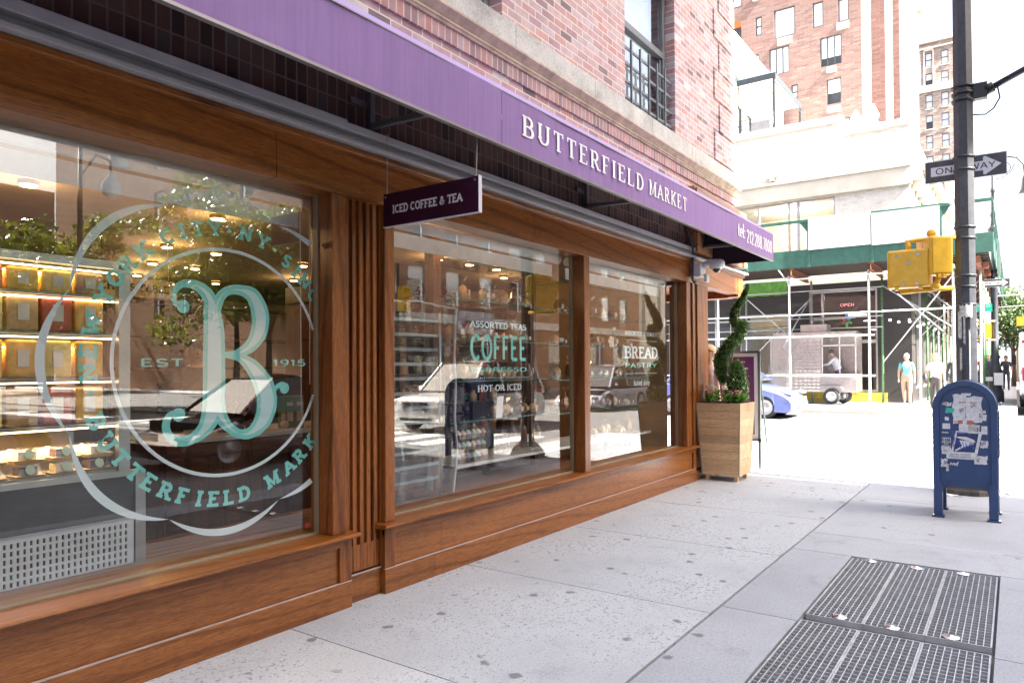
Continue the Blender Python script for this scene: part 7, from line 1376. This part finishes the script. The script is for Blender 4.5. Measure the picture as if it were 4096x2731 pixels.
eb = T("distant_brick_block", "tall pale brown block closing the side street, mirrored in the left window", "building", (18, -90, 0)); b = B(); holes(b, mpY(-92, -1), 2, 40, 0, 24, [(4 + 4 * i, 5.8 + 4 * i, 3 + 3.6 * j, 5.2 + 3.6 * j) for i in range(8) for j in range(6)], .3); obj("wall", b, OB, eb); b = B(); b.quad((2, -92.4, 1), (40, -92.4, 1), (40, -92.4, 24), (2, -92.4, 24)); obj("windows", b, DARKIN, eb)
b = B(); b.box(-60, 11.2, BY, -16.2, -.16, 0); b.box(23.9, 96, BY, -16.2, -.16, .05); b.box(8.1, 11.6, -90, BY, -.16, 0); b.box(24.1, 27.2, -90, BY, -.16, .05); struct("far_avenue_pavement", b, CONC_C)
# street lamp with bulbs and a traffic signal across the avenue
t = T("mirrored_street_lamp", "twin-headed street lamp across the avenue, mirrored in the left window", "street lamp", (10.4, -16.8, 0)); b = B(); b.tube([(10.4, -16.8, 0), (10.4, -16.8, 9.3)], [.12, .06], 8); b.tube([(10.4, -16.8, 8.6), (10.9, -16.8, 9.5), (11.5, -16.8, 9.4), (11.6, -16.8, 8.9)], .04, 6); b.tube([(10.4, -16.8, 7.6), (10.9, -16.8, 8.4), (11.3, -16.8, 8.3), (11.35, -16.8, 7.9)], .04, 6); obj("column", b, MATS["black_pole_paint"], t); b = B(); b.lathe([(.05, 8.9), (.3, 8.5), (.26, 8.2), (.02, 8.05)], (11.6, -16.8, 0), 12); b.lathe([(.05, 7.9), (.3, 7.5), (.26, 7.2), (.02, 7.05)], (11.35, -16.8, 0), 12); obj("glass_bowl", b, MATS["bowl_glass"], t)
t = T("traffic_signal", "yellow traffic signal across the avenue, mirrored at the top right of the left window", "traffic signal", (24.6, -16.9, 0)); b = B(); b.tube([(24.6, -16.9, 0), (24.6, -16.9, 6.5)], .1, 8); obj("pole", b, DKM, t); b = B(); b.box(24.4, 24.8, -16.7, -16.35, 4.2, 5.4); b.box(24.9, 25.2, -17, -16.6, 4.2, 5.4); obj("housing", b, YEL, t); b = B()
for z in (4.42, 4.8, 5.18): b.lathe([(.13, 0), (.13, .12)], (24.6, -16.35, z), 12, axis='y')
obj("visor", b, YEL, t)
# ================================================================== PEOPLE
def person(lab, loc, rz, H, shirt, pants, hair, skin=(.50, .29, .20), stride=.16, arms=None, longhair=False, sleeves='short', lean=0.0, extra=None, shoe=(.05, .05, .06), hat=None, bulk=1.0, cat="person"):
    t = T("person", lab, cat, loc, rz); s = H / 1.75; V = []; E = []; RD = []; TG = []
    def v(p, r, tag_, par=None):
        V.append(Vector(p) * s + Vector((lean * (p[2] - .9) if p[2] > .9 else 0, 0, 0)) * s); RD.append(r * s * (bulk if tag_ in ('shirt', 'pants') else 1)); TG.append(tag_)
        if par is not None: E.append((par, len(V) - 1))
        return len(V) - 1
    pel = v((0, 0, .95), .135, 'pants'); wa = v((0, 0, 1.08), .125, 'shirt', pel); ch = v((.01, 0, 1.28), .15, 'shirt', wa); nb = v((0, 0, 1.43), .085, 'shirt', ch); nk = v((.005, 0, 1.50), .052, 'skin', nb); hd0 = v((.02, 0, 1.575), .075, 'skin', nk); hd1 = v((.015, 0, 1.66), .088, 'skin', hd0); v((.0, 0, 1.71), .06, 'skin', hd1)
    arms = arms or ((-.1, .12), (.14, .1))
    for sgn, (swing, bend) in zip((1, -1), arms):
        sh_ = v((0, sgn * .17, 1.40), .062, 'shirt', nb); x1 = sin(swing) * .28; el = v((x1, sgn * .235, 1.40 - cos(swing) * .28), .045, 'shirt' if sleeves == 'long' else 'skin', sh_)
        if sleeves == 'short': V[-1] = V[-1]
        a2 = swing + bend; wr = v((x1 + sin(a2) * .25, sgn * .24, 1.40 - cos(swing) * .28 - cos(a2) * .25), .027, 'shirt' if sleeves == 'long' else 'skin', el); pm = v((V[wr].x / s + sin(a2) * .06, sgn * .238, V[wr].z / s - cos(a2) * .06), .03, 'skin', wr)
        for k in range(5):
            dx = (k - 2) * .016; L_ = [.05, .075, .08, .075, .06][k]; y = sgn * (.238 if k else .215); f1 = v((V[pm].x / s + dx + sin(a2) * L_ * .5, y, V[pm].z / s - cos(a2) * L_ * .5), .009, 'skin', pm); v((V[f1].x / s + sin(a2 + .5) * L_ * .45, y - sgn * .008, V[f1].z / s - cos(a2 + .5) * L_ * .45), .008, 'skin', f1)
    for sgn, st in ((1, stride), (-1, -stride)):
        hp = v((0, sgn * .095, .88), .098, 'pants', pel); kn = v((st * .55 + .03, sgn * .10, .49), .066, 'pants', hp); an = v((st * 1.25 - (.04 if st < 0 else 0), sgn * .10, .10 + (.04 if st < 0 else 0)), .045, 'pants', kn); he = v((st * 1.25, sgn * .10, .05 + (.03 if st < 0 else 0)), .042, 'shoe', an); v((st * 1.25 + .13, sgn * .115, .035), .036, 'shoe', he)
    me = bpy.data.meshes.new("body"); me.from_pydata(V, E, []); o = bpy.data.objects.new("body", me); COL.objects.link(o)
    md = o.modifiers.new("skin", 'SKIN'); md.use_smooth_shade = True; sv = me.skin_vertices[0].data
    for i, r in enumerate(RD): sv[i].radius = (r, r * (1.12 if TG[i] == 'shirt' and RD[i] > .1 else 1)); sv[i].use_root = (i == 0)
    m2 = o.modifiers.new("sub", 'SUBSURF'); m2.levels = m2.render_levels = 2
    dg = bpy.context.evaluated_depsgraph_get(); nm = bpy.data.meshes.new_from_object(o.evaluated_get(dg)); o.modifiers.clear(); o.data = nm; bpy.data.meshes.remove(me)
    cols_ = {'shirt': shirt, 'pants': pants, 'skin': skin, 'shoe': shoe}; order = ['skin', 'shirt', 'pants', 'shoe']; nm.materials.clear()
    for k in order: nm.materials.append(M("%s_%02x%02x%02x" % ((k,) + tuple(int(x * 255) for x in cols_[k])), cols_[k], .8 if k != 'skin' else .5, var=.08))
    EE = [(V[a], V[b_], TG[a], TG[b_]) for a, b_ in E]
    for p in nm.polygons:
        c = p.center; best = 9; tg = 'skin'
        for a, b_, ta, tb in EE:
            d_ = b_ - a; u = max(0, min(1, (c - a).dot(d_) / max(d_.length_squared, 1e-9))); q = (a + d_ * u - c).length
            if q < best: best = q; tg = (ta if u < (.62 if (ta, tb) == ('shirt', 'skin') else .5) else tb)
        p.material_index = order.index(tg)
    nm.polygons.foreach_set("use_smooth", [True] * len(nm.polygons)); o.parent = t
    hx = .015 + lean * .78; b = B(); b.ball((hx * s - .012, 0, 1.672 * s), .104 * s, 14, (1.0, .86, .98)); 
    if longhair: b.ball((hx * s - .06, 0, 1.52 * s), .085 * s, 12, (.7, 1.0, 1.6))
    # keep the hair behind and above the face
    nv = []
    for x, y, z in b.v:
        if z < 1.66 * s and x > hx * s + .02: x = hx * s + .02 - .05 * s
        nv.append((x, y, z))
    b.v = nv; obj("hair", b, M("hair_%02x%02x" % (int(hair[0] * 255), int(hair[1] * 255)), hair, .6, var=.25, vs=50), t, world=False)
    b = B(); fx = (hx + .082) * s; b.ball((fx + .012, 0, 1.60 * s), .016 * s, 8, (1.1, .8, 1.3)); obj("nose", b, nm.materials[0], t, world=False)
    b = B()
    for y in (.031, -.031): b.ball((fx - .004, y * s, 1.635 * s), .010 * s, 6)
    b.box(fx - .003, fx + .003, -.02 * s, .02 * s, 1.556 * s, 1.562 * s); obj("eyes_and_mouth", b, BLKI, t, world=False)
    b = B()
    for y in (.083, -.083): b.ball((hx * s + .0, y * s, 1.61 * s), .026 * s, 8, (.7, .35, 1.1))
    obj("ears", b, nm.materials[0], t, world=False)
    if hat: b = B(); b.ball((hx * s, 0, 1.70 * s), .108 * s, 14, (1.02, .9, .75)); b.box(hx * s + .06, hx * s + .17, -.07 * s, .07 * s, 1.675 * s, 1.69 * s); obj("cap", b, M("cap_dark", hat, .8), t, world=False)
    if extra: extra(t, s)
    return t
def bag(t, s):
    b = B(); b.ball((-.05, .26 * s, .98 * s), .16 * s, 12, (.95, .5, 1.1)); o = obj("shoulder_bag", b, M("bag_black", (.03, .025, .03), .6), t, world=False); b = B(); b.tube([(-.05, .26 * s, 1.12 * s), (-.02, .14 * s, 1.44 * s), (.05, .1 * s, 1.4 * s), (0, .26 * s, 1.1 * s)], .011, 6); obj("bag_strap", b, MATS["bag_black"], t, world=False)
def backpack(t, s):
    b = B(); b.tube([(.13 * s, .11 * s, 1.12 * s), (.15 * s, .12 * s, 1.3 * s), (.02, .12 * s, 1.46 * s)], .015, 6); b.tube([(.13 * s, -.11 * s, 1.12 * s), (.15 * s, -.12 * s, 1.3 * s), (.02, -.12 * s, 1.46 * s)], .015, 6); b.ball((-.2 * s, 0, 1.25 * s), .17 * s, 10, (.5, .9, 1.2)); obj("backpack", b, M("pack_black", (.02, .02, .025), .7), t, world=False)
person("older man in a pale turquoise shirt and tan trousers walking towards us under the shed", (28.6, 3.15, .12), pi, 1.78, (.16, .50, .52), (.36, .26, .19), (.7, .7, .68), stride=.14, extra=backpack, bulk=1.12)
person("woman with fair hair, white top and black trousers walking away, dark shoulder bag", (25.7, 2.05, .12), 0, 1.74, (.64, .64, .74), (.05, .045, .045), (.55, .36, .16), stride=.1, extra=bag, bulk=1.08)
person("person in a dark jacket and grey bag behind the white scaffold post", (27.6, 1.62, .12), 0, 1.78, (.04, .04, .045), (.05, .045, .05), (.12, .10, .10), sleeves='long')
person("food cart vendor in a white jacket leaning inside the steel cart", (27.85, 5.2, .35), pi / 2, 1.72, (.66, .68, .76), (.04, .06, .12), (.03, .03, .03), stride=.02, lean=.35, arms=((.9, .5), (.8, .6)), sleeves='long')
person("fair-haired woman in a pale pink t-shirt half hidden behind the shop's corner post", (10.02, 3.60, 0), pi - .35, 1.80, (.74, .60, .62), (.5, .36, .34), (.62, .42, .26), skin=(.60, .40, .31), stride=.03)
person("shop clerk in a dark cap working behind the till screens", (3.55, 5.95, .05), -pi / 2 - .4, 1.74, (.04, .04, .05), (.04, .04, .05), (.03, .02, .02), stride=.0, arms=((.7, .8), (.7, .8)), hat=(.04, .035, .03), sleeves='long')
for i, (x, y, c, l) in enumerate([(36, .95, (.05, .06, .12), "pedestrian in a navy coat just left of the ornate lamp post"), (40, 1.3, (.6, .12, .06), "pedestrian in an orange-red top far along the pavement"), (44, .4, (.03, .03, .04), "pedestrian in black right of the ornate lamp post"), (38, 1.9, (.5, .5, .55), "pedestrian in light grey deep under the shed")]):
    person(l, (x, y, .2), R.choice([0, pi]), 1.75, c, (.04, .04, .06), (.1, .07, .05))
# litter and washers on the pavement
b = B(); b.add([(9.9, .05, .002), (10.08, .12, .03), (10.2, .02, .004), (10.02, -.08, .03)], [(0, 1, 2, 3)]); b.add([(9.55, .62, .002), (9.62, .70, .02), (9.7, .6, .003), (9.6, .55, .015)], [(0, 1, 2, 3)])
tag(obj("paper_litter", b, MATS["white_paper"]), "crumpled white paper scraps by the pole base behind the mailbox", "litter")
b = B(); blob(b, (10.1, .2, .09), .09, (.9, .7, 1.2), .5); tag(obj("rubbish_lump", b, M("brown_rubbish", (.25, .2, .18), .9, var=.4, vs=20)), "brown-grey lump of rubbish against the pole base, right of the mailbox", "litter")
b = B(); b.tube([(4.05, 3.72, .458), (4.2, 3.74, .46), (4.3, 3.72, .462)], .004, 4); tag(obj("plastic_tie", b, MATS["white_paper"]), "scrap of white tie on the floor of the middle window", "litter")
